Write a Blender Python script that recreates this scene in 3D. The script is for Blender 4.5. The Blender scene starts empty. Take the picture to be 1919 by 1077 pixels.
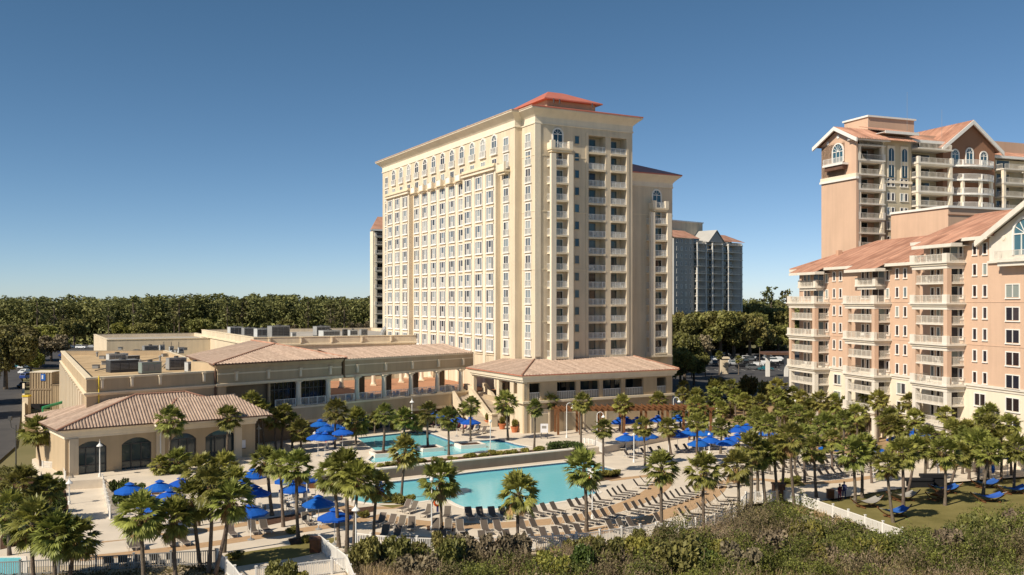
import bpy, bmesh, math, random
import numpy as np
from mathutils import Vector as V, Matrix

# ------------------------------------------------------------------ scene, camera geometry
sc = bpy.context.scene
COL = sc.collection
F, H, HX, HY = 1750.0, 21.0, 959.5, 565.0        # focal length in photo pixels, eye height, principal column, horizon row
PI = math.pi
R = math.radians

def G(px, py, z=0.0):
    """the point at height z seen at photo pixel (px, py)"""
    Y = (H - z) * F / (py - HY)
    return V(((px - HX) * Y / F, Y, z))

def D(px, py, Y):
    """the point at distance Y seen at photo pixel (px, py)"""
    return V(((px - HX) * Y / F, Y, H - (py - HY) * Y / F))

def hit(px, P, d):
    """distance along d (horizontal) from P to the vertical plane of photo column px"""
    r = (px - HX) / F
    return (r * P[1] - P[0]) / (d[0] - r * d[1])

def azv(deg):
    """unit horizontal vector, deg measured from straight ahead towards the right"""
    return V((math.sin(R(deg)), math.cos(R(deg)), 0))

# ------------------------------------------------------------------ materials
def nn(nt, t, **kw):
    n = nt.nodes.new(t)
    for k, v in kw.items():
        if k in n.inputs: n.inputs[k].default_value = v
        else: setattr(n, k, v)
    return n

def M(name, col, rough=.8, var=.12, scale=.6, spec=.3, bump=0.0, bscale=None, rand=0.0, island=0.0, col2=None, metal=0.0, trans=0.0, stretch=None, streak=0.0, detail=4):
    m = bpy.data.materials.new(name); m.use_nodes = True
    nt = m.node_tree; L = nt.links.new
    b = nt.nodes['Principled BSDF']
    b.inputs['Roughness'].default_value = rough
    b.inputs['Specular IOR Level'].default_value = spec
    b.inputs['Metallic'].default_value = metal
    geo = nn(nt, 'ShaderNodeNewGeometry')
    mp = nn(nt, 'ShaderNodeMapping')
    L(geo.outputs['Position'], mp.inputs['Vector'])
    if stretch: mp.inputs['Scale'].default_value = stretch
    no = nn(nt, 'ShaderNodeTexNoise', Scale=scale, Detail=detail, Roughness=.6)
    L(mp.outputs[0], no.inputs['Vector'])
    rmp = nn(nt, 'ShaderNodeMapRange')
    rmp.inputs[1].default_value = .3; rmp.inputs[2].default_value = .7
    L(no.outputs[0], rmp.inputs[0])
    c2 = col2 or [min(1, c * (1 + var)) for c in col]
    c1 = col if col2 else [c * (1 - var) for c in col]
    mx = nn(nt, 'ShaderNodeMix', data_type='RGBA')
    mx.inputs[6].default_value = (*c1, 1); mx.inputs[7].default_value = (*c2, 1)
    L(rmp.outputs[0], mx.inputs[0])
    out = mx.outputs[2]
    if rand or island:
        hs = nn(nt, 'ShaderNodeHueSaturation')
        L(out, hs.inputs['Color'])
        val = None
        if rand:
            oi = nn(nt, 'ShaderNodeObjectInfo')
            r1 = nn(nt, 'ShaderNodeMapRange'); r1.inputs[3].default_value = 1 - rand; r1.inputs[4].default_value = 1 + rand
            L(oi.outputs['Random'], r1.inputs[0]); val = r1.outputs[0]
            r3 = nn(nt, 'ShaderNodeMapRange'); r3.inputs[3].default_value = .5 - rand * .09; r3.inputs[4].default_value = .5 + rand * .06
            ml = nn(nt, 'ShaderNodeMath', operation='MULTIPLY'); ml.inputs[1].default_value = 7.31
            fr = nn(nt, 'ShaderNodeMath', operation='FRACT')
            L(oi.outputs['Random'], ml.inputs[0]); L(ml.outputs[0], fr.inputs[0]); L(fr.outputs[0], r3.inputs[0])
            L(r3.outputs[0], hs.inputs['Hue'])
        if island:
            r2 = nn(nt, 'ShaderNodeMapRange'); r2.inputs[3].default_value = 1 - island; r2.inputs[4].default_value = 1 + island
            L(geo.outputs['Random Per Island'], r2.inputs[0])
            if val:
                mm = nn(nt, 'ShaderNodeMath', operation='MULTIPLY'); L(val, mm.inputs[0]); L(r2.outputs[0], mm.inputs[1]); val = mm.outputs[0]
            else: val = r2.outputs[0]
        L(val, hs.inputs['Value']); out = hs.outputs['Color']
    if streak:      # weather streaks running down a wall
        mp2 = nn(nt, 'ShaderNodeMapping'); mp2.inputs['Scale'].default_value = (1, 1, .06)
        L(geo.outputs['Position'], mp2.inputs['Vector'])
        n2 = nn(nt, 'ShaderNodeTexNoise', Scale=1.1, Detail=5, Roughness=.65)
        L(mp2.outputs[0], n2.inputs['Vector'])
        r5 = nn(nt, 'ShaderNodeMapRange'); r5.inputs[1].default_value = .4; r5.inputs[2].default_value = .75; r5.inputs[3].default_value = 1; r5.inputs[4].default_value = 1 - streak
        L(n2.outputs[0], r5.inputs[0])
        mu = nn(nt, 'ShaderNodeMix', data_type='RGBA', blend_type='MULTIPLY'); mu.inputs[0].default_value = 1
        L(out, mu.inputs[6]); L(r5.outputs[0], mu.inputs[7]); out = mu.outputs[2]
    L(out, b.inputs['Base Color'])
    if bump:
        bn = nn(nt, 'ShaderNodeTexNoise', Scale=bscale or scale * 6, Detail=4)
        L(mp.outputs[0], bn.inputs['Vector'])
        bp = nn(nt, 'ShaderNodeBump', Strength=bump, Distance=.05)
        L(bn.outputs[0], bp.inputs['Height']); L(bp.outputs[0], b.inputs['Normal'])
    if trans:
        tr = nn(nt, 'ShaderNodeBsdfTranslucent'); ms = nn(nt, 'ShaderNodeMixShader'); ms.inputs[0].default_value = trans
        L(out, tr.inputs['Color']); L(b.outputs[0], ms.inputs[1]); L(tr.outputs[0], ms.inputs[2])
        L(ms.outputs[0], nt.nodes['Material Output'].inputs['Surface'])
    return m

def glass_mat(name, stops, rough=.12, rand_only=False):
    """window glass; what shows behind it (dark room, curtain) differs from pane to pane"""
    m = bpy.data.materials.new(name); m.use_nodes = True
    nt = m.node_tree; L = nt.links.new
    b = nt.nodes['Principled BSDF']; b.inputs['Roughness'].default_value = rough
    b.inputs['Specular IOR Level'].default_value = .6
    geo = nn(nt, 'ShaderNodeNewGeometry'); oi = nn(nt, 'ShaderNodeObjectInfo')
    a = nn(nt, 'ShaderNodeMath', operation='MULTIPLY_ADD'); a.inputs[1].default_value = 5.37
    L(oi.outputs['Random'], a.inputs[0]); L(geo.outputs['Random Per Island'], a.inputs[2])
    f = nn(nt, 'ShaderNodeMath', operation='FRACT'); L(a.outputs[0], f.inputs[0])
    cr = nn(nt, 'ShaderNodeValToRGB'); cr.color_ramp.interpolation = 'CONSTANT'
    el = cr.color_ramp.elements
    while len(el) < len(stops): el.new(.5)
    for e, (p, c) in zip(el, stops): e.position = p; e.color = (*c, 1)
    L(f.outputs[0], cr.inputs[0]); L(cr.outputs[0], b.inputs['Base Color'])
    return m

MAT = {}
def mats():
    m = MAT
    m['cream'] = M('cream_stucco', (.70, .585, .43), .88, .06, .25, .2, streak=.2, bump=.15, bscale=8)
    m['cream_pale'] = M('pale_stucco', (.80, .70, .55), .88, .05, .25, .2, streak=.1, bump=.15, bscale=8)
    m['trim'] = M('stucco_trim', (.76, .64, .46), .85, .05, .5, .2, streak=.1)
    m['tan'] = M('tan_stucco', (.50, .385, .25), .88, .07, .3, .2, streak=.14, bump=.15, bscale=8)
    m['wall_shaded'] = M('shade_toned_render', (.30, .255, .205), .9, .08, .3, .2, streak=.15)  # retaining wall render, its shade darkened into the colour
    m['apt_trim'] = M('apartment_trim', (.74, .68, .59), .8, .05, .6, .2, streak=.1)
    m['condo_grey'] = M('blue_grey_stucco', (.42, .405, .38), .9, .06, .3, .2)
    m['condo_rail'] = M('blue_grey_rail', (.66, .65, .62), .8, .05, .6, .2)
    m['lounger_metal'] = M('champagne_metal', (.60, .55, .48), .5, .05, 2, .4)
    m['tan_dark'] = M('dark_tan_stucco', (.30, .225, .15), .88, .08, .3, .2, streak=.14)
    m['white'] = M('white_paint', (.80, .77, .72), .6, .04, 1.5, .3)
    m['white_metal'] = M('white_metal', (.78, .77, .74), .4, .04, 2, .4)
    m['orange'] = M('peach_stucco', (.62, .425, .305), .9, .05, .2, .2, streak=.1, bump=.15, bscale=8)
    m['orange_deep'] = M('terracotta_stucco', (.60, .365, .245), .9, .05, .2, .2, streak=.1)
    m['brown_wall'] = M('brown_stucco', (.30, .16, .10), .9, .06, .3, .2)
    m['olive_wall'] = M('pale_olive_stucco', (.55, .47, .33), .9, .05, .3, .2, streak=.1)
    m['greyblue_wall'] = M('grey_stucco', (.42, .40, .37), .9, .06, .3, .2)
    m['tile'] = M('clay_roof_tile', (.36, .255, .195), .85, .3, 1.6, .2, island=.16, col2=(.53, .40, .31))
    m['tile_red'] = M('red_clay_tile', (.34, .17, .115), .85, .3, .35, .2, island=.22, col2=(.53, .295, .205))
    m['metal_red'] = M('red_metal_roof', (.54, .17, .105), .45, .1, .4, .5)
    m['flat_roof'] = M('gravel_roof', (.38, .27, .16), .95, .2, .28, .1, col2=(.64, .47, .28), bump=.5, bscale=6, detail=8)
    m['grey_roof'] = M('grey_roof', (.42, .38, .33), .95, .2, .15, .1)
    m['terracotta'] = M('terracotta_paving', (.42, .215, .125), .9, .12, .3, .2)
    m['concrete'] = M('pale_concrete', (.66, .57, .46), .9, .09, .35, .2, bump=.2, bscale=9)
    m['concrete_white'] = M('white_coping', (.78, .71, .62), .85, .06, .8, .2)
    m['paver'] = M('tan_pavers', (.44, .285, .16), .9, .16, 2.2, .2, col2=(.52, .345, .20))
    m['sand'] = M('sand', (.46, .37, .25), .95, .22, .3, .1, col2=(.58, .48, .34))
    m['mulch'] = M('brown_mulch', (.09, .05, .032), .95, .4, 3, .1)
    m['ground'] = M('rough_ground', (.13, .125, .055), .95, .4, .05, .1, col2=(.22, .19, .10))
    m['lawn'] = M('lawn_grass', (.155, .135, .045), .95, .3, .25, .1, col2=(.25, .21, .08), bump=.5, bscale=14)
    m['asphalt'] = M('asphalt', (.055, .053, .055), .9, .2, .2, .3, col2=(.085, .08, .078))
    m['paint'] = M('road_paint', (.7, .68, .6), .8, .1, 3)
    m['glass_dark'] = glass_mat('dark_glass', [(0, (.012, .016, .018)), (.4, (.025, .035, .04)), (.75, (.05, .07, .075))], .06)
    m['glass_room'] = glass_mat('room_glass', [(0, (.025, .03, .04)), (.2, (.10, .13, .16)), (.4, (.20, .245, .27)), (.58, (.32, .35, .35)), (.74, (.055, .06, .075)), (.88, (.42, .43, .41))], .15)
    m['glass_door'] = glass_mat('door_glass', [(0, (.03, .07, .08)), (.35, (.05, .10, .115)), (.6, (.015, .02, .025)), (.8, (.08, .12, .13))], .08)
    m['glass_blue'] = glass_mat('blue_glass', [(0, (.035, .10, .14)), (.5, (.06, .15, .2)), (.8, (.02, .06, .09))], .08)
    m['curtain'] = glass_mat('apartment_glass', [(0, (.025, .016, .018)), (.4, (.05, .04, .045)), (.65, (.02, .02, .03)), (.86, (.26, .29, .27)), (.94, (.14, .18, .20))], .12)
    m['bark'] = M('palm_bark', (.105, .082, .063), .95, .3, 5, .1, col2=(.19, .15, .115), bump=.8, bscale=12, rand=.15)
    m['tree_bark'] = M('tree_bark', (.14, .11, .085), .95, .3, 2, .1, bump=.6)
    m['frond'] = M('palm_frond', (.235, .24, .055), .45, .3, .8, .4, rand=.3, island=.42, trans=.3)
    m['frond_dead'] = M('dry_frond', (.30, .19, .085), .8, .3, 2, .2, rand=.1, island=.3)
    m['leaf_oak'] = M('oak_leaf', (.175, .165, .048), .6, .35, .35, .3, rand=.25, island=.4, trans=.15)
    m['leaf_pine'] = M('pine_needle', (.135, .14, .045), .6, .35, .2, .3, rand=.3, island=.4, trans=.1)
    m['leaf_light'] = M('light_leaf', (.25, .24, .05), .6, .3, .3, .3, rand=.2, island=.35, trans=.2)
    m['leaf_bare'] = M('grey_twigs', (.19, .152, .095), .8, .3, .3, .2, rand=.15, island=.35)
    m['leaf_hedge'] = M('hedge_leaf', (.08, .11, .025), .5, .3, .5, .3, rand=.15, island=.4, trans=.12)
    m['blue'] = M('blue_canvas', (.010, .105, .50), .7, .1, 1.2, .3, rand=.08, trans=.18)
    m['blue_dark'] = M('blue_fabric', (.03, .10, .36), .8, .1, 1.2, .2, rand=.1)
    m['sling'] = M('grey_mesh_sling', (.125, .10, .08), .8, .1, 3, .3, rand=.15)
    m['wood'] = M('brown_timber', (.17, .075, .032), .8, .25, 2, .2)
    m['wood_dark'] = M('dark_brown_panel', (.14, .075, .05), .7, .2, 2, .3)
    m['grey_metal'] = M('grey_metal', (.28, .28, .275), .5, .12, .8, .4, rand=.15)
    m['dark_metal'] = M('dark_metal', (.06, .06, .062), .5, .12, .8, .4)
    m['black'] = M('black_canvas', (.018, .018, .02), .8, .1, 2, .2)
    m['green_plastic'] = M('green_plastic', (.02, .24, .10), .5, .1, 1, .4)
    m['pot'] = M('clay_pot', (.50, .17, .075), .8, .12, 3, .2)
    m['rubber'] = M('tyre_rubber', (.02, .02, .02), .8, .1, 3, .2)
    m['rim'] = M('alloy_rim', (.5, .5, .5), .35, .05, 2, .5, metal=.8)
    m['skin'] = M('skin', (.45, .25, .17), .6, .06, 3, .3)
    m['cloth_dark'] = M('dark_cloth', (.03, .025, .04), .9, .1, 3, .1)
    m['cloth_maroon'] = M('maroon_cloth', (.10, .02, .03), .9, .1, 3, .1)
    m['cloth_navy'] = M('navy_cloth', (.035, .04, .12), .9, .1, 3, .1)
    m['cloth_white'] = M('white_cloth', (.75, .73, .7), .9, .05, 3, .1)
    m['cloth_pink'] = M('pink_cloth', (.6, .3, .3), .9, .05, 3, .1)
    m['cloth_grey'] = M('grey_cloth', (.3, .28, .25), .9, .05, 3, .1)
    m['hair'] = M('dark_hair', (.03, .02, .015), .7, .1, 5, .3)
    m['orange_red'] = M('orange_float', (.75, .13, .04), .5, .05, 2, .3)
    m['sign_white'] = M('sign_face', (.75, .74, .76), .6, .04, 2)
    m['yellow'] = M('yellow_paint', (.75, .55, .05), .6, .1, 2)
    m['blue_sign'] = M('blue_sign', (.02, .12, .45), .5, .05, 2)
    for nme, c in [('car_white', (.8, .8, .79)), ('car_black', (.015, .015, .018)), ('car_silver', (.42, .43, .44)), ('car_red', (.30, .02, .025)), ('car_blue', (.02, .05, .22)), ('car_grey', (.13, .135, .14)), ('car_teal', (.03, .16, .20)), ('car_tan', (.38, .32, .22))]:
        m[nme] = M(nme + '_paint', c, .25, .03, 1, .6)
    # pool water: turquoise body, glossy rippled surface
    w = bpy.data.materials.new('pool_water'); w.use_nodes = True
    nt = w.node_tree; L = nt.links.new; b = nt.nodes['Principled BSDF']
    geo = nn(nt, 'ShaderNodeNewGeometry'); no = nn(nt, 'ShaderNodeTexNoise', Scale=.07, Detail=2)
    L(geo.outputs['Position'], no.inputs['Vector'])
    mx = nn(nt, 'ShaderNodeMix', data_type='RGBA'); mx.inputs[6].default_value = (.16, .57, .66, 1); mx.inputs[7].default_value = (.22, .64, .70, 1)
    L(no.outputs[0], mx.inputs[0]); L(mx.outputs[2], b.inputs['Base Color'])
    b.inputs['Roughness'].default_value = .06; b.inputs['Specular IOR Level'].default_value = .35
    n2 = nn(nt, 'ShaderNodeTexNoise', Scale=2.2, Detail=3); L(geo.outputs['Position'], n2.inputs['Vector'])
    bp = nn(nt, 'ShaderNodeBump', Strength=.3, Distance=.06); L(n2.outputs[0], bp.inputs['Height']); L(bp.outputs[0], b.inputs['Normal'])
    m['water'] = w
mats()

# ------------------------------------------------------------------ mesh builder
class MB:
    def __init__(s, fr=None):
        s.v = []; s.f = []; s.mi = []; s.mats = []; s.fr = fr
    def m(s, name):
        if name not in s.mats: s.mats.append(name)
        return s.mats.index(name)
    def add(s, vs, fs, mat):
        o = len(s.v); k = s.m(mat)
        s.v += [tuple(s.fr @ V(p)) if s.fr else tuple(p) for p in vs]
        for f in fs: s.f.append([o + i for i in f]); s.mi.append(k)
    def box(s, x0, x1, y0, y1, z0, z1, mat):
        if x0 > x1: x0, x1 = x1, x0
        if y0 > y1: y0, y1 = y1, y0
        if z0 > z1: z0, z1 = z1, z0
        vs = [(x0,y0,z0),(x1,y0,z0),(x1,y1,z0),(x0,y1,z0),(x0,y0,z1),(x1,y0,z1),(x1,y1,z1),(x0,y1,z1)]
        s.add(vs, [(3,2,1,0),(4,5,6,7),(0,1,5,4),(1,2,6,5),(2,3,7,6),(3,0,4,7)], mat)
    def prism(s, poly, z0, z1, mat, top=None, bottom=False):
        poly = [(p[0], p[1]) for p in poly]
        a = sum(poly[i][0]*poly[(i+1)%len(poly)][1]-poly[(i+1)%len(poly)][0]*poly[i][1] for i in range(len(poly)))
        if a < 0: poly = poly[::-1]
        n = len(poly)
        vs = [(p[0],p[1],z0) for p in poly] + [(p[0],p[1],z1) for p in poly]
        s.add(vs, [(i,(i+1)%n,n+(i+1)%n,n+i) for i in range(n)], mat)
        s.add(vs[n:], [tuple(range(n))], top or mat)
        if bottom: s.add(vs[:n], [tuple(range(n))[::-1]], mat)
    def face(s, pts, mat): s.add(pts, [tuple(range(len(pts)))], mat)
    def tube(s, p0, p1, r0, r1, mat, n=8, cap=True):
        p0, p1 = V(p0), V(p1); d = (p1-p0).normalized()
        a = d.orthogonal().normalized(); b = d.cross(a)
        vs = []
        for p, r in ((p0,r0),(p1,r1)):
            for i in range(n):
                t = 2*PI*i/n; vs.append(p + (a*math.cos(t)+b*math.sin(t))*r)
        fs = [(i,(i+1)%n,n+(i+1)%n,n+i) for i in range(n)]
        if cap: fs += [tuple(range(n))[::-1], tuple(range(n,2*n))]
        s.add(vs, fs, mat)
    def path(s, pts, r, mat, n=6):
        for a, b in zip(pts, pts[1:]): s.tube(a, b, r, r, mat, n)
    def lathe(s, prof, mat, n=12, c=(0,0)):
        vs = []
        for r, z in prof:
            for i in range(n): vs.append((c[0]+r*math.cos(2*PI*i/n), c[1]+r*math.sin(2*PI*i/n), z))
        fs = []
        for k in range(len(prof)-1):
            for i in range(n): fs.append((k*n+i, k*n+(i+1)%n, (k+1)*n+(i+1)%n, (k+1)*n+i))
        s.add(vs, fs, mat)
    def mesh(s, name, smooth=False):
        me = bpy.data.meshes.new(name); me.from_pydata(s.v, [], s.f)
        for k in s.mats: me.materials.append(MAT[k])
        me.polygons.foreach_set('material_index', s.mi)
        if smooth: me.polygons.foreach_set('use_smooth', [True]*len(s.f))
        me.update(); return me
    def obj(s, name, parent=None, loc=(0,0,0), rz=0, smooth=False):
        return inst(s.mesh(name, smooth), name, parent, loc, rz)

def inst(me, name, parent=None, loc=(0,0,0), rz=0, scale=None):
    """link an object; loc is in world space (things have unrotated, unscaled roots)"""
    o = bpy.data.objects.new(name, me); COL.objects.link(o)
    loc = V(loc)
    if parent:
        o.parent = parent
        p = parent
        while p: loc = loc - p.location; p = p.parent
    o.location = loc; o.rotation_euler = (0,0,rz)
    if scale: o.scale = scale
    return o

def tag(o, label=None, cat=None, group=None, kind=None):
    if label: o['label'] = label
    if cat: o['category'] = cat
    if group: o['group'] = group
    if kind: o['kind'] = kind
    return o

def thing(name, label, cat, loc=(0,0,0), group=None):
    o = bpy.data.objects.new(name, None); COL.objects.link(o)
    o.location = loc; o.empty_display_size = .3
    return tag(o, label, cat, group)

def copy_tree(o, loc, rz=None, label=None, group=None):
    """copy a thing with copies of its parts and sub-parts (mesh data shared)"""
    def cp(src, par):
        c = src.copy(); COL.objects.link(c)
        if par: c.parent = par
        for ch in src.children: cp(ch, c)
        return c
    c = cp(o, None); c.location = loc
    if rz is not None: c.rotation_euler = (0,0,rz)
    if label: c['label'] = label
    if group: c['group'] = group
    return c

ORD = ['first','second','third','fourth','fifth','sixth','seventh','eighth','ninth','tenth','eleventh','twelfth','thirteenth','fourteenth','fifteenth','sixteenth','seventeenth','eighteenth','nineteenth','twentieth']
def ordw(i):
    if i < 20: return ORD[i]
    t = ['twenty','thirty','forty','fifty','sixty','seventy','eighty','ninety'][(i+1)//10-2]; k = (i+1) % 10
    return (t + '-' + ORD[k-1]) if k else t[:-1]+'ieth'

def frame(origin, d):
    """local axes: x along d, y = d turned 90 deg counter-clockwise (into the wall when d runs left to right seen from outside)"""
    return math.atan2(d[1], d[0])

def quads(name, verts, matname, smooth=False):
    """one mesh of loose quads from an (N*4,3) array"""
    n = len(verts)//4
    me = bpy.data.meshes.new(name)
    me.vertices.add(n*4); me.vertices.foreach_set('co', np.asarray(verts, dtype=np.float32).ravel())
    me.loops.add(n*4); me.loops.foreach_set('vertex_index', np.arange(n*4, dtype=np.int32))
    me.polygons.add(n); me.polygons.foreach_set('loop_start', np.arange(0, n*4, 4, dtype=np.int32))
    me.polygons.foreach_set('loop_total', np.full(n, 4, dtype=np.int32))
    me.materials.append(MAT[matname]); me.update(calc_edges=True); return me

def roof_face(mb, pts, mat, pitch=.5, r=.09, ribs=True, rmat=None):
    """planar tiled roof slope; pts start with the two eave corners. Ribs of half-round tiles run up the slope."""
    pts = [V(p) for p in pts]
    mb.face(pts, mat)
    if not ribs: return
    e = (pts[1]-pts[0]); e.z = 0; e.normalize()
    n = (pts[1]-pts[0]).cross(pts[2]-pts[0]).normalized()
    if n.z < 0: n = -n
    up = n.cross(e).normalized()
    if up.z < 0: up = -up
    P0 = pts[0]
    q = [((p-P0).dot(e), (p-P0).dot(up)) for p in pts]
    x0, x1 = min(a[0] for a in q), max(a[0] for a in q)
    k = int((x1-x0)/pitch)
    for i in range(k):
        x = x0 + (i+.5)*pitch
        ys = []
        for (ax,ay),(bx,by) in zip(q, q[1:]+q[:1]):
            if (ax-x)*(bx-x) < 0: ys.append(ay+(by-ay)*(x-ax)/(bx-ax))
        if len(ys) < 2: continue
        y0, y1 = min(ys), max(ys)
        if y1-y0 < .3: continue
        a, b = P0+e*x+up*y0, P0+e*x+up*y1
        w = pitch*.3
        mb.add([a-e*w+n*.004, a-e*w*.5+n*r, a+e*w*.5+n*r, a+e*w+n*.004, b-e*w+n*.004, b-e*w*.5+n*r, b+e*w*.5+n*r, b+e*w+n*.004],
               [(0,1,5,4),(1,2,6,5),(2,3,7,6),(0,3,2,1)], rmat or mat)

def offset_poly(poly, d):
    """offset a simple polygon outwards by d"""
    poly = [V((p[0],p[1],0)) for p in poly]
    a = sum(poly[i].x*poly[(i+1)%len(poly)].y-poly[(i+1)%len(poly)].x*poly[i].y for i in range(len(poly)))
    if a < 0: poly = poly[::-1]
    out = []
    n = len(poly)
    for i in range(n):
        p0, p1, p2 = poly[i-1], poly[i], poly[(i+1)%n]
        d1 = (p1-p0).normalized(); d2 = (p2-p1).normalized()
        n1 = V((d1.y,-d1.x,0)); n2 = V((d2.y,-d2.x,0))
        k = 1+n1.dot(n2)
        out.append(p1+(n1+n2)*(d/max(k,.2)))
    return out

def loft(mb, poly, prof, mat, capmat=None, cap=True):
    """stack of offset outlines: prof = [(offset, z), ...]"""
    rings = []
    for off, z in prof:
        rings.append([(p.x,p.y,z) for p in offset_poly(poly, off)])
    n = len(rings[0])
    vs = [p for r in rings for p in r]
    fs = [(k*n+i,k*n+(i+1)%n,(k+1)*n+(i+1)%n,(k+1)*n+i) for k in range(len(prof)-1) for i in range(n)]
    mb.add(vs, fs, mat)
    if cap: mb.add(rings[-1], [tuple(range(n))], capmat or mat)
# ------------------------------------------------------------------ hotel tower
AZ = 28.0
U = V((-math.sin(R(AZ)), math.cos(R(AZ)), 0))      # along the sunlit front, away from the eye
W = V((math.cos(R(AZ)), math.sin(R(AZ)), 0))       # along the end wall, away to the right
C0 = V((3.842, 154.55, 0))                          # foot of the near corner
FH = 2.9
ZF = lambda k: 20.46 + FH*k                         # floor level of storey k (-3 .. 9)
RZW, RZU = math.atan2(W.y, W.x), math.atan2(-U.y, -U.x)

def TP(s, q, z=0): return C0 + W*s + U*q + V((0,0,z))
def sub(me, name, par):
    o = bpy.data.objects.new(name, me); COL.objects.link(o); o.parent = par; return o

def railing(mb, x0, x1, y, z0, h=1.05, mat='white_metal', step=.16, post=.05):
    mb.box(x0, x1, y-.03, y+.03, z0+h-.06, z0+h, mat)
    mb.box(x0, x1, y-.02, y+.02, z0+.08, z0+.13, mat)
    n = max(1, int((x1-x0)/step))
    for i in range(n+1):
        x = x0 + (x1-x0)*i/n
        w = post if i % 7 == 0 or i == n else .018
        mb.box(x-w, x+w, y-.018, y+.018, z0, z0+h-.05, mat)
def railing_y(mb, x, y0, y1, z0, h=1.05, mat='white_metal', step=.16):
    mb.box(x-.03, x+.03, y0, y1, z0+h-.06, z0+h, mat); mb.box(x-.02, x+.02, y0, y1, z0+.08, z0+.13, mat)
    n = max(1, int((y1-y0)/step))
    for i in range(n+1):
        y = y0+(y1-y0)*i/n; mb.box(x-.018, x+.018, y-.018, y+.018, z0, z0+h-.05, mat)

# window meshes: x centred, z from the sill, y=0 at the wall face, outside is -y
def win_grid():
    g = MB()
    w, h = 1.3, 2.2
    for a, b in ((-w,-.62),(-.5,.5),(.62,w)): g.box(a+.04, b-.04, -.045, .0, .08, h-.08, 'glass_room')
    f = 'white'
    g.box(-w-.12,-w+.03,-.16,0,-.05,h+.1,f); g.box(w-.03,w+.12,-.16,0,-.05,h+.1,f); g.box(-w+.03,w-.03,-.16,0,h-.06,h+.1,f)
    g.box(-w-.2,w+.2,-.26,0,-.17,-.05,f); g.box(-w+.03,w-.03,-.14,0,-.05,.1,f)
    for x in (-.56,.56): g.box(x-.07,x+.07,-.13,-.0,.1,h-.06,f)
    g.box(-.5,.5,-.1,-.05,.95,1.02,f)
    for i in range(9): x=-.44+i*.11; g.box(x-.022,x+.022,-.1,-.06,.1,.95,f)
    return g.mesh('tower_window')
def win_juliet():
    g = MB(); w, h = .85, 2.3; f = 'white'
    for a, b in ((-w,-.03),(.03,w)): g.box(a+.05,b-.05,-.045,0,.08,h-.08,'glass_room')
    g.box(-w-.14,-w+.05,-.14,0,-.05,h+.12,f); g.box(w-.05,w+.14,-.14,0,-.05,h+.12,f); g.box(-w+.05,w-.05,-.14,0,h-.08,h+.12,f); g.box(-.05,.05,-.12,0,0,h-.08,f)
    g.box(-w-.3,w+.3,-.24,0,-.22,-.06,f)
    railing(g,-w-.1,w+.1,-.19,-.06,1.05,f,.16)
    return g.mesh('tower_window')
def arch_pts(w, h, n=10):
    return [(-w,0)] + [(-w*math.cos(PI*i/n), h+w*math.sin(PI*i/n)) for i in range(n+1)] + [(w,0)]
def arch_panel(g, w, h, y0, y1, mat, n=10):
    p = arch_pts(w, h, n); k = len(p)
    vs = [(a,y0,b) for a,b in p]+[(a,y1,b) for a,b in p]
    g.add(vs, [tuple(range(k))[::-1]]+[(i,(i+1)%k,k+(i+1)%k,k+i) for i in range(k)], mat)
def arch_trim(g, w0, w1, h, y0, mat, n=10):
    a, b = arch_pts(w0,h,n), arch_pts(w1,h,n); k = len(a)
    vs = [(x,y0,z) for x,z in a]+[(x,y0,z) for x,z in b]+[(x,0,z) for x,z in b]+[(x,0,z) for x,z in a]
    fs = []
    for i in range(k-1): fs += [(i,i+1,k+i+1,k+i),(k+i,k+i+1,2*k+i+1,2*k+i),(3*k+i,3*k+i+1,i+1,i)]
    g.add(vs, fs, mat)
def win_arch(box=False, w=.95, h=2.3):
    g = MB(); f='white'
    arch_panel(g, w, h, -.04, 0, 'glass_room' if not box else 'glass_blue')
    arch_trim(g, w-.04, w+.2, h, -.16, f)
    g.box(-w,w,-.1,-.045,h-.06,h+.06,f); g.box(-.05,.05,-.1,-.045,0,h-.06,f)
    for t in (45,90,135):
        c,s_ = math.cos(R(t)), math.sin(R(t)); g.tube((0,-.07,h),(c*w*.95,-.07,h+s_*w*.95),.035,.035,f,4,False)
    if not box:
        g.box(-w-.3,w+.3,-.36,0,-.25,-.06,f)
        railing(g,-w-.22,w+.22,-.3,-.06,1.1,f,.15); railing_y(g,-w-.22,-.27,-.02,-.06,1.1,f,.13); railing_y(g,w+.22,-.27,-.02,-.06,1.1,f,.13)
    return g.mesh('arched_window')
def win_small():
    g = MB(); w,h=.4,1.25
    g.box(-w,w,-.03,.02,0,h,'glass_blue')
    g.box(-w-.08,-w,-.07,0,-.06,h+.08,'olive_wall'); g.box(w,w+.08,-.07,0,-.06,h+.08,'olive_wall'); g.box(-w,w,-.07,0,h,h+.08,'olive_wall'); g.box(-w-.12,w+.12,-.12,0,-.14,-.06,'olive_wall')
    return g.mesh('small_window')
def win_band():
    g = MB(); w,h=.8,1.5; f='white'
    g.box(-w,w,-.04,0,0,h,'glass_room'); g.box(-w-.1,-w,-.12,0,0,h+.1,f); g.box(w,w+.1,-.12,0,0,h+.1,f); g.box(-w,w,-.12,0,h,h+.1,f); g.box(-.05,.05,-.1,-.045,0,h,f); g.box(-w-.15,w+.15,-.18,0,-.12,0,f)
    return g.mesh('tower_window')
WM = dict(grid=win_grid(), juliet=win_juliet(), arch=win_arch(), archbox=win_arch(True,.9,2.2), small=win_small(), band=win_band())

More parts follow.
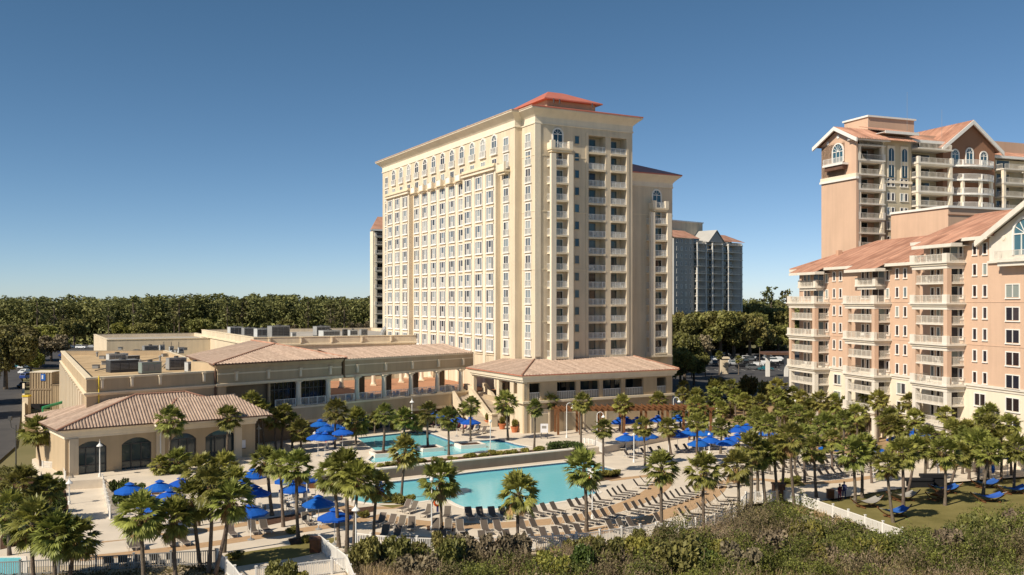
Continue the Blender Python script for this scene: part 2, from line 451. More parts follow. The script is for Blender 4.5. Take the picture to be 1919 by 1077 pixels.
def build_tower():
    t = thing('hotel_tower', 'tall cream hotel tower with rows of white windows and a red hipped roof', 'tower building', C0)
    loc, rz = C0, RZW
    b = MB()
    L = 69.1
    SR, QR = 19.55, 1.9
    foot = [(0,QR),(SR,QR),(SR,L),(-1.34,L),(-1.34,4.6),(0,4.6)]
    b.prism(foot, 0, 51.6, 'cream')
    # end wall with two deep balcony slots
    c1, c2 = (10.4,13.95), (15.03,18.27)
    for a, e in ((0,c1[0]),(c1[1],c2[0]),(c2[1],SR)): b.box(a,e,0,QR,0,49.4,'cream')
    b.box(0,SR,0,QR,49.4,51.6,'cream')
    for a, e in (c1,c2): b.box(a,e,0,QR,0,11.75,'cream')
    b.obj('wall', t, loc, rz)
    # thin string courses and raised surround
    k = MB()
    for z in (45.3, 36.0, 26.3, 17.6):
        k.box(-.06,10.4,-.06,0,z,z+.16,'trim'); k.box(-.06,0,0,4.55,z,z+.16,'trim')
    k.box(9.9,10.4,-.1,0,11.8,49.9,'cream'); k.box(18.27,18.75,-.1,0,11.8,49.9,'cream'); k.box(10.4,18.27,-.1,0,49.4,49.95,'cream')
    k.box(-.1,1.0,-.12,0,11.9,50.6,'cream_pale')
    k.obj('wall_band', t, loc, rz)
    # cornice under the eaves
    e = MB()
    full = [(0,0),(SR,0),(SR,L),(-1.34,L),(-1.34,4.6),(0,4.6)]
    loft(e, full, [(.04,50.5),(.14,50.55),(.14,50.75),(.05,50.8),(.05,51.7),(.3,52.0),(.8,52.45),(1.3,52.85),(1.3,53.02)], 'cream_pale', cap=False)
    e.obj('cornice', t, loc, rz)
    r = MB()
    loft(r, full, [(1.3,53.02),(1.38,53.04),(1.38,53.24)], 'tile', 'grey_roof')
    o = 1.38
    x0,x1,y0,y1 = -o-.0,SR+o,-o,22
    xm,ym = 9.8, 10.5
    z0, z1 = 53.26, 55.9
    a,b2,c,d = (x0,y0,z0),(x1,y0,z0),(x1,y1,z0),(x0,y1,z0)
    top = [(6.5,9.3,z1),(18.2,9.3,z1),(18.2,14,z1),(6.5,14,z1)]
    r.face([a,b2,top[1],top[0]],'metal_red'); r.face([b2,c,top[2],top[1]],'metal_red'); r.face([c,d,top[3],top[2]],'metal_red'); r.face([d,a,top[0],top[3]],'metal_red'); r.face(top,'metal_red')
    r.box(x0,x1,y0-.02,y0+.04,z0-.2,z0,'metal_red')
    rf = r.obj('roof', t, loc, rz)
    lan = MB()
    lan.box(7.7,18.0,9.5,20.5,54,57.0,'tan')
    ex = [(6.7,8.5),(19.0,8.5),(19.0,21.5),(6.7,21.5)]
    lan.prism(ex, 57.0, 57.2, 'metal_red', bottom=True)
    ap = (11.2,15,59.9); ap2=(14.5,15,59.9)
    P = [(x,y,57.2) for x,y in ex]
    for f in ((P[0],P[1],ap2,ap),(P[1],P[2],ap2),(P[2],P[3],ap,ap2),(P[3],P[0],ap)): lan.face(f,'metal_red')
    for x in (8.3,9.5,16.4): lan.tube((x,8.0,56.2),(x,8.0,57.0),.12,.12,'dark_metal',6)
    lo = lan.obj('lantern_roof', t, loc, rz); 
    v = MB(); v.tube((2,30,53),(2,30,55.3),.35,.35,'grey_metal',10); v.obj('vent_pipe', t, loc, rz)

    # ---- sunlit front: facade frame, x runs towards the eye
    A = TP(-1.34, 4.6)
    def LP(tt, out, z): return A + U*tt - W*out + V((0,0,z))
    col = lambda i: 3.1 + 4.5*i
    def fbox(mb, t0, t1, o0, o1, z0, z1, mat):   # in coordinates (-t along x)
        mb.box(-t1, -t0, -o1, -o0, z0, z1, mat)
    fl = A; rzu = RZU
    for (t0,t1) in ((5.35,18.85),(45.85,59.35)):
        g = MB(); fbox(g,t0,t1,-.0,.85,0,43.95,'cream'); 
        for i in range(4):
            x = t0 + 4.5*i
            fbox(g, max(t0,x-.5), min(t1,x+.5), .85, .98, 0, 44.1, 'cream_pale')
        fbox(g,t0-.12,t1+.12,0,1.35,43.95,44.25,'cream_pale'); fbox(g,t0-.25,t1+.25,0,1.5,44.5,44.75,'trim'); fbox(g,t0-.05,t1+.05,0,1.25,44.25,44.5,'cream_pale')
        fbox(g,t0,t1,.2,1.2,44.75,45.1,'trim')
        g.obj('projecting_bay', t, fl, rzu)
    g = MB()
    for i in range(7):
        x = 18.85+4.5*i
        if i in (0,6): continue
        fbox(g,x-.5,x+.5,0,.16,0,43.7,'cream_pale'); fbox(g,x-.7,x+.7,0,.55,43.7,44.0,'trim')
    for i in range(6):
        x = 21.1+4.5*i
        fbox(g,x-1.65,x+1.65,0,.12,43.25,43.6,'trim')
    g.obj('pilaster', t, fl, rzu)
    for i in range(6):      # little box balconies that finish the middle columns
        x = 21.1+4.5*i; bb = MB()
        bb.box(-1.15,1.15,-1.1,0,0,.22,'trim')
        bb.box(-1.15,-.85,-1.1,-.8,.22,1.45,'cream_pale'); bb.box(.85,1.15,-1.1,-.8,.22,1.45,'cream_pale'); bb.box(-.85,.85,-1.05,-.9,.22,1.2,'white'); bb.box(-1.12,-.98,-.8,0,.22,1.2,'cream_pale'); bb.box(.98,1.12,-.8,0,.22,1.2,'cream_pale')
        bb.box(-1.0,1.0,-.8,0,-.3,0,'trim')
        bb.obj('box_balcony', t, LP(x,0,43.66), rzu)
    bb = MB()
    bb.box(-1.5,1.5,-1.3,0,0,.3,'trim'); bb.box(-1.5,-1.1,-1.3,-.9,.3,1.7,'cream_pale'); bb.box(1.1,1.5,-1.3,-.9,.3,1.7,'cream_pale'); bb.box(-1.1,1.1,-1.25,-1.0,.3,1.35,'cream_pale'); bb.box(-1.2,1.2,-1.0,0,-.4,0,'trim')
    bb.obj('box_balcony', t, LP(3.1,0,43.2), rzu)
    # sill courses storey by storey
    for kk in range(-3,8):
        g = MB()
        z = ZF(kk)-.06
        for (t0,t1,o) in ((5.35,18.85,.85),(45.85,59.35,.85),(18.85,45.85,0)):
            n = int(round((t1-t0)/4.5))
            for i in range(n): fbox(g,t0+4.5*i+.6,t0+4.5*(i+1)-.6,o,o+.16,z-.1,z+.08,'trim')
        g.obj('sill_course', t, fl, rzu)
    wins = []
    for i in range(14):
        for kk in range(-3,10):
            if i in (0,13):
                wins.append(('juliet', LP(col(i),0,ZF(kk)+.35), rzu, 0)); continue
            out = .85 if (1<=i<=3 or 10<=i<=12) else 0
            if kk<=7: wins.append(('grid', LP(col(i),out,ZF(kk)+.42), rzu, 0))
            elif kk==8: wins.append(('band', LP(col(i),0,ZF(kk)+.95), rzu, 0))
            else: wins.append(('arch', LP(col(i),0,ZF(kk)+.5), rzu, 0))
    for kk in range(-3,10): wins.append(('juliet', TP(0,2.3,ZF(kk)+.25), rzu, 0))
    for kk in range(-3,10): wins.append(('small', TP(8.1,0,ZF(kk)+1.25), rz, 0))
    wins.append(('archbox', TP(4.3,0,ZF(9)+.3), rz, 0))
    wins.append(('band', TP(4.3,0,ZF(8)+1.2), rz, 0))
    wins.sort(key=lambda w: w[1].y)
    rest = {}
    big = MB()
    for n_, (kd, p, a, _) in enumerate(wins):
        if n_ < 100: inst(WM[kd], 'arched_window' if kd.startswith('arch') else 'small_window' if kd=='small' else 'window', t, p, a)
        else:
            me = WM[kd]; mx = Matrix.Translation(p-C0) @ Matrix.Rotation(a,4,'Z')
            o = len(big.v); big.v += [tuple(mx @ v.co) for v in me.vertices]
            names = [m_.name for m_ in me.materials]
            key = {m_.name: kk2 for kk2, m_ in MAT.items()}
            for pl in me.polygons:
                big.f.append([o+i for i in pl.vertices]); big.mi.append(big.m(key[me.materials[pl.material_index].name]))
    tag(big.obj('window', t, C0), kind='stuff')
    # ---- balconies in the two slots
    g = MB()
    for x in (-.24,.24):
        for y in (-.22,.22): g.box(x-.025,x+.025,y-.025,y+.025,0,.9 if y>0 else .45,'white')
    g.box(-.27,.27,-.25,.25,.42,.47,'white'); g.box(-.25,.25,.2,.25,.5,.95,'white'); bch = g.mesh('balcony_chair'); brn = random.Random(8)
    for (a,e) in (c1,c2):
        w = e-a
        g = MB(); g.box(0,w,.02,1.85,-.2,0,'cream_pale'); g.box(0,w,-.08,.1,-.3,.04,'trim'); slab = g.mesh('balcony')
        g = MB(); railing(g,0.02,w-.02,.06,.04,1.0,'white_metal',.14); rail = g.mesh('railing')
        g = MB(); g.box(.05,w*.72,1.78,1.88,.05,2.45,'glass_door')
        for x in (.05,w*.36,w*.72): g.box(x-.04,x+.04,1.73,1.86,.05,2.5,'grey_metal')
        g.box(0.01,w*.72,1.72,1.86,2.45,2.56,'grey_metal'); door = g.mesh('sliding_door')
        for kk in range(-3,10):
            p = TP(a,0,ZF(kk))
            bo = inst(slab,'balcony',t,p,rz); sub(rail,'railing',bo); sub(door,'sliding_door',bo)
            for _ in range(brn.randint(0,2)):
                ch = sub(bch,'balcony_chair',bo); ch.location = (brn.uniform(.5,w-.5),brn.uniform(.5,1.3),.02); ch.rotation_euler = (0,0,brn.uniform(0,6))
    # ---- projecting balcony stack near the corner
    def stack(s0,s1,q,k0,k1,z0,z1,pw=.95):
        d = 1.5
        g = MB(); w = s1-s0
        for x in (0,w-pw): 
            g.box(x,x+pw,-d,-d+.55,z0,z1,'cream_pale')
        g.box(0,.18,-d+.55,0,z0,z0+.6,'cream_pale'); g.box(w-.18,w,-d+.55,0,z0,z0+.6,'cream_pale')
        g.box(-.1,w+.1,-d-.1,0,z0-.35,z0,'trim')
        g.obj('balcony_pier', t, TP(s0,q,0), rz)
        g = MB(); g.box(.05,w-.05,-d+.1,0,-.2,0,'cream_pale'); g.box(pw,w-pw,-d+.02,-d+.1,-.26,.03,'trim'); slab=g.mesh('balcony')
        g = MB(); railing(g,pw,w-pw,-d+.3,.03,1.05,'white_metal',.14); railing_y(g,.1,-d+.55,0,.03,1.05,'white_metal',.2); railing_y(g,w-.1,-d+.55,0,.03,1.05,'white_metal',.2); rail=g.mesh('railing')
        g = MB(); g.box(.9,w-1.3,-.06,-.01,.05,2.25,'glass_door'); g.box(.8,.9,-.1,-.01,0,2.35,'white'); g.box(w-1.3,w-1.2,-.1,-.01,0,2.35,'white'); g.box(.9,w-1.3,-.1,-.01,2.25,2.35,'white'); door=g.mesh('balcony_door')
        for kk in range(k0,k1+1):
            bo = inst(slab,'balcony',t,TP(s0,q,ZF(kk)),rz); sub(rail,'railing',bo); sub(door,'balcony_door',bo)
    stack(2.24,6.51,0,-3,8,11.2,45.6)
    def boxbal(s,q,z,w=2.1):
        bb = MB(); bb.box(-w,w,-1.4,0,0,.3,'trim')
        bb.box(-w,-w+.75,-1.4,-.75,.3,1.55,'cream_pale'); bb.box(w-.75,w,-1.4,-.75,.3,1.55,'cream_pale')
        railing(bb,-w+.75,w-.75,-1.2,.3,1.0,'white_metal',.14)
        bb.box(-w,-w+.2,-.75,0,.3,1.2,'cream_pale'); bb.box(w-.2,w,-.75,0,.3,1.2,'cream_pale'); bb.box(-w+.2,w-.2,-1.2,0,-.35,0,'trim')
        bb.obj('box_balcony', t, TP(s,q,z), rz)
    boxbal(4.4,0,ZF(9)-.3)
    # ---- lower wing beyond the end wall
    q = 2.6
    g = MB(); g.box(SR,30.3,q,24,0,43.4,'cream')
    g.obj('wing_wall', t, C0, rz)
    g = MB(); wf = [(SR,q),(30.3,q),(30.3,24),(SR,24)]
    loft(g, wf, [(.04,41.7),(.12,41.75),(.12,41.95),(.05,42),(.05,42.6),(.35,43.0),(.8,43.45),(1.2,43.8),(1.2,43.9)], 'cream_pale', cap=False)
    g.obj('wing_cornice', t, C0, rz)
    g = MB(); loft(g, wf, [(1.2,43.9),(1.3,43.92),(1.3,44.1)], 'metal_red'); 
    a,b2,c,d = (SR-1,q-1.3,44.12),(31.6,q-1.3,44.12),(31.6,25.3,44.12),(SR-1,25.3,44.12)
    m1,m2 = (SR+1,12,48.3),(24,14,48.3)
    for f in ((a,b2,m2,m1),(b2,c,m2),(c,d,m1,m2),(d,a,m1)): g.face(f,'metal_red')
    g.obj('wing_roof', t, C0, rz)
    k = MB()
    for z in (36.6,): k.box(SR,30.36,q-.06,q,z,z+.16,'trim')
    k.obj('wall_band', t, C0, rz)
    sa = hit(1220,TP(0,q-1.5),W); sb = hit(1259,TP(0,q-1.5),W)
    stack(sa,sb,q,-3,5,11.4,37.0,.95)
    sm = (sa+sb)/2
    boxbal(sm,q,37.6,1.75)
    inst(WM['archbox'],'arched_window',t,TP(sm,q,38.1),rz); inst(WM['band'],'window',t,TP(sm,q,35.9),rz)
    for kk in range(-2,7): inst(WM['small'],'small_window',t,TP(SR+1.1,q,ZF(kk)+1.1),rz)
    return t
build_tower()
# ------------------------------------------------------------------ podium under the tower
TZ = 1.0            # level of the upper terrace
def wall_lamp_mesh():
    g = MB(); g.box(-.18,.18,-.3,0,0,1.1,'trim'); g.box(-.26,.26,-.38,0,1.1,1.25,'trim'); g.box(-.12,.12,-.34,-.3,.15,.95,'cream_pale'); return g.mesh('wall_lamp')
WLAMP = wall_lamp_mesh()

def build_podium():
    t = thing('hotel_podium', 'tan two storey podium with tiled skirt roof round the foot of the cream tower', 'podium', TP(-8,-10.6,0))
    # outline of the walls in tower axes
    s0, s1, q0, q1 = -7.9, 19.9, -10.6, 8.0
    ze = 9.9
    rf = MB()
    D0, D1, D2 = TP(-8.8,-11.5,ze), TP(20.8,-11.5,ze), TP(-8.8,8.2,ze)
    E0, E1 = TP(-.3,-.3,11.45), TP(19.6,-.3,11.45)
    E2 = TP(-1.7,8.2,11.2)
    roof_face(rf, [D0,D1,E1,E0], 'tile', .55, .08)
    roof_face(rf, [D2,D0,E0,E2], 'tile', .55, .08)
    rf.face([D1,TP(20.8,-2,ze),E1],'tile')
    rf.tube(D0+V((0,0,.08)),E0+V((0,0,.08)),.14,.14,'tile_red',6)
    rf.tube(D1+V((0,0,.08)),E1+V((0,0,.08)),.14,.14,'tile_red',6)
    # drip edge
    g = rf
    a = MB(); 
    fr = [(-8.8,-11.5),(20.8,-11.5),(20.8,8),(-8.8,8.2)]
    P = [TP(*p) for p in fr]
    loft(rf, [(p.x,p.y) for p in P], [(-.02,ze-.14),(.05,ze-.12),(.05,ze-.01),(-.05,ze)], 'metal_red', cap=False)
    rf.obj('roof', t)
    # deep eaves board and frieze
    e = MB(); loft(e, [(p.x,p.y) for p in P], [(-1.0,8.75),(-.55,8.8),(-.55,9.05),(-.35,9.1),(-.25,9.55),(-.02,ze-.14)], 'cream_pale', cap=False); e.obj('eaves', t)
    # ----- end facing the pool: upper openings
    rz = RZW; O = TP(s0,q0,0)
    X = lambda px: hit(px, O, W)
    ups = [(992,1012.5),(1044,1080),(1087.5,1123),(1130,1164.5),(1172,1206),(1231,1249)]
    ups = [(X(a),X(b)) for a,b in ups]
    Wd = s1-s0
    g = MB()
    g.box(0,Wd,0,.5,8.9-.05,9.0,'tan'); g.box(0,Wd,0,.5,8.55,8.85,'tan')
    xs = [0]+[v for ab in ups for v in ab]+[Wd]
    for i in range(0,len(xs),2): g.box(xs[i],xs[i+1],0,.5,5.9,8.55,'tan')
    g.box(0,Wd,.02,.5,-.3,5.55,'tan')
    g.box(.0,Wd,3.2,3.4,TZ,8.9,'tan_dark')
    g.box(.5,.7,.5,3.2,TZ,8.9,'tan'); g.box(Wd-.5,Wd,.5,18.6,-.3,8.9,'tan')
    g.box(.5,Wd,.5,3.2,5.6,5.8,'concrete')
    # left wall: sunlit piers, towards the stairs
    D_ = q1-q0
    for (a,b) in ((0,.0),): pass
    g.obj('wall', t, O, rz)
    lw = MB()     # facade facing the sun: x from the far end towards the corner
    O2 = TP(s0,q1,0)
    X2 = lambda px: hit(px, O2, -U)
    xa = [X2(918),X2(930),X2(946),X2(957),X2(967)]
    Ln = q1-q0
    lw.box(0,Ln,0.02,.5,8.5,9.0,'cream_pale')
    lw.box(xa[3]-.3,xa[3]+.9,.02,.6,-.3,8.5,'cream'); lw.box(Ln-2.3,Ln,.02,.5,-.3,8.5,'cream'); lw.box(xa[1],xa[1]+.9,.02,.6,5.7,8.5,'cream')
    lw.box(xa[3]+.9,Ln-2.3,.02,.5,-.3,6.8,'cream'); lw.box(0,.9,.02,.6,-.3,8.5,'cream')
    lw.box(4.6,xa[3]-.3,.02,.5,5.0,5.7,'tan'); 
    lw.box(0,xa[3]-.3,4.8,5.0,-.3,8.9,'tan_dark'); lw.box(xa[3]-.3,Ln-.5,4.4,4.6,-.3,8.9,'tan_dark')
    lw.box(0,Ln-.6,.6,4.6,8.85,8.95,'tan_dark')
    lw.obj('sunny_wall', t, O2, RZU)
    for kx in (2.2,5.4,8.6,11.4):
        d_ = MB(); d_.box(-.9,.9,-.04,0,0,2.6,'glass_dark'); d_.box(-1.0,-.9,-.08,0,0,2.7,'wood_dark'); d_.box(.9,1.0,-.08,0,0,2.7,'wood_dark'); d_.box(-.9,.9,-.08,0,2.6,2.7,'wood_dark')
        d_.obj('glass_door', t, O2 - U*kx + W*4.79 + V((0,0,5.75)), RZU)
    # ledge that wraps the corner
    lg = MB(); lg.box(-.45,Wd+.3,-.45,.0,5.55,5.9,'trim'); lg.box(-.3,Wd+.15,-.3,0,5.35,5.55,'tan'); lg.obj('ledge', t, O, rz)
    lg = MB(); lg.box(xa[3]-.4,Ln+.0,-.45,0,5.55,5.9,'trim'); lg.obj('ledge', t, O2, RZU)
    for (a,b) in ups:
        wd = b-a
        g = MB(); g.box(.0,wd,3.1,3.18,5.85,8.5,'glass_dark'); 
        for x in (0,wd*.33,wd*.66,wd): g.box(x-.05,x+.05,3.04,3.1,5.85,8.5,'dark_metal')
        w_ = g.obj('window', t, O+W*a, rz)
        g = MB()
        g.box(0,wd,.3,.34,5.9,7.05,'cloth_grey'); g.box(0,wd,.24,.40,7.05,7.13,'white_metal')
        n = int(wd/.3)
        for i in range(n+1): g.box(wd*i/n-.02,wd*i/n+.02,.25,.29,5.9,7.05,'white_metal')
        g.obj('railing', t, O+W*a, rz)
    # ground floor doors and niches
    for px,wd,h in ((1012,3.0,3.3),(1072,2.6,3.2),(1108,2.6,3.2),(1150,2.6,3.2)):
        x = X(px); g = MB(); f='tan_dark'
        g.box(-wd/2,wd/2,-.06,0.0,0,h,'cream_pale'); g.box(-wd/2-.25,-wd/2,-.14,0,0,h+.25,'trim'); g.box(wd/2,wd/2+.25,-.14,0,0,h+.25,'trim'); g.box(-wd/2,wd/2,-.14,0,h,h+.25,'trim')
        g.box(-wd/2+.2,wd/2-.2,-.1,-.06,.0,h-.5,'olive_wall')
        g.obj('doorway', t, O+W*x+V((0,0,TZ)), rz)
    for px in (978,1262):
        pass
    return t
build_podium()

# ------------------------------------------------------------------ long arcade wing, flat roofs
L0, L1 = V((-51.86,113.8,0)), V((-7.3,159.6,0))
LE = (L1-L0).normalized(); LN = V((-LE.y,LE.x,0)); RZL = math.atan2(LE.y,LE.x); LLEN = (L1-L0).length
def LX(px, off=0): return hit(px, L0+LN*off, LE)
def build_wing():
    t = thing('arcade_wing', 'long two storey tan wing with columned upper terrace, flat roof and low tiled roofs', 'hotel wing', L0)
    xb, xh0, xh1, xe = 0, LX(408,-.4), LX(640,-.4), LLEN
    BK = U       # end walls run back along the tower's long axis
    # -- flat roofed block
    A0 = L0; A1 = L0+LE*(xh0+1.5); Bk = 71.0
    A3 = A0+BK*Bk; A2 = A1+BK*58
    foot = [A0,A1,A2,A3]
    g = MB(); g.prism(foot, 0, 10.9, 'tan', 'flat_roof'); 
    ins = offset_poly(foot,-.55); out = offset_poly(foot,.0)
    n = 4
    vs = [(p.x,p.y,z) for (ring,z) in ((out,10.9),(out,11.7),(ins,11.7),(ins,10.9)) for p in ring]
    g.add(vs, [(k*n+i,k*n+(i+1)%n,(k+1)*n+(i+1)%n,(k+1)*n+i) for k in range(3) for i in range(n)], 'tan')
    g.obj('flat_roof_block', t)
    g = MB(); loft(g, foot, [(.02,9.4),(.14,9.45),(.14,9.55),(.3,9.65),(.3,9.85),(.02,9.9)], 'trim', cap=False)
    loft(g, foot, [(.02,11.45),(.1,11.5),(.1,11.72),(-.6,11.73)], 'trim', cap=False)
    g.obj('cornice_band', t)
    # sunlit end wall: tall pilasters
    g = MB(); a = math.atan2(-U.y,-U.x)
    for i in range(16):
        g.box(1+i*4.3,1.9+i*4.3,-.35,0,0,9.35,'cream_pale')
    g.obj('end_pilaster', t, A3, a)
    vr = random.Random(15)
    for px,py in ((180,690),(196,683),(192,672),(240,663),(256,660),(262,684),(308,668),(312,690),(330,660),(346,656),(226,655),(300,676),(182,668)):
        p = G(px,py,10.91); g = MB()
        if vr.random() < .5: g.tube((0,0,0),(0,0,.7),.16,.16,'grey_metal',8); g.lathe([(.05,.95),(.28,.8),(.28,.7),(.05,.7)],'grey_metal',10)
        else: g.box(-.45,.45,-.35,.35,0,.5,'grey_metal'); g.box(-.5,.5,-.4,.4,.5,.56,'dark_metal')
        g.obj('roof_vent', t, p, vr.uniform(0,3))
    for a_,b_ in (((178,697),(300,672)),((230,660),(300,655)),((304,690),(322,672))):
        A_ = G(*a_,10.91); B_ = G(*b_,10.91); g = MB(); g.tube(A_+V((0,0,.2)),B_+V((0,0,.2)),.07,.07,'dark_metal',6); g.obj('roof_pipe', t)
    for px in (307,321,335):
        p = G(px,662,10.91); g = MB(); g.tube((0,0,0),(0,0,2.3),.06,.06,'dark_metal',6); g.lathe([(0,.0),(.25,.1),(.25,.5),(0,.6)],'white_metal',10); g.obj('roof_mast', t, p)
    # -- hipped block
    hx0, hx1 = xh0, xh1
    ze = 12.6
    P0 = L0+LE*hx0-LN*.4; P1 = L0+LE*hx1-LN*.4; dep = 19
    P2 = P1+U*21.7; P3 = P0+U*21.7
    g = MB(); g.prism([P0,P1,P1+LN*7.5,P0+LN*7.5], 9.5, ze, 'tan')
    # lower part of block: walls with the big windows
    mid = LX(612,-.4)
    g.prism([P0,P0+LE*1.0,P0+LE*1.0+LN*8,P0+LN*8], 0, 9.5, 'tan')
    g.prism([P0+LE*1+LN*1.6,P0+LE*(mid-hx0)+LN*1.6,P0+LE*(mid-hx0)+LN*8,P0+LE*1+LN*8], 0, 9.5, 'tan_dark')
    g.obj('hipped_block', t)
    g = MB(); loft(g, [P0,P1,P2,P3], [(.02,9.5),(.15,9.52),(.25,9.65),(.25,9.9),(.02,9.95)], 'trim', cap=False)
    loft(g, [P0,P1,P2,P3], [(.02,11.1),(.05,11.12),(.05,11.25),(.02,11.3)], 'trim', cap=False)
    loft(g, [P0,P1,P2,P3], [(.02,11.9),(.2,12.1),(.35,12.45),(.55,12.55),(.6,12.6)], 'tan', cap=False)
    g.obj('block_cornice', t)
    g = MB()
    Q = offset_poly([P0,P1,P2,P3], .7)
    z0 = ze+.02
    q0,q1,q2,q3 = [V((p.x,p.y,z0)) for p in Q]
    ap = D(515.7,644.4,144.5); rd = V((ap.x,ap.y,0)); ap2 = D(470.7,637.5,157)
    roof_face(g,[q0,q1,ap],'tile',.5,.085); g.face([q1,q2,ap2,ap],'tile'); roof_face(g,[q3,q0,ap,ap2],'tile',.5,.07)
    g.face([q2,q3,ap2],'tile')
    for a_,b_ in ((q0,ap),(q1,ap),(ap,ap2)): g.tube(a_+V((0,0,.06)),b_+V((0,0,.06)),.13,.13,'tile_red',6)
    loft(g,[P0,P1,P2,P3],[(.6,12.44),(.76,12.46),(.76,12.6),(.68,12.63)],'wood_dark',cap=False)
    g.obj('hipped_roof', t)
    # -- arcade roof
    g = MB()
    e0 = L0+LE*(hx1+1.1); e1 = L1+LE*1.0
    za, zb, dp = 12.3, 13.55, 7.5
    roof_face(g, [e0-LN*.12+V((0,0,za)), e1-LN*.12+V((0,0,za)), e1+LN*dp+V((0,0,zb)), e0+LN*dp+V((0,0,zb))], 'tile', .5, .08)
    g.face([e1+LN*dp+V((0,0,zb)), e0+LN*dp+V((0,0,zb)), e0+LN*(dp+.4)+V((0,0,11.5)), e1+LN*(dp+.4)+V((0,0,11.5))], 'tan')
    g.obj('arcade_roof', t)
    g = MB(); wl = (e1-e0).length
    g.box(-.2,wl,0,.6,9.55,12.28,'tan'); g.box(-.2,wl,-.12,0,9.55,9.9,'trim'); g.box(-.2,wl,-.03,0,11.3,11.45,'trim'); g.box(-.2,wl,-.06,0,12.05,12.29,'trim'); g.box(-.2,wl,dp-.3,dp+.2,9.6,12.6,'tan_dark'); g.box(-.2,wl,.6,dp-.3,9.9,10.0,'tan_dark')
    g.obj('frieze', t, e0, RZL)
    # -- terrace slab and wall below
    tx0 = LX(500,-1.2)
    g = MB(); x1 = LLEN-.9
    g.box(tx0,x1,-1.2,-.9,5.72,6.0,'trim'); g.box(tx0,x1,-1.1,-.9,3.9,5.72,'tan'); g.box(tx0,x1,-.9,-.6,3.4,5.75,'tan'); g.box(tx0,x1,-1.0,-.9,3.5,3.9,'trim')
    g.box(tx0-8,x1-6,1.5,1.8,0,5.6,'tan_dark'); g.box(tx0,x1-5.5,-.6,1.5,5.3,5.5,'tan')
    g.obj('terrace_wall', t, L0, RZL)
    # terrace paving reaches back to the ballroom
    g = MB(); f = [L0+LE*(mid-.5)-LN*.6, L1-LN*.6+LE*2, TP(-1.4,9,0), TP(-1.4,40,0), L0+LE*mid+LN*42]
    g.face([(p.x,p.y,5.75) for p in f], 'terracotta'); g.obj('terrace_floor', t)
    # columns
    cs = [559,615,669,719.5,770,819.5,863.5]
    cm = MB(); cm.box(-.55,.55,-.55,.55,0,.25,'trim'); cm.lathe([(.5,.25),(.42,.5),(.38,.7),(.34,3.2),(.42,3.35),(.5,3.55)],'cream_pale',14); cm.box(-.5,.5,-.5,.5,3.5,3.66,'trim'); cme = cm.mesh('column')
    for px in cs: inst(cme,'column',t,L0+LE*LX(px,-.3)-LN*.3+V((0,0,5.95)),RZL)
    for px in cs[2:-1]:
        g = MB(); g.box(-.45,.45,-.45,.45,5.75,9.7,'tan_dark'); g.obj('court_pier', t, L0+LE*LX(px+7,7.0)+LN*7.0, RZL)  # near piers in darker stucco, their shadow put into the colour
    # rear colonnade on the far side of the court
    for px,yy in ((640,165),(700,170),(752,176),(762,186),(784,188),(790,180),(807,188)):
        p = D(px,700,yy); inst(cme,'column',t,(p.x,p.y,5.75),0)
    g = MB(); a0 = L0+LE*(mid+3)+LN*40; 
    bw = TP(-1.35,50,0)-a0
    g.box(0,bw.length,0,.4,5.7,9.4,'wood_dark'); g.obj('court_wall', t, a0, math.atan2(bw.y,bw.x))
    # big windows of the hipped block
    for (a,b) in ((506,554),(564,610)):
        xa_, xb_ = LX(a,.55), LX(b,.55); wd = xb_-xa_
        g = MB(); g.box(0,wd,0,.08,0,3.5,'glass_dark')
        for i in range(7): g.box(wd*i/6-.05,wd*i/6+.05,-.06,0,0,3.5,'dark_metal')
        g.box(0,wd,-.05,0,2.4,2.5,'dark_metal'); g.box(-.3,0,-.1,.3,0,3.6,'tan'); g.box(wd,wd+.3,-.1,.3,0,3.6,'tan')
        g.obj('window', t, L0+LE*xa_+LN*.55+V((0,0,5.95)), RZL)
    # railings between columns
    cx = [LX(512,-.9)]+[LX(c,-.9) for c in cs]
    for a,b in zip(cx,cx[1:]):
        g = MB(); railing(g,.4,b-a-.4,0,0,1.15,'white_metal',.2); g.obj('railing', t, L0+LE*a-LN*.8+V((0,0,6.0)), RZL)
    # wall lamps on the frieze
    for px,y,o in ((190,709,0),(246,704,0),(299,699,0),(381,696,0)):
        x = LX(px); inst(WLAMP,'wall_lamp',t,L0+LE*x+V((0,0,10.3)),RZL)
    for px in (442,502,562,618): inst(WLAMP,'wall_lamp',t,L0+LE*LX(px,-.4)-LN*.4+V((0,0,10.2)),RZL)
    for px in (669,722,772,821,867): inst(WLAMP,'wall_lamp',t,L0+LE*LX(px)+V((0,0,10.2)),RZL)
    # doors, panels and pipe on the shaded wall of the flat block
    for px,wd in ((372,3.6),(412,4.2)):
        g = MB(); g.box(-wd/2,wd/2,-.08,0,5.2,8.3,'tan'); g.box(-wd/2-.12,-wd/2,-.14,0,5.0,8.4,'trim'); g.box(wd/2,wd/2+.12,-.14,0,5.0,8.4,'trim'); g.box(-wd/2,wd/2,-.14,0,8.3,8.42,'trim'); g.obj('wall_panel', t, L0+LE*LX(px), RZL)
    g = MB(); g.tube((0,-.2,0),(0,-.2,11.9),.07,.07,'yellow',6); g.obj('yellow_pipe', t, L0+LE*LX(184), RZL)
    g = MB(); g.tube((0,-.2,0),(0,-.2,12),.1,.1,'wood_dark',6); g.obj('downpipe', t, L0+LE*(hx0-.25), RZL)
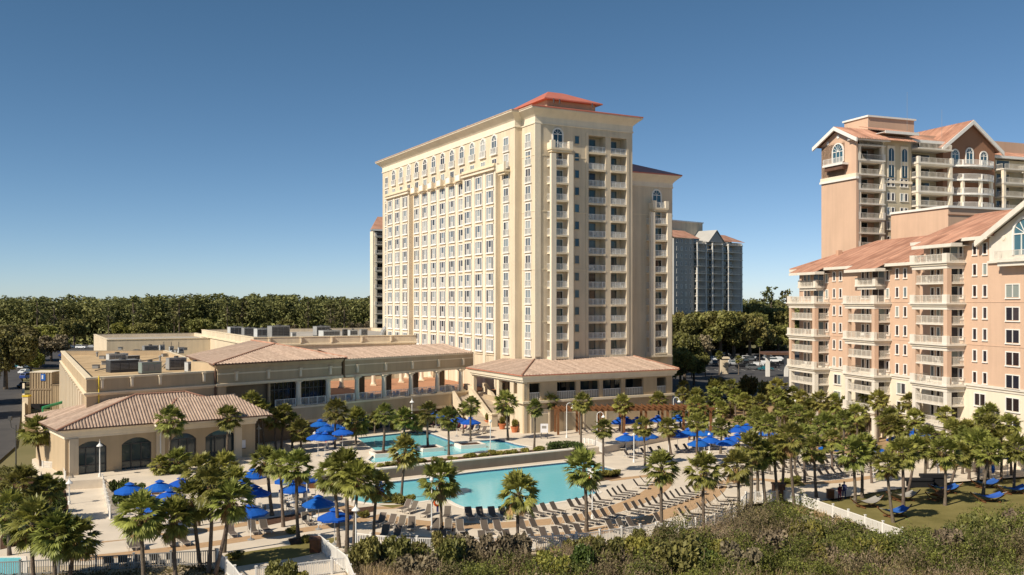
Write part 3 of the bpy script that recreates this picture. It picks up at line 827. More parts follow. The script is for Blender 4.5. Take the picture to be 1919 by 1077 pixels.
    # ground floor glazing under the terrace
    for a,b in ((545,575),(580,618),(625,660),(668,700),(706,740)):
        xa_, xb_ = LX(a,1.45), LX(b,1.45); wd = xb_-xa_
        g = MB(); g.box(0,wd,-.05,0,0,2.6,'glass_blue')
        for i in range(4): g.box(wd*i/3-.05,wd*i/3+.05,-.1,-.05,0,2.6,'white_metal')
        g.obj('ground_window', t, L0+LE*xa_+LN*1.45+V((0,0,TZ)), RZL)
    return t
build_wing()

def build_ballroom():
    c = V((-50.6,183,0)); z = 14.0
    t = thing('ballroom_block', 'large flat roofed cream and tan block behind the low tiled roofs', 'flat block', c)
    P1 = c+azv(66)*44; P3 = c+U*58; P2 = P1+U*58
    g = MB(); f=[c,P1,P2,P3]
    g.prism(f,0,13.2,'cream','grey_roof')
    ins = offset_poly(f,-.5); out = offset_poly(f,0); n=4
    vs = [(p.x,p.y,zz) for (ring,zz) in ((out,13.2),(out,z),(ins,z),(ins,13.2)) for p in ring]
    g.add(vs,[(k*n+i,k*n+(i+1)%n,(k+1)*n+(i+1)%n,(k+1)*n+i) for k in range(3) for i in range(n)],'cream')
    g.obj('wall', t)
    g = MB(); loft(g,f,[(.02,12.2),(.25,12.3),(.25,12.6),(.02,12.65)],'trim',cap=False); loft(g,f,[(.02,z-.15),(.08,z-.12),(.08,z+.02),(-.55,z+.03)],'trim',cap=False); g.obj('parapet_cap', t)
    for i in range(7): inst(WLAMP,'wall_lamp',t,c+azv(66)*(3+i*6.2)+V((0,0,12.7)),math.atan2(azv(66).y,azv(66).x))
    # lower roof to the side
    c2 = G(200,637,12.2); 
    t2 = thing('rear_roof_block', 'low flat roofed block with a pale parapet at the edge of the wood', 'flat block', c2)
    d = azv(64); f=[c2,c2+d*26,c2+d*26+U*40,c2+U*40]
    g = MB(); g.prism(f,0,11.4,'cream','grey_roof'); ins=offset_poly(f,-.5); out=offset_poly(f,0)
    vs = [(p.x,p.y,zz) for (ring,zz) in ((out,11.4),(out,12.3),(ins,12.3),(ins,11.4)) for p in ring]
    g.add(vs,[(k*n+i,k*n+(i+1)%n,(k+1)*n+(i+1)%n,(k+1)*n+i) for k in range(3) for i in range(n)],'cream')
    g.obj('wall', t2)
    g = MB(); loft(g,f,[(.02,12.2),(.1,12.22),(.1,12.34),(-.55,12.35)],'trim',cap=False); g.obj('parapet_cap', t2)
build_ballroom()

def build_stairs():
    top = V((-7.4,158.6,0)); bot = V((-2.9,149.4,0)); d = (bot-top).normalized(); side = V((-d.y,d.x,0))
    t = thing('outdoor_stair', 'cream walled outdoor stair climbing from the pool deck to the upper terrace', 'stair', bot+V((0,0,TZ)))
    Lg = (bot-top).length; rz = math.atan2(d.y,d.x)
    def side_wall(y0,y1):
        g = MB(); x1=Lg
        prof = [(-1.2,7.0),(0,7.0),(x1-1.0,2.7),(x1,2.7),(x1,-.3),(x1-2,-.3),(-1.2,5.2)]
        k = len(prof); vs=[(x,y0,z) for x,z in prof]+[(x,y1,z) for x,z in prof]
        g.add(vs,[tuple(range(k))[::-1],tuple(range(k,2*k))]+[(i,(i+1)%k,k+(i+1)%k,k+i) for i in range(k)],'cream')
        g.box(x1-1.0,x1+.35,y0-.2,y1+.2,-.3,2.9,'cream'); g.box(x1-1.1,x1+.45,y0-.3,y1+.3,2.9,3.1,'trim')
        g.obj('side_wall', t, top, rz)
    side_wall(-.3,.3)
    side_wall(-4.0,-3.5) if False else None
    def flight(y0,y1):
        g = MB(); n=26
        for i in range(n):
            z = 5.75-(i+1)*(5.75-TZ)/n; x0=Lg*i/n
            g.box(x0,x0+Lg/n,y0,y1,max(-.3,z-.6),z,'concrete')
        g.obj('step_flight', t, top, rz)
    flight(-3.2,-.3); flight(.3,3.0)
    g = MB(); x1=Lg-2
    def sw(y0,y1):
        prof=[(-1.2,7.0),(0,7.0),(x1*.75,3.6),(x1*.75,2.2),(-1.2,5.2)]
        k=len(prof); vs=[(x,y0,z) for x,z in prof]+[(x,y1,z) for x,z in prof]
        g.add(vs,[tuple(range(k))[::-1],tuple(range(k,2*k))]+[(i,(i+1)%k,k+(i+1)%k,k+i) for i in range(k)],'cream')
    sw(-3.75,-3.2); sw(3.0,3.5); g.obj('outer_wall', t, top, rz)
build_stairs()

# ------------------------------------------------------------------ pool house
def build_pool_house():
    a0 = G(122,892,TZ); b0 = V((-33.3,121.1,0)); a0.z=0
    d = (b0-a0).normalized(); n = V((-d.y,d.x,0)); rz = math.atan2(d.y,d.x); Lg = (b0-a0).length
    t = thing('pool_house', 'low tan pool house with pinkish tiled hip roof and dark arched windows', 'pool house', a0+V((0,0,TZ)))
    dep = 15.5; ze = 6.45
    O = a0
    hole = [(142,200),(228,284),(320,368),(385,441)]
    hs = [(hit(a,O,d),hit(b,O,d)) for a,b in hole]
    g = MB(); zt = 5.6
    # front wall built around the arched openings
    xs = 0
    for (a,b) in hs:
        g.box(xs,a,0,.45,-.4,zt,'tan'); w=(b-a)/2; c=(a+b)/2; hh=3.0; rise=.75; m=10
        top = [(c-w+2*w*i/m, TZ+hh+rise*math.sin(PI*i/m)**.8) for i in range(m+1)]
        for (x0,z0),(x1,z1) in zip(top,top[1:]):
            g.add([(x0,0,z0),(x1,0,z1),(x1,0,zt),(x0,0,zt),(x0,.45,z0),(x1,.45,z1)],[(0,1,2,3),(0,4,5,1)],'tan')
        xs = b
    g.box(xs,Lg,0,.45,-.4,zt,'tan'); g.box(0,Lg,0,.45,zt,ze-.1,'tan')
    g.box(0,.45,.45,dep,-.4,ze-.1,'tan'); g.box(Lg-.45,Lg,.45,dep,-.4,ze-.1,'tan'); g.box(.45,Lg-.45,dep-.4,dep,-.4,ze-.1,'tan')
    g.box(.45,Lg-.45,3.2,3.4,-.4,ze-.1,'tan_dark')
    g.obj('wall', t, O, rz)
    g = MB(); f=[(0,0),(Lg,0),(Lg,dep),(0,dep)]
    loft(g,f,[(.02,5.2),(.1,5.22),(.1,5.5),(.22,5.55),(.3,5.95),(.6,6.2),(.65,6.35),(.95,6.4)],'cream_pale',cap=False); g.obj('eaves', t, O, rz)
    for (a,b) in hs:
        w=b-a; g=MB(); m=12; hh=3.0; rise=.75
        pts=[(0,TZ)]+[(w*i/m,TZ+hh+rise*math.sin(PI*i/m)**.8) for i in range(m+1)]+[(w,TZ)]
        g.face([(x,.32,z) for x,z in pts][::-1],'glass_dark')
        for x in (0.05,w/3,w*2/3,w-.05): g.box(x-.05,x+.05,.2,.31,TZ,TZ+hh,'dark_metal')
        g.box(0,w,.2,.31,TZ+.9,TZ+1.0,'dark_metal'); g.box(0,w,.22,.31,TZ+hh-.05,TZ+hh+.05,'dark_metal')
        g.obj('arched_window', t, O+d*a, rz)
    g = MB(); o=1.1; z0=ze; zr=9.6
    q=[V((-o,-o,z0)),V((Lg+o,-o,z0)),V((Lg+o,dep+o,z0)),V((-o,dep+o,z0))]
    inv = Matrix.Rotation(-rz,4,'Z') @ Matrix.Translation(-O)
    r0 = inv @ G(248,738.5,zr); r1 = inv @ G(352,735.5,zr)
    ym=(r0.y+r1.y)/2; r0.y=r1.y=ym
    roof_face(g,[q[0],q[1],r1,r0],'tile',.36,.085); roof_face(g,[q[3],q[0],r0],'tile',.42,.05); roof_face(g,[q[1],q[2],r1],'tile',.36,.07); g.face([q[2],q[3],r0,r1],'tile')
    for a_,b_ in ((q[0],r0),(q[1],r1),(r0,r1)): g.tube(a_+V((0,0,.06)),b_+V((0,0,.06)),.13,.13,'tile_red',6)
    g.box(-o,Lg+o,-o-.06,-o,z0-.12,z0+.03,'wood_dark'); g.box(-o-.06,-o,-o,dep+o,z0-.12,z0+.03,'wood_dark')
    g.obj('roof', t, O, rz)
    # small front gable fold on the longer half
    g = MB(); x0=hit(290,O,d)
    p0=V((x0-.6,-o-1.3,z0+.02)); p1=V((Lg+o+.3,-o-1.3,z0+.02))
    sl=(zr-z0)/(ym+o)
    k0=V((x0+3.2,-o+2.6,z0+sl*2.6+.16)); k1=V((Lg-2.3,-o+2.6,z0+sl*2.6+.16))
    roof_face(g,[p0,p1,k1,k0],'tile',.36,.085); g.face([V((x0-.6,-o,z0)),p0,k0],'tile'); g.face([p1,V((Lg+o+.3,-o,z0)),k1],'tile')
    g.tube(p0+V((0,0,.05)),k0+V((0,0,.05)),.1,.1,'tile_red',6)
    g.box(x0-.6,Lg+o+.3,-o-1.36,-o-1.3,z0-.1,z0+.05,'wood_dark'); g.box(x0-.4,Lg+.8,-1.9,-1.0,z0-.4,z0-.02,'cream_pale')
    g.obj('front_roof_fold', t, O, rz)
    for x in (.9, hit(300,O,d), hit(445,O,d)):
        g = MB(); g.box(-.5,.5,-.25,0,-.4,5.2,'cream'); g.obj('pilaster', t, O+d*x, rz)
    g = MB(); g.box(-.35,.35,-.06,0,2.2,3.2,'sign_white'); g.box(-.42,.42,-.04,0,2.1,2.2,'dark_metal'); g.obj('wall_notice', t, O+d*hit(455,O,d), rz)
    g = MB(); g.tube((0,-.3,-.3),(0,-.3,5.6),.09,.09,'white_metal',8); g.obj('downpipe', t, O+d*hit(299.5,O,d), rz)
build_pool_house()
# ------------------------------------------------------------------ peach apartment house
def apt_window(w,h,n=2,fr='white',gl='curtain'):
    g = MB(); g.box(-w/2,w/2,-.02,.03,0,h,gl) if n==1 else None
    if n==2:
        g.box(-w/2,-.04,-.02,.03,0,h,gl); g.box(.04,w/2,-.02,.03,0,h,gl); g.box(-.05,.05,-.09,.0,0,h,fr)
    g.box(-w/2-.13,-w/2,-.1,0,-.12,h+.12,fr); g.box(w/2,w/2+.13,-.1,0,-.12,h+.12,fr); g.box(-w/2,w/2,-.1,0,h,h+.12,fr); g.box(-w/2-.2,w/2+.2,-.16,0,-.22,-.1,fr)
    return g.mesh('window')
AW = dict(s=apt_window(.62,1.35,1), d=apt_window(1.9,1.5), d2=apt_window(2.2,1.6))
def fan_window(w,h):
    g = MB(); f='white'
    arch_panel(g,w,h,-.05,0,'glass_blue',14); arch_trim(g,w-.05,w+.25,h,-.2,f,14)
    g.box(-w,w,-.14,-.05,h-.08,h+.08,f)
    for x in (-w*.33,w*.33): g.box(x-.06,x+.06,-.14,-.05,0,h-.08,f)
    for a in range(30,180,30): g.tube((0,-.1,h),(math.cos(R(a))*w*.96,-.1,h+math.sin(R(a))*w*.96),.05,.05,f,4,False)
    arch_trim(g,w*.33,w*.33+.1,h,-.14,f,8) if False else None
    return g.mesh('fan_window')
FANW = fan_window(1.9,2.6)

def plastic_chair():
    g=MB(); 
    for x in (-.22,.22):
        for y in (-.2,.22): g.box(x-.025,x+.025,y-.025,y+.025,0,.42 if y<0 else .85,'white')
    g.box(-.25,.25,-.24,.25,.40,.44,'white'); g.box(-.25,.25,.2,.25,.5,.86,'white'); return g.mesh('balcony_chair')
BCH = plastic_chair()

def build_apartments():
    A2 = -13.1
    u = azv(A2); n_out = V((-u.y,u.x,0)); d = -u
    Q = V((62.85,120.8,0)); rz = math.atan2(d.y,d.x); nin = -n_out
    t = thing('apartment_house', 'peach apartment house with white stacked balconies and red tiled roof', 'apartments', Q)
    # local frame: origin at Q, x towards the eye (x = -t), y into the wall
    g = MB(); DP = 19
    wl = lambda x0,x1,z1: (g.box(x0,x1,0,DP,9.85,z1,'orange'), g.box(x0,x1,.02,DP,-.3,9.85,'cream_pale'))
    T_END, T_MID, T_GAB = 48.8, 14.6, 1.4
    wl(-T_END,-T_MID,26.5); wl(-T_MID,-T_GAB,29.3); wl(-T_GAB,14,26.3)
    g.obj('wall', t, Q, rz)
    g = MB()      # string course between the storeys
    g.box(-T_END-.1,14,-.16,.0,9.7,10.0,'apt_trim'); g.box(-T_END-.1,14,-.09,0,9.35,9.5,'apt_trim'); g.box(-T_END,14,-.05,0,15.2,15.3,'orange'); g.box(-T_END,14,-.05,0,20.9,21.0,'orange')
    g.obj('string_course', t, Q, rz)
    # white gable
    g = MB(); gx0,gx1 = -T_GAB,14; gm=(gx0+gx1)/2; zg=33.3
    g.box(gx0,gx1,-.12,DP,26.3,29.3,'apt_trim'); g.add([(gx0,-.12,29.3),(gx1,-.12,29.3),(gm,-.12,zg),(gx0,DP,29.3),(gx1,DP,29.3),(gm,DP,zg)],[(0,1,2),(5,4,3)],'apt_trim')
    g.box(gx0-.2,gx1+.2,-.3,-.12,26.0,26.3,'apt_trim')
    g.obj('gable_wall', t, Q, rz)
    g = MB()
    sl=(zg-29.3)/(gm-gx0); o=1.3
    for s_ in (-1,1):
        e=V((gm+s_*(gm-gx0+o),0,29.3-sl*o+.35)); r=V((gm,0,zg+.35))
        for y0,y1,mt,dz in ((-1.3,DP+1,'tile_red',0),):
            pts=[V((e.x,y0,e.z)),V((e.x,y1,e.z)),V((r.x,y1,r.z)),V((r.x,y0,r.z))]
            roof_face(g,pts,mt,.5,.08)
        a=[V((e.x,-1.32,e.z-.75)),V((r.x,-1.32,r.z-.75)),V((r.x,-1.32,r.z+.03)),V((e.x,-1.32,e.z+.03))]
        b=[p+V((0,.3,0)) for p in a]
        g.add(a+b,[(0,1,2,3),(7,6,5,4),(0,4,5,1),(1,5,6,2),(2,6,7,3),(3,7,4,0)],'apt_trim')
        g.add([V((e.x,-1.3,e.z-.1)),V((e.x,0,e.z-.1)),V((r.x,0,r.z-.1)),V((r.x,-1.3,r.z-.1))],[(0,1,2,3)],'apt_trim')
        g.box(e.x-.06*s_,e.x+.1*s_,-1.3,DP+1,e.z-.6,e.z-.02,'apt_trim')
    g.obj('gable_roof', t, Q, rz)
    g = MB(); g.tube((gx0+2.6,-.14,29.2),(gx0+2.6,-.12,29.2),.5,.5,'cream_pale',16); g.tube((gx0+2.6,-.2,29.2),(gx0+2.6,-.14,29.2),.34,.34,'apt_trim',16); g.obj('round_vent', t, Q, rz)
    inst(FANW,'fan_window',t,Q+u*(-4.9)+n_out*.12+V((0,0,26.9)),rz)
    # tiled roofs, white eaves
    def hip(x0,x1,z,ridge_h,endL=True,endR=True,name='tiled_roof'):
        g=MB(); o=1.2; y0,y1=-o,DP+o; ym=DP/2
        xa,xb=x0-o,x1+o
        ra=V((x0+(ym if endL else -o),ym,z+ridge_h)); rb=V((x1-(ym if endR else -o),ym,z+ridge_h))
        q=[V((xa,y0,z)),V((xb,y0,z)),V((xb,y1,z)),V((xa,y1,z))]
        roof_face(g,[q[0],q[1],rb,ra],'tile_red',.5,.1); g.face([q[2],q[3],ra,rb],'tile_red')
        roof_face(g,[q[3],q[0],ra],'tile_red',.5,.1,ribs=endL); g.face([q[1],q[2],rb],'tile_red')
        g.tube(ra+V((0,0,.06)),rb+V((0,0,.06)),.16,.16,'tile_red',6)
        if endL: g.tube(q[0]+V((0,0,.06)),ra+V((0,0,.06)),.16,.16,'tile_red',6)
        g.box(xa,xb,y0-.1,y0,z-.42,z+.03,'apt_trim'); g.box(xa-.1,xa,y0-.1,y1,z-.42,z+.03,'apt_trim'); g.box(xa,xb,y0,0,z-.12,z-.03,'apt_trim')
        g.obj(name,t,Q,rz)
        return q
    hip(-T_END,-T_MID-1.3,26.75,4.6,True,False)
    hip(-T_MID,-T_GAB-.3,29.55,4.2,False,False)
    # lower eave steps in front of the balcony bays
    def bay_eave(t0,t1,z):
        g=MB(); x0,x1=-t1,-t0; sl=4.6/(DP/2+1.2)
        yf=-2.9; zf=z-(2.9-1.2)*sl
        q=[V((x0-.7,yf,zf)),V((x1+.9,yf,zf)),V((x1+.9,.6,z+1.8*sl+.05)),V((x0-.7,.6,z+1.8*sl+.05))]
        roof_face(g,q,'tile_red',.5,.1)
        g.box(x0-.7,x1+.9,yf-.1,yf,zf-.42,zf+.03,'apt_trim'); g.box(x1+.8,x1+.92,yf,-1.2,zf-.4,zf+.1,'apt_trim'); g.box(x0-.7,x1+.8,yf,0,zf-.3,zf-.2,'apt_trim')
        g.obj('bay_eave',t,Q,rz)
    bay_eave(39.6,46.5,26.75); bay_eave(22.8,29.4,26.75); bay_eave(6.0,12.6,29.55)
    g=MB(); g.box(-43.5,-42.7,4,4.8,28.0,30.0,'orange_deep'); g.obj('chimney',t,Q,rz)
    # windows
    ks=[5.2,8.0,10.9,13.8,16.65,19.5,22.4,25.25]
    for tt in (19.7,36.6):
        for z in ks:
            if z<9: inst(AW['d'],'window',t,Q+u*tt+V((0,0,z-.75)),rz); continue
            if z>25.3: continue
            for o in (-.95,.95): inst(AW['s'],'window',t,Q+u*(tt+o)+V((0,0,z-.65)),rz)
    for z in ks+[28.0]:
        if z<9: inst(AW['d'],'window',t,Q+u*3.2+V((0,0,z-.75)),rz)
        else:
            for o in (-.95,.95): inst(AW['s'],'window',t,Q+u*(3.2+o)+V((0,0,z-.65)),rz)
    for z in ks[:-1]+[2.3]:
        inst(AW['d2'],'window',t,Q+u*(-2.6)+V((0,0,z-.85)),rz); inst(AW['d2'],'window',t,Q+u*(-7.2)+V((0,0,z-.85)),rz)
    g=MB(); g.box(-4.0,4.0,-1.5,0,0,.35,'apt_trim'); g.box(-3.6,3.6,-1.2,0,-.5,0,'apt_trim'); railing(g,-3.9,3.9,-1.35,.35,1.1,'apt_trim',.2); railing_y(g,-3.9,-1.3,0,.35,1.1,'apt_trim',.2)
    g.obj('gable_balcony',t,Q+u*(-4.9)+V((0,0,26.0)),rz)
    # balcony stacks
    P=2.8
    def slab(w,thick):
        g=MB()
        if thick:
            g.box(-.35,w+.35,-P-.35,0,-.22,0,'apt_trim'); g.box(-.15,w+.15,-P-.15,0,-.5,-.22,'cream_pale'); g.box(0.01,w-.01,-P+.01,0,-.95,-.5,'apt_trim')
        else:
            g.box(.1,w-.1,-P+.1,0,-.2,0,'apt_trim')
        return g.mesh('balcony')
    def rails(w,thick):
        g=MB()
        if thick:
            for x0,x1 in ((-.2,.75),(w-.75,w+.2)): g.box(x0,x1,-P-.2,-P+.3,0,1.12,'apt_trim')
            railing(g,.75,w-.75,-P-.05,0,1.05,'apt_trim',.17); railing_y(g,w+.1,-P+.3,0,0,1.05,'apt_trim',.17); railing_y(g,-.1,-P+.3,0,0,1.05,'apt_trim',.17)
        else:
            railing(g,.6,w-.6,-P+.25,0,1.05,'apt_trim',.17); railing_y(g,w-.25,-P+.5,0,0,1.05,'apt_trim',.17); railing_y(g,.25,-P+.5,0,0,1.05,'apt_trim',.17)
        return g.mesh('railing')
    rr=random.Random(4)
    lv=[26.45,23.62,20.85,18.0,15.25,12.45,9.7,6.95,4.2]
    for (t0,t1,top) in ((6.1,13.5,26.45),(22.3,30.2,23.62),(39.1,47.6,23.62)):
        w=t1-t0; org=Q+u*t1
        for i,z in enumerate(lv):
            if z>top+.1: continue
            thick = i%2==0
            small = (z>23 and top<24)
            if small:
                ww=w*.62; g=MB(); g.box(-.25,ww+.25,-1.9,0,-.25,0,'apt_trim'); g.box(0,ww,-1.6,0,-.7,-.25,'apt_trim'); bo=g.obj('balcony',t,org+u*(-.2)*w+V((0,0,z)),rz)
                g=MB(); g.box(-.2,.5,-1.85,-1.4,0,1.1,'apt_trim'); g.box(ww-.5,ww+.2,-1.85,-1.4,0,1.1,'apt_trim'); railing(g,.5,ww-.5,-1.7,0,1.05,'apt_trim',.17); railing_y(g,ww+.1,-1.4,0,0,1.05,'apt_trim',.17); railing_y(g,-.1,-1.4,0,0,1.05,'apt_trim',.17); sub(g.mesh('railing'),'railing',bo)
            else:
                bo=inst(slab(w,thick),'balcony',t,org+V((0,0,z)),rz); sub(rails(w,thick),'railing',bo)
                if rr.random()<.7:
                    ch=sub(BCH,'balcony_chair',bo); ch.location=(w*rr.uniform(.2,.8),-1.5,0); ch.rotation_euler=(0,0,rr.uniform(0,6))
            # what opens onto the balcony
            dz = z+.1
            inst(AW['s'],'window',t,org-u*(.85)+V((0,0,z+.75)),rz); inst(AW['s'],'window',t,org-u*(2.1)+V((0,0,z+.75)),rz)
            g=MB(); g.box(-1.5,-.04,-.04,.02,0,2.2,'curtain'); g.box(.04,1.5,-.04,.02,0,2.2,'curtain'); g.box(-.05,.05,-.09,0,0,2.2,'apt_trim'); g.box(-1.6,-1.5,-.1,0,0,2.3,'apt_trim'); g.box(1.5,1.6,-.1,0,0,2.3,'apt_trim'); g.box(-1.5,1.5,-.1,0,2.2,2.3,'apt_trim')
            g.obj('sliding_door',t,org-u*(w*.62)+V((0,0,z+.02)),rz)
            if z>7: inst(AW['s'],'window',t,org-u*(w-.7)+V((0,0,z+.75)),rz)
        # corner columns from the ground up to the first full balcony from the top
        zt = top-.95 if top>26 else 20.85-.95
        for x0,x1 in ((0.05,.75),(w-.8,w-.05)):
            g=MB(); g.box(x0,x1,-P+.05,-P+.75,9.8,zt,'orange'); g.box(x0,x1,-P+.05,-P+.75,-.3,9.7-.95,'apt_trim')
            g.obj('balcony_column',t,org,rz)
    # far end stub of the house
    g=MB(); g.box(-T_END-2.0,-T_END,2,DP-2,-.3,18.5,'orange'); 
    for z in (18.5,15.2,9.7): g.box(-T_END-2.2,-T_END,1.8,DP-2,z-.3,z+.1,'apt_trim')
    g.obj('end_wall',t,Q,rz)
build_apartments()

# ------------------------------------------------------------------ condominium towers
def balcony_unit(w,p,thick,z=0,arc=False):
    g=MB()
    g.box(-.1,w+.1,-p-.1,0,-.22 if not thick else -.3,0,'apt_trim')
    if thick: g.box(.1,w-.1,-p+.1,0,-.6,-.3,'cream_pale')
    g2=MB()
    for x0,x1 in ((-.1,.5),(w-.5,w+.1)):
        if thick: g2.box(x0,x1,-p-.1,-p+.4,0,1.15,'apt_trim')
    railing(g2,.4,w-.4,-p+.05,0,1.0,'apt_trim',.3); railing_y(g2,w-.0,-p+.3,0,0,1.0,'apt_trim',.3); railing_y(g2,0.0,-p+.3,0,0,1.0,'apt_trim',.3)
    return g.mesh('balcony'), g2.mesh('railing')

def build_condo():
    u=azv(-21); w=azv(69); C=V((66.0,179,0)); rz=math.atan2(w.y,w.x); rzu=math.atan2(-u.y,-u.x)
    t=thing('condo_tower','tall terracotta condominium tower with white balconies rising behind the peach apartments','condo tower',C)
    P=lambda s,q,z=0: C+w*s+u*q+V((0,0,z))
    fl=[34.3+2.83*k for k in range(-9,7)]      # up to 51.3
    g=MB()
    g.box(-0,7.1,3.2,9.98,0,52.1,'orange_deep'); g.box(0,.6,0,3.2,0,45.0,'orange'); g.box(-.02,.0,0,10,0,45.0,'orange')
    g.box(0,.35,0,10,45,52.4,'orange')
    g.box(.35,7.1,3.2,10,45,52.2,'orange')
    g.obj('end_wall',t,C,rz)
    g=MB(); g.box(-.35,.4,-.3,10.2,44.6,45.0,'white'); g.box(-.2,.4,-.2,10.1,45.0,45.7,'cream_pale'); g.obj('end_band',t,C,rz)
    # gable of the end wall
    gb=MB(); 
    vs=[(-.03,-.2,52.3),(-.03,10.2,52.3),(-.03,5.0,54.9),(.4,-.2,52.3),(.4,10.2,52.3),(.4,5.0,54.9)]
    gb.add(vs,[(0,2,1),(3,4,5),(0,1,4,3),(1,2,5,4),(2,0,3,5)],'orange'); gb.obj('gable_wall',t,C,rz)
    rf=MB(); zr=55.3; o=1.2; sl=.5
    for s_,y in ((-1,-.2-o),(1,10.2+o)):
        ze_=zr-sl*(5.1+o)
        roof_face(rf,[V((-o,y,ze_)),V((14,y,ze_)),V((14,5,zr)),V((-o,5,zr))],'tile_red',.6,.1)
        a=[V((-o-.02,y,ze_-.7)),V((-o-.02,5,zr-.7)),V((-o-.02,5,zr+.03)),V((-o-.02,y,ze_+.03))]; b=[p+V((.3,0,0)) for p in a]
        rf.add(a+b,[(0,1,2,3),(7,6,5,4),(0,4,5,1),(1,5,6,2),(2,6,7,3),(3,7,4,0)],'white')
    rf.obj('gable_roof',t,C,rz)
    inst(FANW,'fan_window',t,P(-.03,5,48.4),rzu,(.78,1,.8))
    g=MB(); g.box(-2.9,2.9,-1.5,0,0,.4,'white'); g.box(-2.5,2.5,-1.2,0,-.8,0,'wood_dark'); railing(g,-2.8,2.8,-1.35,.4,1.1,'white',.2); g.obj('end_balcony',t,P(-.03,5,47.6),rzu)
    for y in (2.0,5.0,8.0):
        g=MB(); g.tube((0,-.1,0),(0,0,0),.36,.36,'white',14); g.obj('round_vent',t,P(-.03,y,53.4 if y==5 else 52.6),rzu)
    # long side: blocks
    g=MB(); g.box(7.1,14.1,.6,12,0,53.3,'olive_wall'); g.box(14.1,22.9,3.0,16,0,52.6,'olive_wall'); g.box(36.8,60,3.0,20,0,50.8,'olive_wall')
    g.obj('side_wall',t,C,rz)
    g=MB(); g.box(22.9,36.8,1.2,18,0,52.6,'brown_wall'); g.add([(22.9,1.2,52.6),(36.8,1.2,52.6),(29.8,1.2,57.6),(22.9,18,52.6),(36.8,18,52.6),(29.8,18,57.6)],[(0,1,2),(5,4,3)],'brown_wall'); g.obj('brown_gable_wall',t,C,rz)
    rf=MB()
    for s_ in (-1,1):
        e=V((29.85+s_*8.3,0,51.9)); r=V((29.85,0,57.9))
        roof_face(rf,[V((e.x,0,e.z)),V((e.x,18,e.z)),V((r.x,18,r.z)),V((r.x,0,r.z))],'tile_red',.6,.1)
        a=[V((e.x,-.02,e.z-.8)),V((r.x,-.02,r.z-.8)),V((r.x,-.02,r.z+.03)),V((e.x,-.02,e.z+.03))]; b=[p+V((0,.3,0)) for p in a]
        rf.add(a+b,[(0,1,2,3),(7,6,5,4),(0,4,5,1),(1,5,6,2),(2,6,7,3),(3,7,4,0)],'white')
    rf.obj('brown_gable_roof',t,C,rz)
    rf=MB()
    roof_face(rf,[V((-.8,-.9,52.4)),V((7.4,-.9,52.4)),V((9,6,55.0)),V((2,6,55.0))],'tile_red',.6,.1)
    roof_face(rf,[V((6.6,-.4,54.2)),V((15,-.4,54.2)),V((15,7,56.2)),V((6.6,7,56.2))],'tile_red',.6,.1)
    roof_face(rf,[V((14.6,1.0,53.2)),V((23.0,1.0,53.2)),V((23.0,8,55.8)),V((14.6,8,55.8))],'tile_red',.6,.1)
    roof_face(rf,[V((36.5,1.6,51.4)),V((60,1.6,51.4)),V((60,10,54.4)),V((38,10,54.4))],'tile_red',.6,.1)
    for x0,x1,y,z in ((-.8,7.4,-.9,52.4),(6.6,15,-.4,54.2),(14.6,23,1.0,53.2),(36.5,60,1.6,51.4)):
        rf.box(x0,x1,y-.12,y,z-.5,z+.03,'white'); rf.box(x0,x1,y,y+2.5,z-.3,z-.2,'white')
    rf.box(4,56,6.2,14,52,55.4,'orange'); rf.obj('tiled_roof',t,C,rz)
    g=MB(); g.box(10,22,8,15,54,58.6,'orange'); g.box(9.7,22.3,7.7,15.3,58.6,58.95,'white'); g.box(31,41,9,15,54,57.6,'orange'); g.box(30.7,41.3,8.7,15.3,57.6,57.9,'white'); g.obj('plant_room',t,C,rz)
    for px,py0,y in ((1627,217,186),(1700,172,190),(1765,205,192)):
        p=D(px,py0,y); g=MB(); g.tube((0,0,54-p.z),(0,0,0),.035,.02,'grey_metal',5); g.obj('antenna',t,p)
    # balcony columns
    for (s0,s1,q,pj,nm) in ((.6,7.0,3.2,3.1,0),(14.3,23.2,3.0,4.0,1),(37.5,44.5,3.0,3.4,0),(46,53,3.0,3.4,0)):
        wd=s1-s0
        bt,rt=balcony_unit(wd,pj,True); bn,rn=balcony_unit(wd,pj,False)
        zt=fl[-1] if s0<30 else fl[-2]
        for x0,x1 in ((.05,.7),(wd-.7,wd-.05)):
            g=MB(); g.box(x0,x1,-pj+.05,-pj+.7,0,zt-(0 if nm==0 else 3),'cream_pale'); g.obj('balcony_column',t,P(s0,q),rz)
        for i,z in enumerate(fl):
            if s0>30 and z>50: continue
            if z<20: continue
            thick = (i%2==0) if s0<30 else (i%2==1)
            bo=inst(bt if thick else bn,'balcony',t,P(s0,q,z),rz); sub(rt if thick else rn,'railing',bo)
            g=MB(); g.box(wd*.25,wd*.75,-.06,0.02,.05,2.2,'glass_dark'); g.box(wd*.25-.1,wd*.25,-.1,0,0,2.3,'white'); g.box(wd*.75,wd*.75+.1,-.1,0,0,2.3,'white'); g.obj('sliding_door',t,P(s0,q,z),rz)
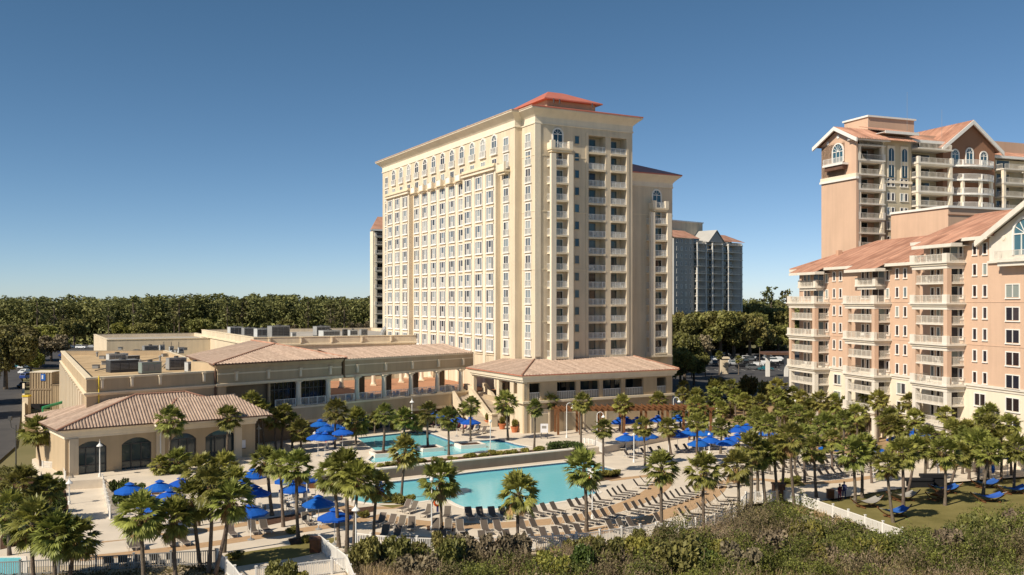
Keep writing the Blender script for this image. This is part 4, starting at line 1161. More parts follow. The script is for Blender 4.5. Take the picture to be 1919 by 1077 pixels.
    # curved balconies on the brown gable
    for i,z in enumerate(fl):
        if z<26 or z>49.5: continue
        g=MB(); m=12; x0,x1=24.2,35.6; cx=(x0+x1)/2; hw=(x1-x0)/2
        arc=lambda r,k: (cx+(hw+r)*math.cos(PI-PI*k/m), -(3.2+r)*math.sin(PI*k/m)+1.2)
        pts=[arc(0,k) for k in range(m+1)]
        g.prism(pts,-.3,0,'white')
        bo=g.obj('curved_balcony',t,C+V((0,0,z)),rz)
        g=MB()
        for k in range(m):
            a,b=arc(-.1,k),arc(-.1,k+1)
            g.tube((a[0],a[1],1.05),(b[0],b[1],1.05),.04,.04,'white',4); g.tube((a[0],a[1],.12),(b[0],b[1],.12),.03,.03,'white',4)
            for j in range(6):
                f_=j/6; x,y=a[0]+(b[0]-a[0])*f_,a[1]+(b[1]-a[1])*f_
                wdt=.12 if j==0 and k%3==0 else .02
                g.box(x-wdt,x+wdt,y-wdt,y+wdt,0,1.05,'white')
        sub(g.mesh('railing'),'railing',bo)
    for k in (3,6,9):
        g=MB(); x=29.9+5.4*math.cos(PI-PI*k/12); y=1.2-3.0*math.sin(PI*k/12); g.box(x-.3,x+.3,y-.0,y+.5,0,46.0,'cream_pale')
        g.obj('balcony_column',t,C,rz)
    for s_ in (26,29.85,33.7): inst(WM['archbox'],'arched_window',t,P(s_,1.2,48.7 if s_!=29.85 else 49.2),rz)
    for s_ in (8.9,12.2):
        g=MB(); g.box(-.95,.95,-.2,0,0,6.2,'cream_pale'); g.box(-.6,.6,-.24,-.2,.3,2.0,'glass_blue'); arch_panel(g,.62,5.1,-.24,-.2,'glass_blue'); 
        g.box(-.62,.62,-.245,-.24,2.4,3.2,'trim'); g.box(-.05,.05,-.27,-.245,.3,5.6,'white'); g.obj('tall_window',t,P(s_,.6,45.3),rz)
        for z in fl:
            if z<26 or z>43: continue
            for o in (-.55,.55): inst(AW['s'],'window',t,P(s_+o,.6,z+.9),rz)
    g=MB(); g.box(7.0,14.2,.4,.6,44.2,44.7,'cream_pale'); g.obj('side_band',t,C,rz)
    # nearer blank wing above the apartments
    t2=thing('peach_wing','blank peach wing with white coping between the apartments and the condominium','wing building',D(1777,385,165))
    o=D(1777,385,165); o.z=0; dd=azv(70); rz2=math.atan2(dd.y,dd.x)
    g=MB(); g.box(0,34,0,14,0,37.6,'orange'); g.obj('wall',t2,o,rz2)
    g=MB(); g.box(-.3,34,-.3,14,37.6,38.0,'white'); g.box(-.12,34,-.12,0,36.3,36.45,'brown_wall'); g.obj('coping',t2,o,rz2)
build_condo()

def build_far_condo():
    # grey tower beyond the trees, mostly in its own shade
    C=D(1300,640,362); C.z=0; W=azv(49); U=azv(-41); rz=math.atan2(W.y,W.x)
    t=thing('far_condo_tower','distant grey condominium tower with white balcony stacks beyond the trees','condo tower',C)
    P=lambda s,q,z=0: C+W*s+U*q+V((0,0,z))
    g=MB(); g.box(-6,6,6,14,0,45.5,'condo_grey'); g.box(0,33,1.5,14,0,45.0,'condo_grey'); g.box(-12,0,0,6,0,45.2,'greyblue_wall'); g.obj('wall',t,C,rz)
    rf=MB()
    roof_face(rf,[V((-13,-1,45.4)),V((3,-1,45.4)),V((3,7,49.0)),V((-13,7,49.0))],'tile_red',.9,.1,ribs=False)
    roof_face(rf,[V((19,0,45.2)),V((34,0,45.2)),V((31,8,48.6)),V((19,8,48.6))],'tile_red',.9,.1,ribs=False)
    rf.add([(8,-1,44.5),(18,-1,44.5),(13,-1,49),(8,8,44.5),(18,8,44.5),(13,8,49)],[(0,1,2)],'condo_grey'); rf.add([(7.5,-1.4,44.4),(13,-1.4,49.4),(13,8,49.4),(7.5,8,44.4),(18.5,-1.4,44.4),(18.5,8,44.4)],[(0,1,2,3),(1,4,5,2)],'condo_grey')
    rf.obj('tiled_roof',t,C,rz)
    g=MB(); g.box(-12,16,8,14,45,52.6,'cream'); g.box(-12.3,16.3,7.7,14.3,52.6,53.1,'white'); g.obj('plant_room',t,C,rz)
    for (s0,s1,q,pj,z1) in ((.4,6.5,1.5,3,44),(9.5,16.5,1.5,3.4,44),(19,28.5,1.5,4,44),(30,34,4,0,41)):
        wd=s1-s0
        if pj==0: pj=2; 
        b,r=balcony_unit(wd,pj,False)
        
        for x0 in (.05,wd-.6):
            g=MB(); g.box(x0,x0+.55,-pj+.05,-pj+.6,0,z1,'condo_rail'); g.obj('balcony_column',t,P(s0,q),rz)
        for k in range(5,15):
            z=3+2.9*k
            if z>z1: continue
            bo=inst(b,'balcony',t,P(s0,q,z),rz); sub(r,'railing',bo)
            g=MB(); g.box(wd*.2,wd*.8,-.06,.02,.05,2.3,'glass_dark'); g.obj('sliding_door',t,P(s0,q,z),rz)
    for s_ in (-10,-7.4,-4.8,-2.0):
        for k in range(4,15): inst(AW['s'],'window',t,P(s_,0,3+2.9*k),rz)
    W=azv(62); U=azv(-28); rz=RZW
    # sliver of another tower behind the hotel
    C2=D(699,600,318); C2.z=0
    t=thing('cream_condo_tower','narrow glimpse of a cream condominium tower behind the hotel with stacked balconies','condo tower',C2)
    P=lambda s,q,z=0: C2+W*s+U*q+V((0,0,z))
    g=MB(); g.box(0,.7,0,3,0,45,'cream_pale'); g.box(.7,26,3,4.2,0,46,'greyblue_wall'); g.obj('wall',t,C2,rz)
    g=MB(); roof_face(g,[V((-.8,-.8,45.6)),V((27,-.8,45.6)),V((22,5,50.5)),V((3.4,5,50.5))],'tile_red',.9,.1,ribs=False); g.face([(.6,5,45.6),(-.8,-.8,45.6),(3.4,5,50.5)],'tile_red'); g.box(-.9,27,-.9,-.8,45.1,45.7,'white'); g.obj('tiled_roof',t,C2,rz)
    b,r=balcony_unit(7,3.2,False); bt,rt=balcony_unit(7,3.2,True)
    for k in range(1,15):
        z=2.2+2.95*k; th=k%2==0
        bo=inst(bt if th else b,'balcony',t,P(.7,3,z),rz); sub(rt if th else r,'railing',bo)
        g=MB(); g.box(1,6,-.06,.02,.05,2.3,'glass_dark'); g.obj('sliding_door',t,P(.7,3,z),rz)
    for x0 in (0,6.3):
        g=MB(); g.box(x0,x0+.7,-3.2,-2.5,0,44,'cream_pale'); g.obj('balcony_column',t,P(.7,3),rz)
build_far_condo()
# ------------------------------------------------------------------ ground, decks, pools
from mathutils.geometry import tessellate_polygon
def sheet(name, pts, z, mat, holes=(), kind='structure', edge=0):
    """flat polygon at height z with optional holes; edge>0 adds a skirt going down"""
    loops = [[V((p[0],p[1],0)) for p in pts]] + [[V((p[0],p[1],0)) for p in h] for h in holes]
    tris = tessellate_polygon(loops)
    vs = [(p.x,p.y,z) for l in loops for p in l]
    g = MB(); fs=[]
    for a,b,c in tris:
        A,B,Cc = vs[a],vs[b],vs[c]
        s_ = (B[0]-A[0])*(Cc[1]-A[1])-(B[1]-A[1])*(Cc[0]-A[0])
        if abs(s_)<1e-9: continue
        fs.append((a,b,c) if s_>0 else (a,c,b))
    g.add(vs, fs, mat)
    if edge:
        l=loops[0]; n=len(l)
        g.add([(p.x,p.y,z-edge) for p in l]+[(p.x,p.y,z) for p in l],[(i,(i+1)%n,n+(i+1)%n,n+i) for i in range(n)],mat)
    o = g.obj(name); 
    if kind: o['kind']=kind
    return o
GP = lambda l, z=0: [G(x,y,z) for x,y in l]
def smooth(pts, n=6):
    """Catmull-Rom through points"""
    pts=[V(p) for p in pts]; out=[]
    for i in range(len(pts)-1):
        p0=pts[max(i-1,0)]; p1=pts[i]; p2=pts[i+1]; p3=pts[min(i+2,len(pts)-1)]
        for k in range(n):
            t=k/n; out.append(.5*((2*p1)+(p2-p0)*t+(2*p0-5*p1+4*p2-p3)*t*t+(3*p1-p0-3*p2+p3)*t**3))
    out.append(pts[-1]); return out
def ribbon(name, pts, w, z, mat):
    l=[];r=[]
    for i,p in enumerate(pts):
        a=pts[max(i-1,0)]; b=pts[min(i+1,len(pts)-1)]; d=(b-a); d.z=0; d.normalize(); n=V((-d.y,d.x,0))
        l.append(p+n*w/2); r.append(p-n*w/2)
    g=MB(); n=len(pts)
    g.add([(p.x,p.y,z) for p in l]+[(p.x,p.y,z) for p in r],[(n+i,n+i+1,i+1,i) for i in range(n-1)],mat)
    o=g.obj(name); o['kind']='structure'; return o

# one ground sheet out to the horizon
g = MB(); n=24
vs=[]
S=6000
g.add([(-S,-300,-.34),(S,-300,-.34),(S,2*S,-.34),(-S,2*S,-.34)],[(0,1,2,3)],'ground'); o=g.obj('ground'); o['kind']='structure'

pool_front = smooth(GP([(1152,880),(1128,885),(1104,893),(1079,905)],-.0),4)[:-1] + GP([(1079,905),(1120,922)],0) + smooth(GP([(1120,922),(1100,931),(1060,938),(1015,945),(960,951.5),(907,953),(875,951),(855,944),(838,936),(805,937),(777,941),(735,944),(690,942),(660,936)],0),4)[1:] + GP([(648,920),(738,902),(781,897.5),(900,882.5),(1077,864.5),(1100,866)],0)
pool_back = GP([(668,820),(794,807),(851,827.5),(935,823),(965,831.5),(994,837.5),(900,846.5),(800,857),(700,867),(690,862),(706,846)],TZ)
deck = GP([(-420,1062),(0,1064),(300,1054),(420,1068),(440,1086),(560,1086),(640,1064),(655,1040),(735,1033),(830,1037),(917,1034),(992,1032),(1100,1025),(1165,1014),(1283,1000),(1323,993),(1360,981),(1384,968),(1398,945),(1430,942),(1490,936),(1540,938),(1640,922),(1760,905),(1919,893),(2150,885),(2150,868),(1900,862),(1700,858),(1560,850),(1460,838),(1440,810),(1400,796)],0)+GP([(1330,792),(1000,800),(700,830),(300,885),(-420,915)],0)
sheet('pool_deck', deck, 0, 'concrete', [pool_front])
terrace = GP([(100,903),(200,897),(330,908),(470,893),(560,888),(714,880.5),(1067,844),(1135,836),(1240,815),(1345,800),(1345,760),(1280,735),(600,740),(300,790),(60,860)],TZ)
sheet('upper_terrace', terrace, TZ, 'concrete', [pool_back], edge=1.1)

def pool(name, out, z, coping=.45):
    n=len(out)
    g=MB(); g.add([(p.x,p.y,z-.22) for p in out]+[(p.x,p.y,z+.01) for p in out],[(i,(i+1)%n,n+(i+1)%n,n+i) for i in range(n)]+[((i+1)%n,i,n+i,n+(i+1)%n) for i in range(0)],'blue_tile')
    o=g.obj(name+'_wall'); o['kind']='structure'
    o=sheet(name+'_water', out, z-.2, 'water')
    a=offset_poly(out,0); b=offset_poly(out,coping)
    g=MB(); n=len(a); g.add([(p.x,p.y,z+.03) for p in a]+[(p.x,p.y,z+.03) for p in b]+[(p.x,p.y,z-.05) for p in b]+[(p.x,p.y,z-.1) for p in a],[(i,(i+1)%n,n+(i+1)%n,n+i)[::-1] for i in range(n)]+[(n+i,n+(i+1)%n,2*n+(i+1)%n,2*n+i)[::-1] for i in range(n)]+[(3*n+i,3*n+(i+1)%n,(i+1)%n,i)[::-1] for i in range(n)],'concrete_white')
    o=g.obj(name+'_coping'); o['kind']='structure'
MAT['blue_tile']=M('blue_tile',(.03,.08,.20),.3,.1,4,.5)
pool('front_pool',pool_front,0,.5); pool('back_pool',pool_back,TZ,.4)
small = GP([(-60,1046),(39,1045),(41,1100),(-60,1100)],0)
sheet('small_pool_water', small, .02, 'water'); 
g=MB(); a=small; loft(g,[(p.x,p.y) for p in small],[(.0,.0),(0,.05),(.4,.05),(.4,0)],'concrete_white',cap=False); o=g.obj('small_pool_coping'); o['kind']='structure'

# paver bands
B1=smooth(GP([(700,966),(760,977),(820,983),(900,985),(970,982),(1040,976),(1100,967),(1160,951),(1205,933),(1235,913),(1245,897)]),5)
ribbon('paver_band',B1,2.3,.008,'paver')
B2=smooth(GP([(690,1002),(760,1010),(850,1014),(940,1013),(1010,1007),(1090,999),(1170,985),(1240,966),(1300,943),(1335,922),(1345,905)]),5)
ribbon('paver_band',B2,2.3,.008,'paver')
for l,w in (([(150,1018),(237,1008),(330,1000),(440,985),(560,965),(660,948)],1.5),([(150,1047),(240,1038),(330,1028),(430,1014),(520,1000),(620,985),(690,972)],1.7),([(700,952),(760,950)],1.3),([(130,912),(190,906)],1.2),([(1140,900),(1200,893),(1260,886)],1.2),([(1330,905),(1420,898),(1480,905),(1560,903),(1640,893)],1.5)):
    ribbon('paver_strip',smooth(GP(l),4),w,.008,'paver')
ribbon('paver_strip',smooth(GP([(905,800),(950,812),(985,830)],TZ),4),3.0,TZ+.008,'pink_paver') if False else None
# lawn, beds, sand
sheet('lawn',GP([(1496,942),(1560,938),(1640,924),(1760,908),(1919,897),(2150,888),(2150,975),(1919,985),(1690,1016),(1590,980)],0),.01,'lawn')
sheet('sand_strip',GP([(-400,1066),(300,1056),(420,1072),(640,1070),(735,1036),(992,1034),(1165,1016),(1300,1000),(1390,966),(1440,946),(1508,952),(1690,1018),(1919,990),(2250,970),(2250,1300),(-400,1300)],0),-.03,'sand')
sheet('planting_bed',GP([(700,873),(900,852),(1000,842.5),(1060,842.5),(716,878)],TZ),TZ+.01,'mulch')
sheet('grove_ground',GP([(1400,800),(1440,812),(1460,838),(1560,850),(1700,858),(1900,862),(2150,868),(2150,800),(1600,770),(1280,770),(1330,790)],0),-.02,'grove_soil') if False else None
MAT['grove']=M('grove_soil',(.30,.19,.10),.95,.3,.2,.1,col2=(.42,.30,.18))
sheet('grove_ground',GP([(1345,796),(1400,798),(1440,812),(1460,838),(1560,850),(1700,858),(1900,862),(2200,870),(2200,790),(1600,760),(1345,755)],0),-.04,'grove')
for k,l in enumerate(([(215,903),(330,911),(480,897),(470,906),(330,925),(215,930)],[(240,972),(330,962),(330,970),(250,982)],[(480,975),(560,962),(590,965),(500,985)],[(540,1010),(585,1003),(600,1012),(545,1022)],[(640,955),(700,948),(705,958),(650,966)],[(700,944),(760,935),(775,943),(735,952)],[(1100,892),(1150,884),(1165,895),(1110,905)],[(800,985),(850,985),(850,996),(800,994)],[(1450,905),(1500,900),(1510,910),(1450,915)],[(0,890),(120,898),(130,960),(140,1000),(0,1030)],[(420,1040),(520,1025),(640,1005),(590,1040),(440,1062)])):
    sheet('planting_bed',GP(l),.012,'mulch' if k not in (5,8,10) else 'lawn')

# roads and car parks
sheet('road',GP([(-300,900),(-10,870),(30,835),(42,760),(40,690),(0,662),(-300,662)],0),-.05,'asphalt')
sheet('car_park',[G(60,690),G(160,690),G(240,640),G(30,638)],-.06,'asphalt')
sheet('parking_lot',[V((22,205,0)),V((120,200,0)),V((150,400,0)),V((30,400,0))],-.06,'asphalt')
for i in range(14):
    g=MB(); x=60+i*2.8; g.box(x,x+.12,285,290,-.052,-.05,'paint'); o=g.obj('parking_marking'); o['kind']='structure'

# retaining wall below the back pool
def wall_run(name,label,pts,h,th,mat,cap,cat='wall',group=None):
    t=thing(name,label,cat,pts[0],group)
    for a,b in zip(pts,pts[1:]):
        d=b-a; d.z=0; L=d.length; rz=math.atan2(d.y,d.x); z=a.z
        g=MB(); g.box(0,L,-th/2,th/2,-.1,h,mat); g.obj('wall_face',t,a,rz)
        g=MB(); g.box(-.05,L+.05,-th/2-.22,th/2+.1,h,h+.14,cap); g.obj('wall_cap',t,a,rz)  # front overhang widened so the cap shades the face
p=[G(560,905,0),G(714,890.5,0)]; a=G(714,881,TZ); b=G(1067,844.5,TZ)
a.z=b.z=0
wall_run('retaining_wall','long tan retaining wall with pale cap between the two pools',[V((a.x-9,a.y-6.2,0)),a,b,V((b.x+1.5,b.y+2.5,0))],1.15,.5,'wall_shaded','concrete_white')  # face colour darkened to stand in for shade

# ------------------------------------------------------------------ fences
def picket(L,h=1.2,step=.15,mat='white'):
    g=MB(); n=int(L/step)
    for i in range(n+1): x=L*i/max(n,1); g.box(x-.03,x+.03,-.012,.012,.05,h-.05,mat)
    g.box(0,L,-.025,.025,h-.1,h-.02,mat); g.box(0,L,-.025,.025,.12,.2,mat); return g
def post_mesh(h=1.3,mat='white'):
    g=MB(); g.box(-.07,.07,-.07,.07,0,h,mat); g.box(-.1,.1,-.1,.1,h,h+.05,mat); return g.mesh('post')
POSTW=post_mesh(); POSTG=post_mesh(1.25,'grey_metal')
def fence(label,pts,h=1.2,mat='white',step=.15,name='picket_fence'):
    t=thing(name,label,'fence',pts[0],'fences round the pool grounds')
    for a,b in zip(pts,pts[1:]):
        d=b-a; L=d.length; rz=math.atan2(d.y,d.x)
        picket(L,h,step,mat).obj('picket_panel',t,a,rz)
    # posts
    run=0; acc=0
    for a,b in zip(pts,pts[1:]):
        d=b-a; L=d.length; k=max(1,round(L/2.4))
        for i in range(k): inst(POSTW if mat=='white' else POSTG,'post',t,a+d*(i/k),math.atan2(d.y,d.x))
    inst(POSTW if mat=='white' else POSTG,'post',t,pts[-1])
    return t
fence('white picket fence curving below the lounger rows by the front pool',smooth(GP([(667,1024),(735,1031),(830,1035),(917,1033),(992,1031),(1080,1026),(1165,1014),(1230,1006),(1283,1000),(1323,993),(1355,982),(1384,968),(1398,945),(1430,942)]),2))
fence('straight white rail fence slanting down along the hammock lawn',GP([(1508,950),(1590,980),(1690,1016)]),1.15,'white',.11)
fence('low white fence from the curved fence gate to the hammock lawn',GP([(1430,942),(1466,937),(1508,950)]),1.1,'white',.13)
fence('thin grey metal fence along the dune by the small pool',GP([(-60,1084),(38,1080),(180,1071),(320,1062),(405,1058)]),1.2,'grey_metal',.16,'metal_fence')
fence('short white fence beside a palm trunk next to the beach boardwalk',GP([(408,1060),(440,1092),(452,1110)]),1.2,'white',.13)
fence('white boardwalk fence behind the brown litter bin',GP([(598,1030),(650,1072),(664,1110)]),1.3,'white',.12)
fence('white fence crossing in front of the beach boardwalk',GP([(480,1094),(545,1086),(622,1076),(650,1072)]),1.2,'white',.13)
fence('curved white picket fence beside the round dark hedge',smooth(GP([(1090,838),(1104,839),(1118,843),(1130,850)],.4),2),1.3,'white',.14)
fence('white ramp railing beside the pool house planting bed',GP([(192,910),(199,940),(206,972)]),1.1,'white',.12)
fence('small white railing at the corner of the pool house',GP([(80,884),(116,886),(122,905)],.5),1.3,'white',.13)
ramp=GP([(132,902),(190,902),(207,975),(300,1005),(150,1018),(128,960)],0); sheet('ramp',ramp,.014,'concrete')
sheet('boardwalk',GP([(470,1062),(600,1036),(648,1074),(660,1110),(470,1110)],0),.02,'concrete')
# ------------------------------------------------------------------ palms
def palm_crown(seed, dead=5, n=44):
    rng=random.Random(seed); vs=[]; fs=[]; mi=[]
    def leaf(dirv, L, width, droop, mat):
        # petiole then a fan of folded segments
        d=V(dirv).normalized(); up=V((0,0,1)); side=d.cross(up)
        if side.length<.05: side=V((1,0,0))
        side.normalize(); nrm=side.cross(d).normalized()
        roll=rng.uniform(-.5,.5); side2=side*math.cos(roll)+nrm*math.sin(roll); nrm=side2.cross(d).normalized(); side=side2
        pl=L*rng.uniform(.40,.56); base=d*.12; tip=d*pl+V((0,0,-droop*.05))
        o=len(vs); w=.028
        vs.extend([base-side*w,base+side*w,tip+side*w*.7,tip-side*w*.7]); fs.append([o,o+1,o+2,o+3]); mi.append(mat)
        k=15; bl=L-pl
        for i in range(k):
            a=(i/(k-1)-.5)*R(width); c,s_=math.cos(a),math.sin(a)
            ln=bl*(1-.28*abs(a)/R(width*.5))*rng.uniform(.9,1.08)
            dd=(d*c+side*s_).normalized()
            q=dd.cross(nrm).normalized()
            cup=nrm*(.10*abs(s_))*bl
            m_=tip+dd*ln*.55+cup-V((0,0,droop*.03))
            e_=tip+dd*ln*.98+cup*.6-V((0,0,droop*(.06+.16*rng.random())))
            w0,w1=.04,.088*bl/1.0
            tw=nrm*rng.uniform(-.03,.03)
            o=len(vs)
            vs.extend([tip-q*w0,tip+q*w0,m_+q*w1+tw,m_-q*w1-tw,e_]); fs.append([o,o+1,o+2,o+3]); fs.append([o+3,o+2,o+4]); mi.extend([mat,mat])
    for i in range(n):
        # spread from straight up down to hanging
        t=(i+.5)/n; el=88-138*t**.95+rng.uniform(-8,8); az=i*137.5+rng.uniform(-14,14)
        L=rng.uniform(1.5,1.85)*(0.92 if el<-10 else 1)
        d=(math.cos(R(el))*math.cos(R(az)),math.cos(R(el))*math.sin(R(az)),math.sin(R(el)))
        leaf(d,L,rng.uniform(130,175),.5+.9*(1-t*.4),0)
    for i in range(dead):
        el=rng.uniform(-70,-38); az=rng.uniform(0,360)
        leaf((math.cos(R(el))*math.cos(R(az)),math.cos(R(el))*math.sin(R(az)),math.sin(R(el))),rng.uniform(1.1,1.45),120,.9,1)
    me=bpy.data.meshes.new('crown'); me.from_pydata([tuple(v) for v in vs],[],fs)
    me.materials.append(MAT['frond']); me.materials.append(MAT['frond_dead']); me.polygons.foreach_set('material_index',mi); me.update(); return me
def palm_trunk(seed):
    rng=random.Random(seed); g=MB(); prof=[]; m=10
    for i in range(m+1):
        t=i/m; r=.175-.035*t+(.06*(1-t*6) if t<.16 else 0)+rng.uniform(-.012,.012)+(.07*(t-.8)/.2 if t>.8 else 0)
        prof.append((r,t))
    n=9; vs=[]; fs=[]; ph=rng.uniform(0,6)
    for k,(r,z) in enumerate(prof):
        bx=.10*math.sin(z*PI)*math.cos(ph); by=.10*math.sin(z*PI)*math.sin(ph)
        for i in range(n): vs.append((bx+r*math.cos(2*PI*i/n),by+r*math.sin(2*PI*i/n),z))
    for k in range(m):
        for i in range(n): fs.append((k*n+i,k*n+(i+1)%n,(k+1)*n+(i+1)%n,(k+1)*n+i))
    g.add(vs,fs,'bark'); return g.mesh('trunk',True)
def trunk_boots(seed):
    rng=random.Random(seed); g=MB()
    for i in range(26):
        a=i*2.4; z=-.15-.9*i/26; r=.2
        p=V((r*math.cos(a)*.7,r*math.sin(a)*.7,z)); q=p+V((math.cos(a)*.2,math.sin(a)*.2,.28))
        g.tube(p,q,.05,.025,'frond_dead',4)
    return g.mesh('leaf_stubs')
CROWNS=[palm_crown(11+i,dead=3+2*(i%3),n=42+4*(i%3)) for i in range(6)]; TRUNKS=[palm_trunk(50+i) for i in range(4)]; BOOTS=[trunk_boots(90),trunk_boots(91)]
prng=random.Random(7)
CF={'a':1.16,'b':1.12,'f':1.15,'e':1.15,'h':1.12,'m':1.08,'k':1.1}
def palm(cx,cy,r,bx,by,label,z=0.0,group=None):
    b=G(bx,by,z); c=D(cx,cy,b.y); c.y=b.y+prng.uniform(-.2,.2)
    rad=max(1.35,min(2.6,r*b.y/F*1.08)); k=rad/1.75
    t=thing('palm_tree',label,'palm',b,group)
    ax=c-b-V((0,0,.35*k)); h=ax.length
    tr=inst(prng.choice(TRUNKS),'trunk',t,b)
    q=V((0,0,1)).rotation_difference(ax.normalized()); tr.rotation_mode='QUATERNION'; tr.rotation_quaternion=q
    ths=max(.72,min(1.0,k))*prng.uniform(.82,1.0); tr.scale=(ths,ths,h+.25)
    cr=inst(prng.choice(CROWNS),'crown',t,b+ax+V((0,0,.1)),prng.uniform(0,6.28),(k,k,k*prng.uniform(1.0,1.15)))
    bo=inst(prng.choice(BOOTS),'leaf_stubs',t,b+ax,prng.uniform(0,6),(k,k,k))
    return t
# (crown x, crown y, crown radius, foot x, foot y [, ground height]) in photo pixels
PALMS={
 'a':('in the dark clump by the small pool',[(62,972,50,64,1094),(104,992,46,105,1100),(142,1002,44,128,1096),(20,948,40,18,1040),(40,900,38,44,985),(88,912,30,90,980)]),
 'b':('in the tall front clump by the bin',[(265,955,48,270,1092),(325,965,42,329,1082),(362,928,44,376,1066),(396,902,42,391,1074),(432,930,44,403,1077),(438,898,36,420,1035),(374,876,34,372,985),(420,872,34,424,980)]),
 'c':('in front of the pool house',[(70,802,36,77,873,1.0),(318,783,34,316,882,1.0),(427,778,30,425,866,1.0),(330,860,32,333,902),(300,868,22,302,905)]),
 'd':('behind the pool house under the terrace',[(470,750,27,480,846,1.0),(490,766,27,497,845,1.0),(514,782,25,517,843,1.0),(532,772,24,527,841,1.0),(563,802,27,565,846,1.0),(549,786,20,548,840,1.0)]),
 'e':('in the trio beside the blue dining umbrellas',[(499,858,31,510,966),(526,864,28,531,987),(556,870,34,559,1008)]),
 'f':('clustered by the front pool corner',[(624,884,37,635,1026),(648,868,38,650,1037),(672,890,40,662,1043),(706,906,32,700,1028)]),
 'g':('beside the back pool',[(630,765,29,628,840,1.0),(670,785,31,667,832,1.0),(720,772,25,718,848,1.0),(704,780,14,702,812,1.0),(757,781,27,757,813,1.0),(782,790,17,782,812,1.0),(802,768,24,802,838,1.0),(840,779,24,841,853,1.0),(883,757,22,882,831,1.0),(869,764,15,868,812,1.0)]),
 'h':('standing singly round the front pool',[(760,840,33,752,932),(825,892,44,827,987),(972,918,43,971,1046),(1094,874,40,1099,996)]),
 'i':('in front of the tower podium',[(948,750,26,952,824,1.0),(1003,762,20,1001,841,1.0),(1028,746,22,1027,808,1.0),(1090,750,24,1089,838,1.0),(1165,754,23,1165,812,1.0),(1233,747,21,1233,800,1.0)]),
 'j':('between the podium and the sunny deck',[(1131,800,24,1131,888),(1206,796,24,1209,872),(1252,797,23,1258,852),(1305,789,27,1299,838),(1352,797,24,1350,850),(1281,722,15,1281,772),(1305,741,23,1305,790),(1340,724,18,1340,778),(1369,722,19,1369,782),(1350,764,20,1351,806),(1416,776,24,1416,820),(1386,790,20,1387,825),(1325,772,20,1326,815),(1275,770,20,1276,812),(1425,752,20,1424,800),(1395,748,18,1394,792),(1440,795,22,1441,838),(1340,738,18,1341,786),(1378,738,18,1380,786)]),
 'k':('in the row along the curved white fence',[(1240,870,38,1241,997),(1318,876,38,1320,999),(1381,868,34,1384,970),(1405,832,31,1407,949),(1428,846,30,1435,945),(1452,838,30,1459,944),(1480,815,34,1489,951),(1526,836,30,1530,932),(1468,832,28,1466,920),(1505,815,28,1508,905),(1418,850,28,1420,930)]),
 'l':('in the grove by the peach apartments',[(1457,722,23,1457,792),(1488,736,20,1486,792),(1502,742,18,1495,795),(1538,748,24,1540,822),(1522,756,18,1528,818),(1566,752,22,1566,800),(1584,757,22,1582,805),(1607,768,24,1607,815),(1647,746,24,1645,828),(1666,782,28,1667,848),(1628,770,20,1627,820),(1750,763,27,1747,819),(1774,767,22,1773,822),(1808,772,22,1806,826),(1480,762,20,1479,806),(1515,785,24,1515,835),(1590,790,24,1592,840),(1550,785,22,1549,830),(1690,770,24,1691,826),(1720,785,24,1722,840),(1625,735,20,1626,812)]),
 'm':('round the hammock lawn',[(1596,842,36,1603,943),(1619,832,28,1616,933),(1662,868,30,1674,979),(1690,842,34,1693,953),(1716,836,28,1699,931),(1769,842,36,1771,947),(1800,846,28,1779,915),(1832,828,38,1833,909),(1852,842,30,1842,931),(1788,806,28,1788,880),(1812,803,26,1812,884),(1866,778,26,1868,850),(1898,782,30,1898,862),(1876,818,30,1876,902),(1906,836,30,1900,923),(1632,842,22,1634,905),(1560,820,22,1560,880),(1735,836,24,1733,900)]),
}
belt=random.Random(41); BELT=[]
while len(BELT)<34:
    x=belt.uniform(1262,1915); yb=belt.uniform(792,902)-(8 if x<1400 else 0)
    if x<1420 and 812<yb<880 and belt.random()<.8: continue
    if x>1560 and yb<840 and belt.random()<.4: continue
    if any(abs(x-b[3])<12 and abs(yb-b[4])<12 for b in BELT): continue
    YY=H*F/(yb-HY); hh=belt.uniform(4.2,6.8); BELT.append((x+belt.uniform(-4,4),yb-hh*F/YY,1.65*F/YY*belt.uniform(.85,1.15),x,yb))
PALMS['n']=('in the dense belt before the apartments',BELT)
END=dict(zip('abcdefghijklmn',['small pool','small pool','road','pool house','pool house','pool house','pool house','road','stair','stair','boardwalk','hotel tower','picket fence','tower']))
for key,(where,lst) in PALMS.items():
    for i,pz in enumerate(sorted(lst,key=lambda p:p[3])):
        cx,cy,r,bx,by=pz[:5]; z=pz[5] if len(pz)>5 else 0
        size='tall' if (by-cy)*(H-z)/(by-HY)>7.2 else 'short' if (by-cy)*(H-z)/(by-HY)<4.2 else 'cabbage'
        lab=f"{size} palm {where}, {ordw(i)} from the {END[key]}"
        if key=='h': lab=['palm with a leaning thin trunk at the planted corner of the front pool','full crowned palm with an orange float on its trunk by the first lounger row','lone tall palm standing in the dune edge before the front pool lounger rows','palm with a shaggy crown on the curved deck by the lifeguard seat'][i]
        palm(cx,cy,r*CF.get(key,1),bx,by,lab,z,'palms of the hotel grounds')
# extra small palms by the far car park
for i,(cx,cy,r,Y) in enumerate([(1272,655,9,262),(1296,662,9,258),(1322,668,9,262),(1348,664,9,268),(1384,672,9,268),(1302,690,8,240),(1424,640,9,300),(1290,635,10,285)]):
    c=D(cx,cy,Y); b=V((c.x,c.y,0)); by=HY+H*F/Y
    palm(cx,cy,r,cx,by,f"small distant palm under the oaks at the car park, {ordw(i)} from the tower",0,'palms at the car park')

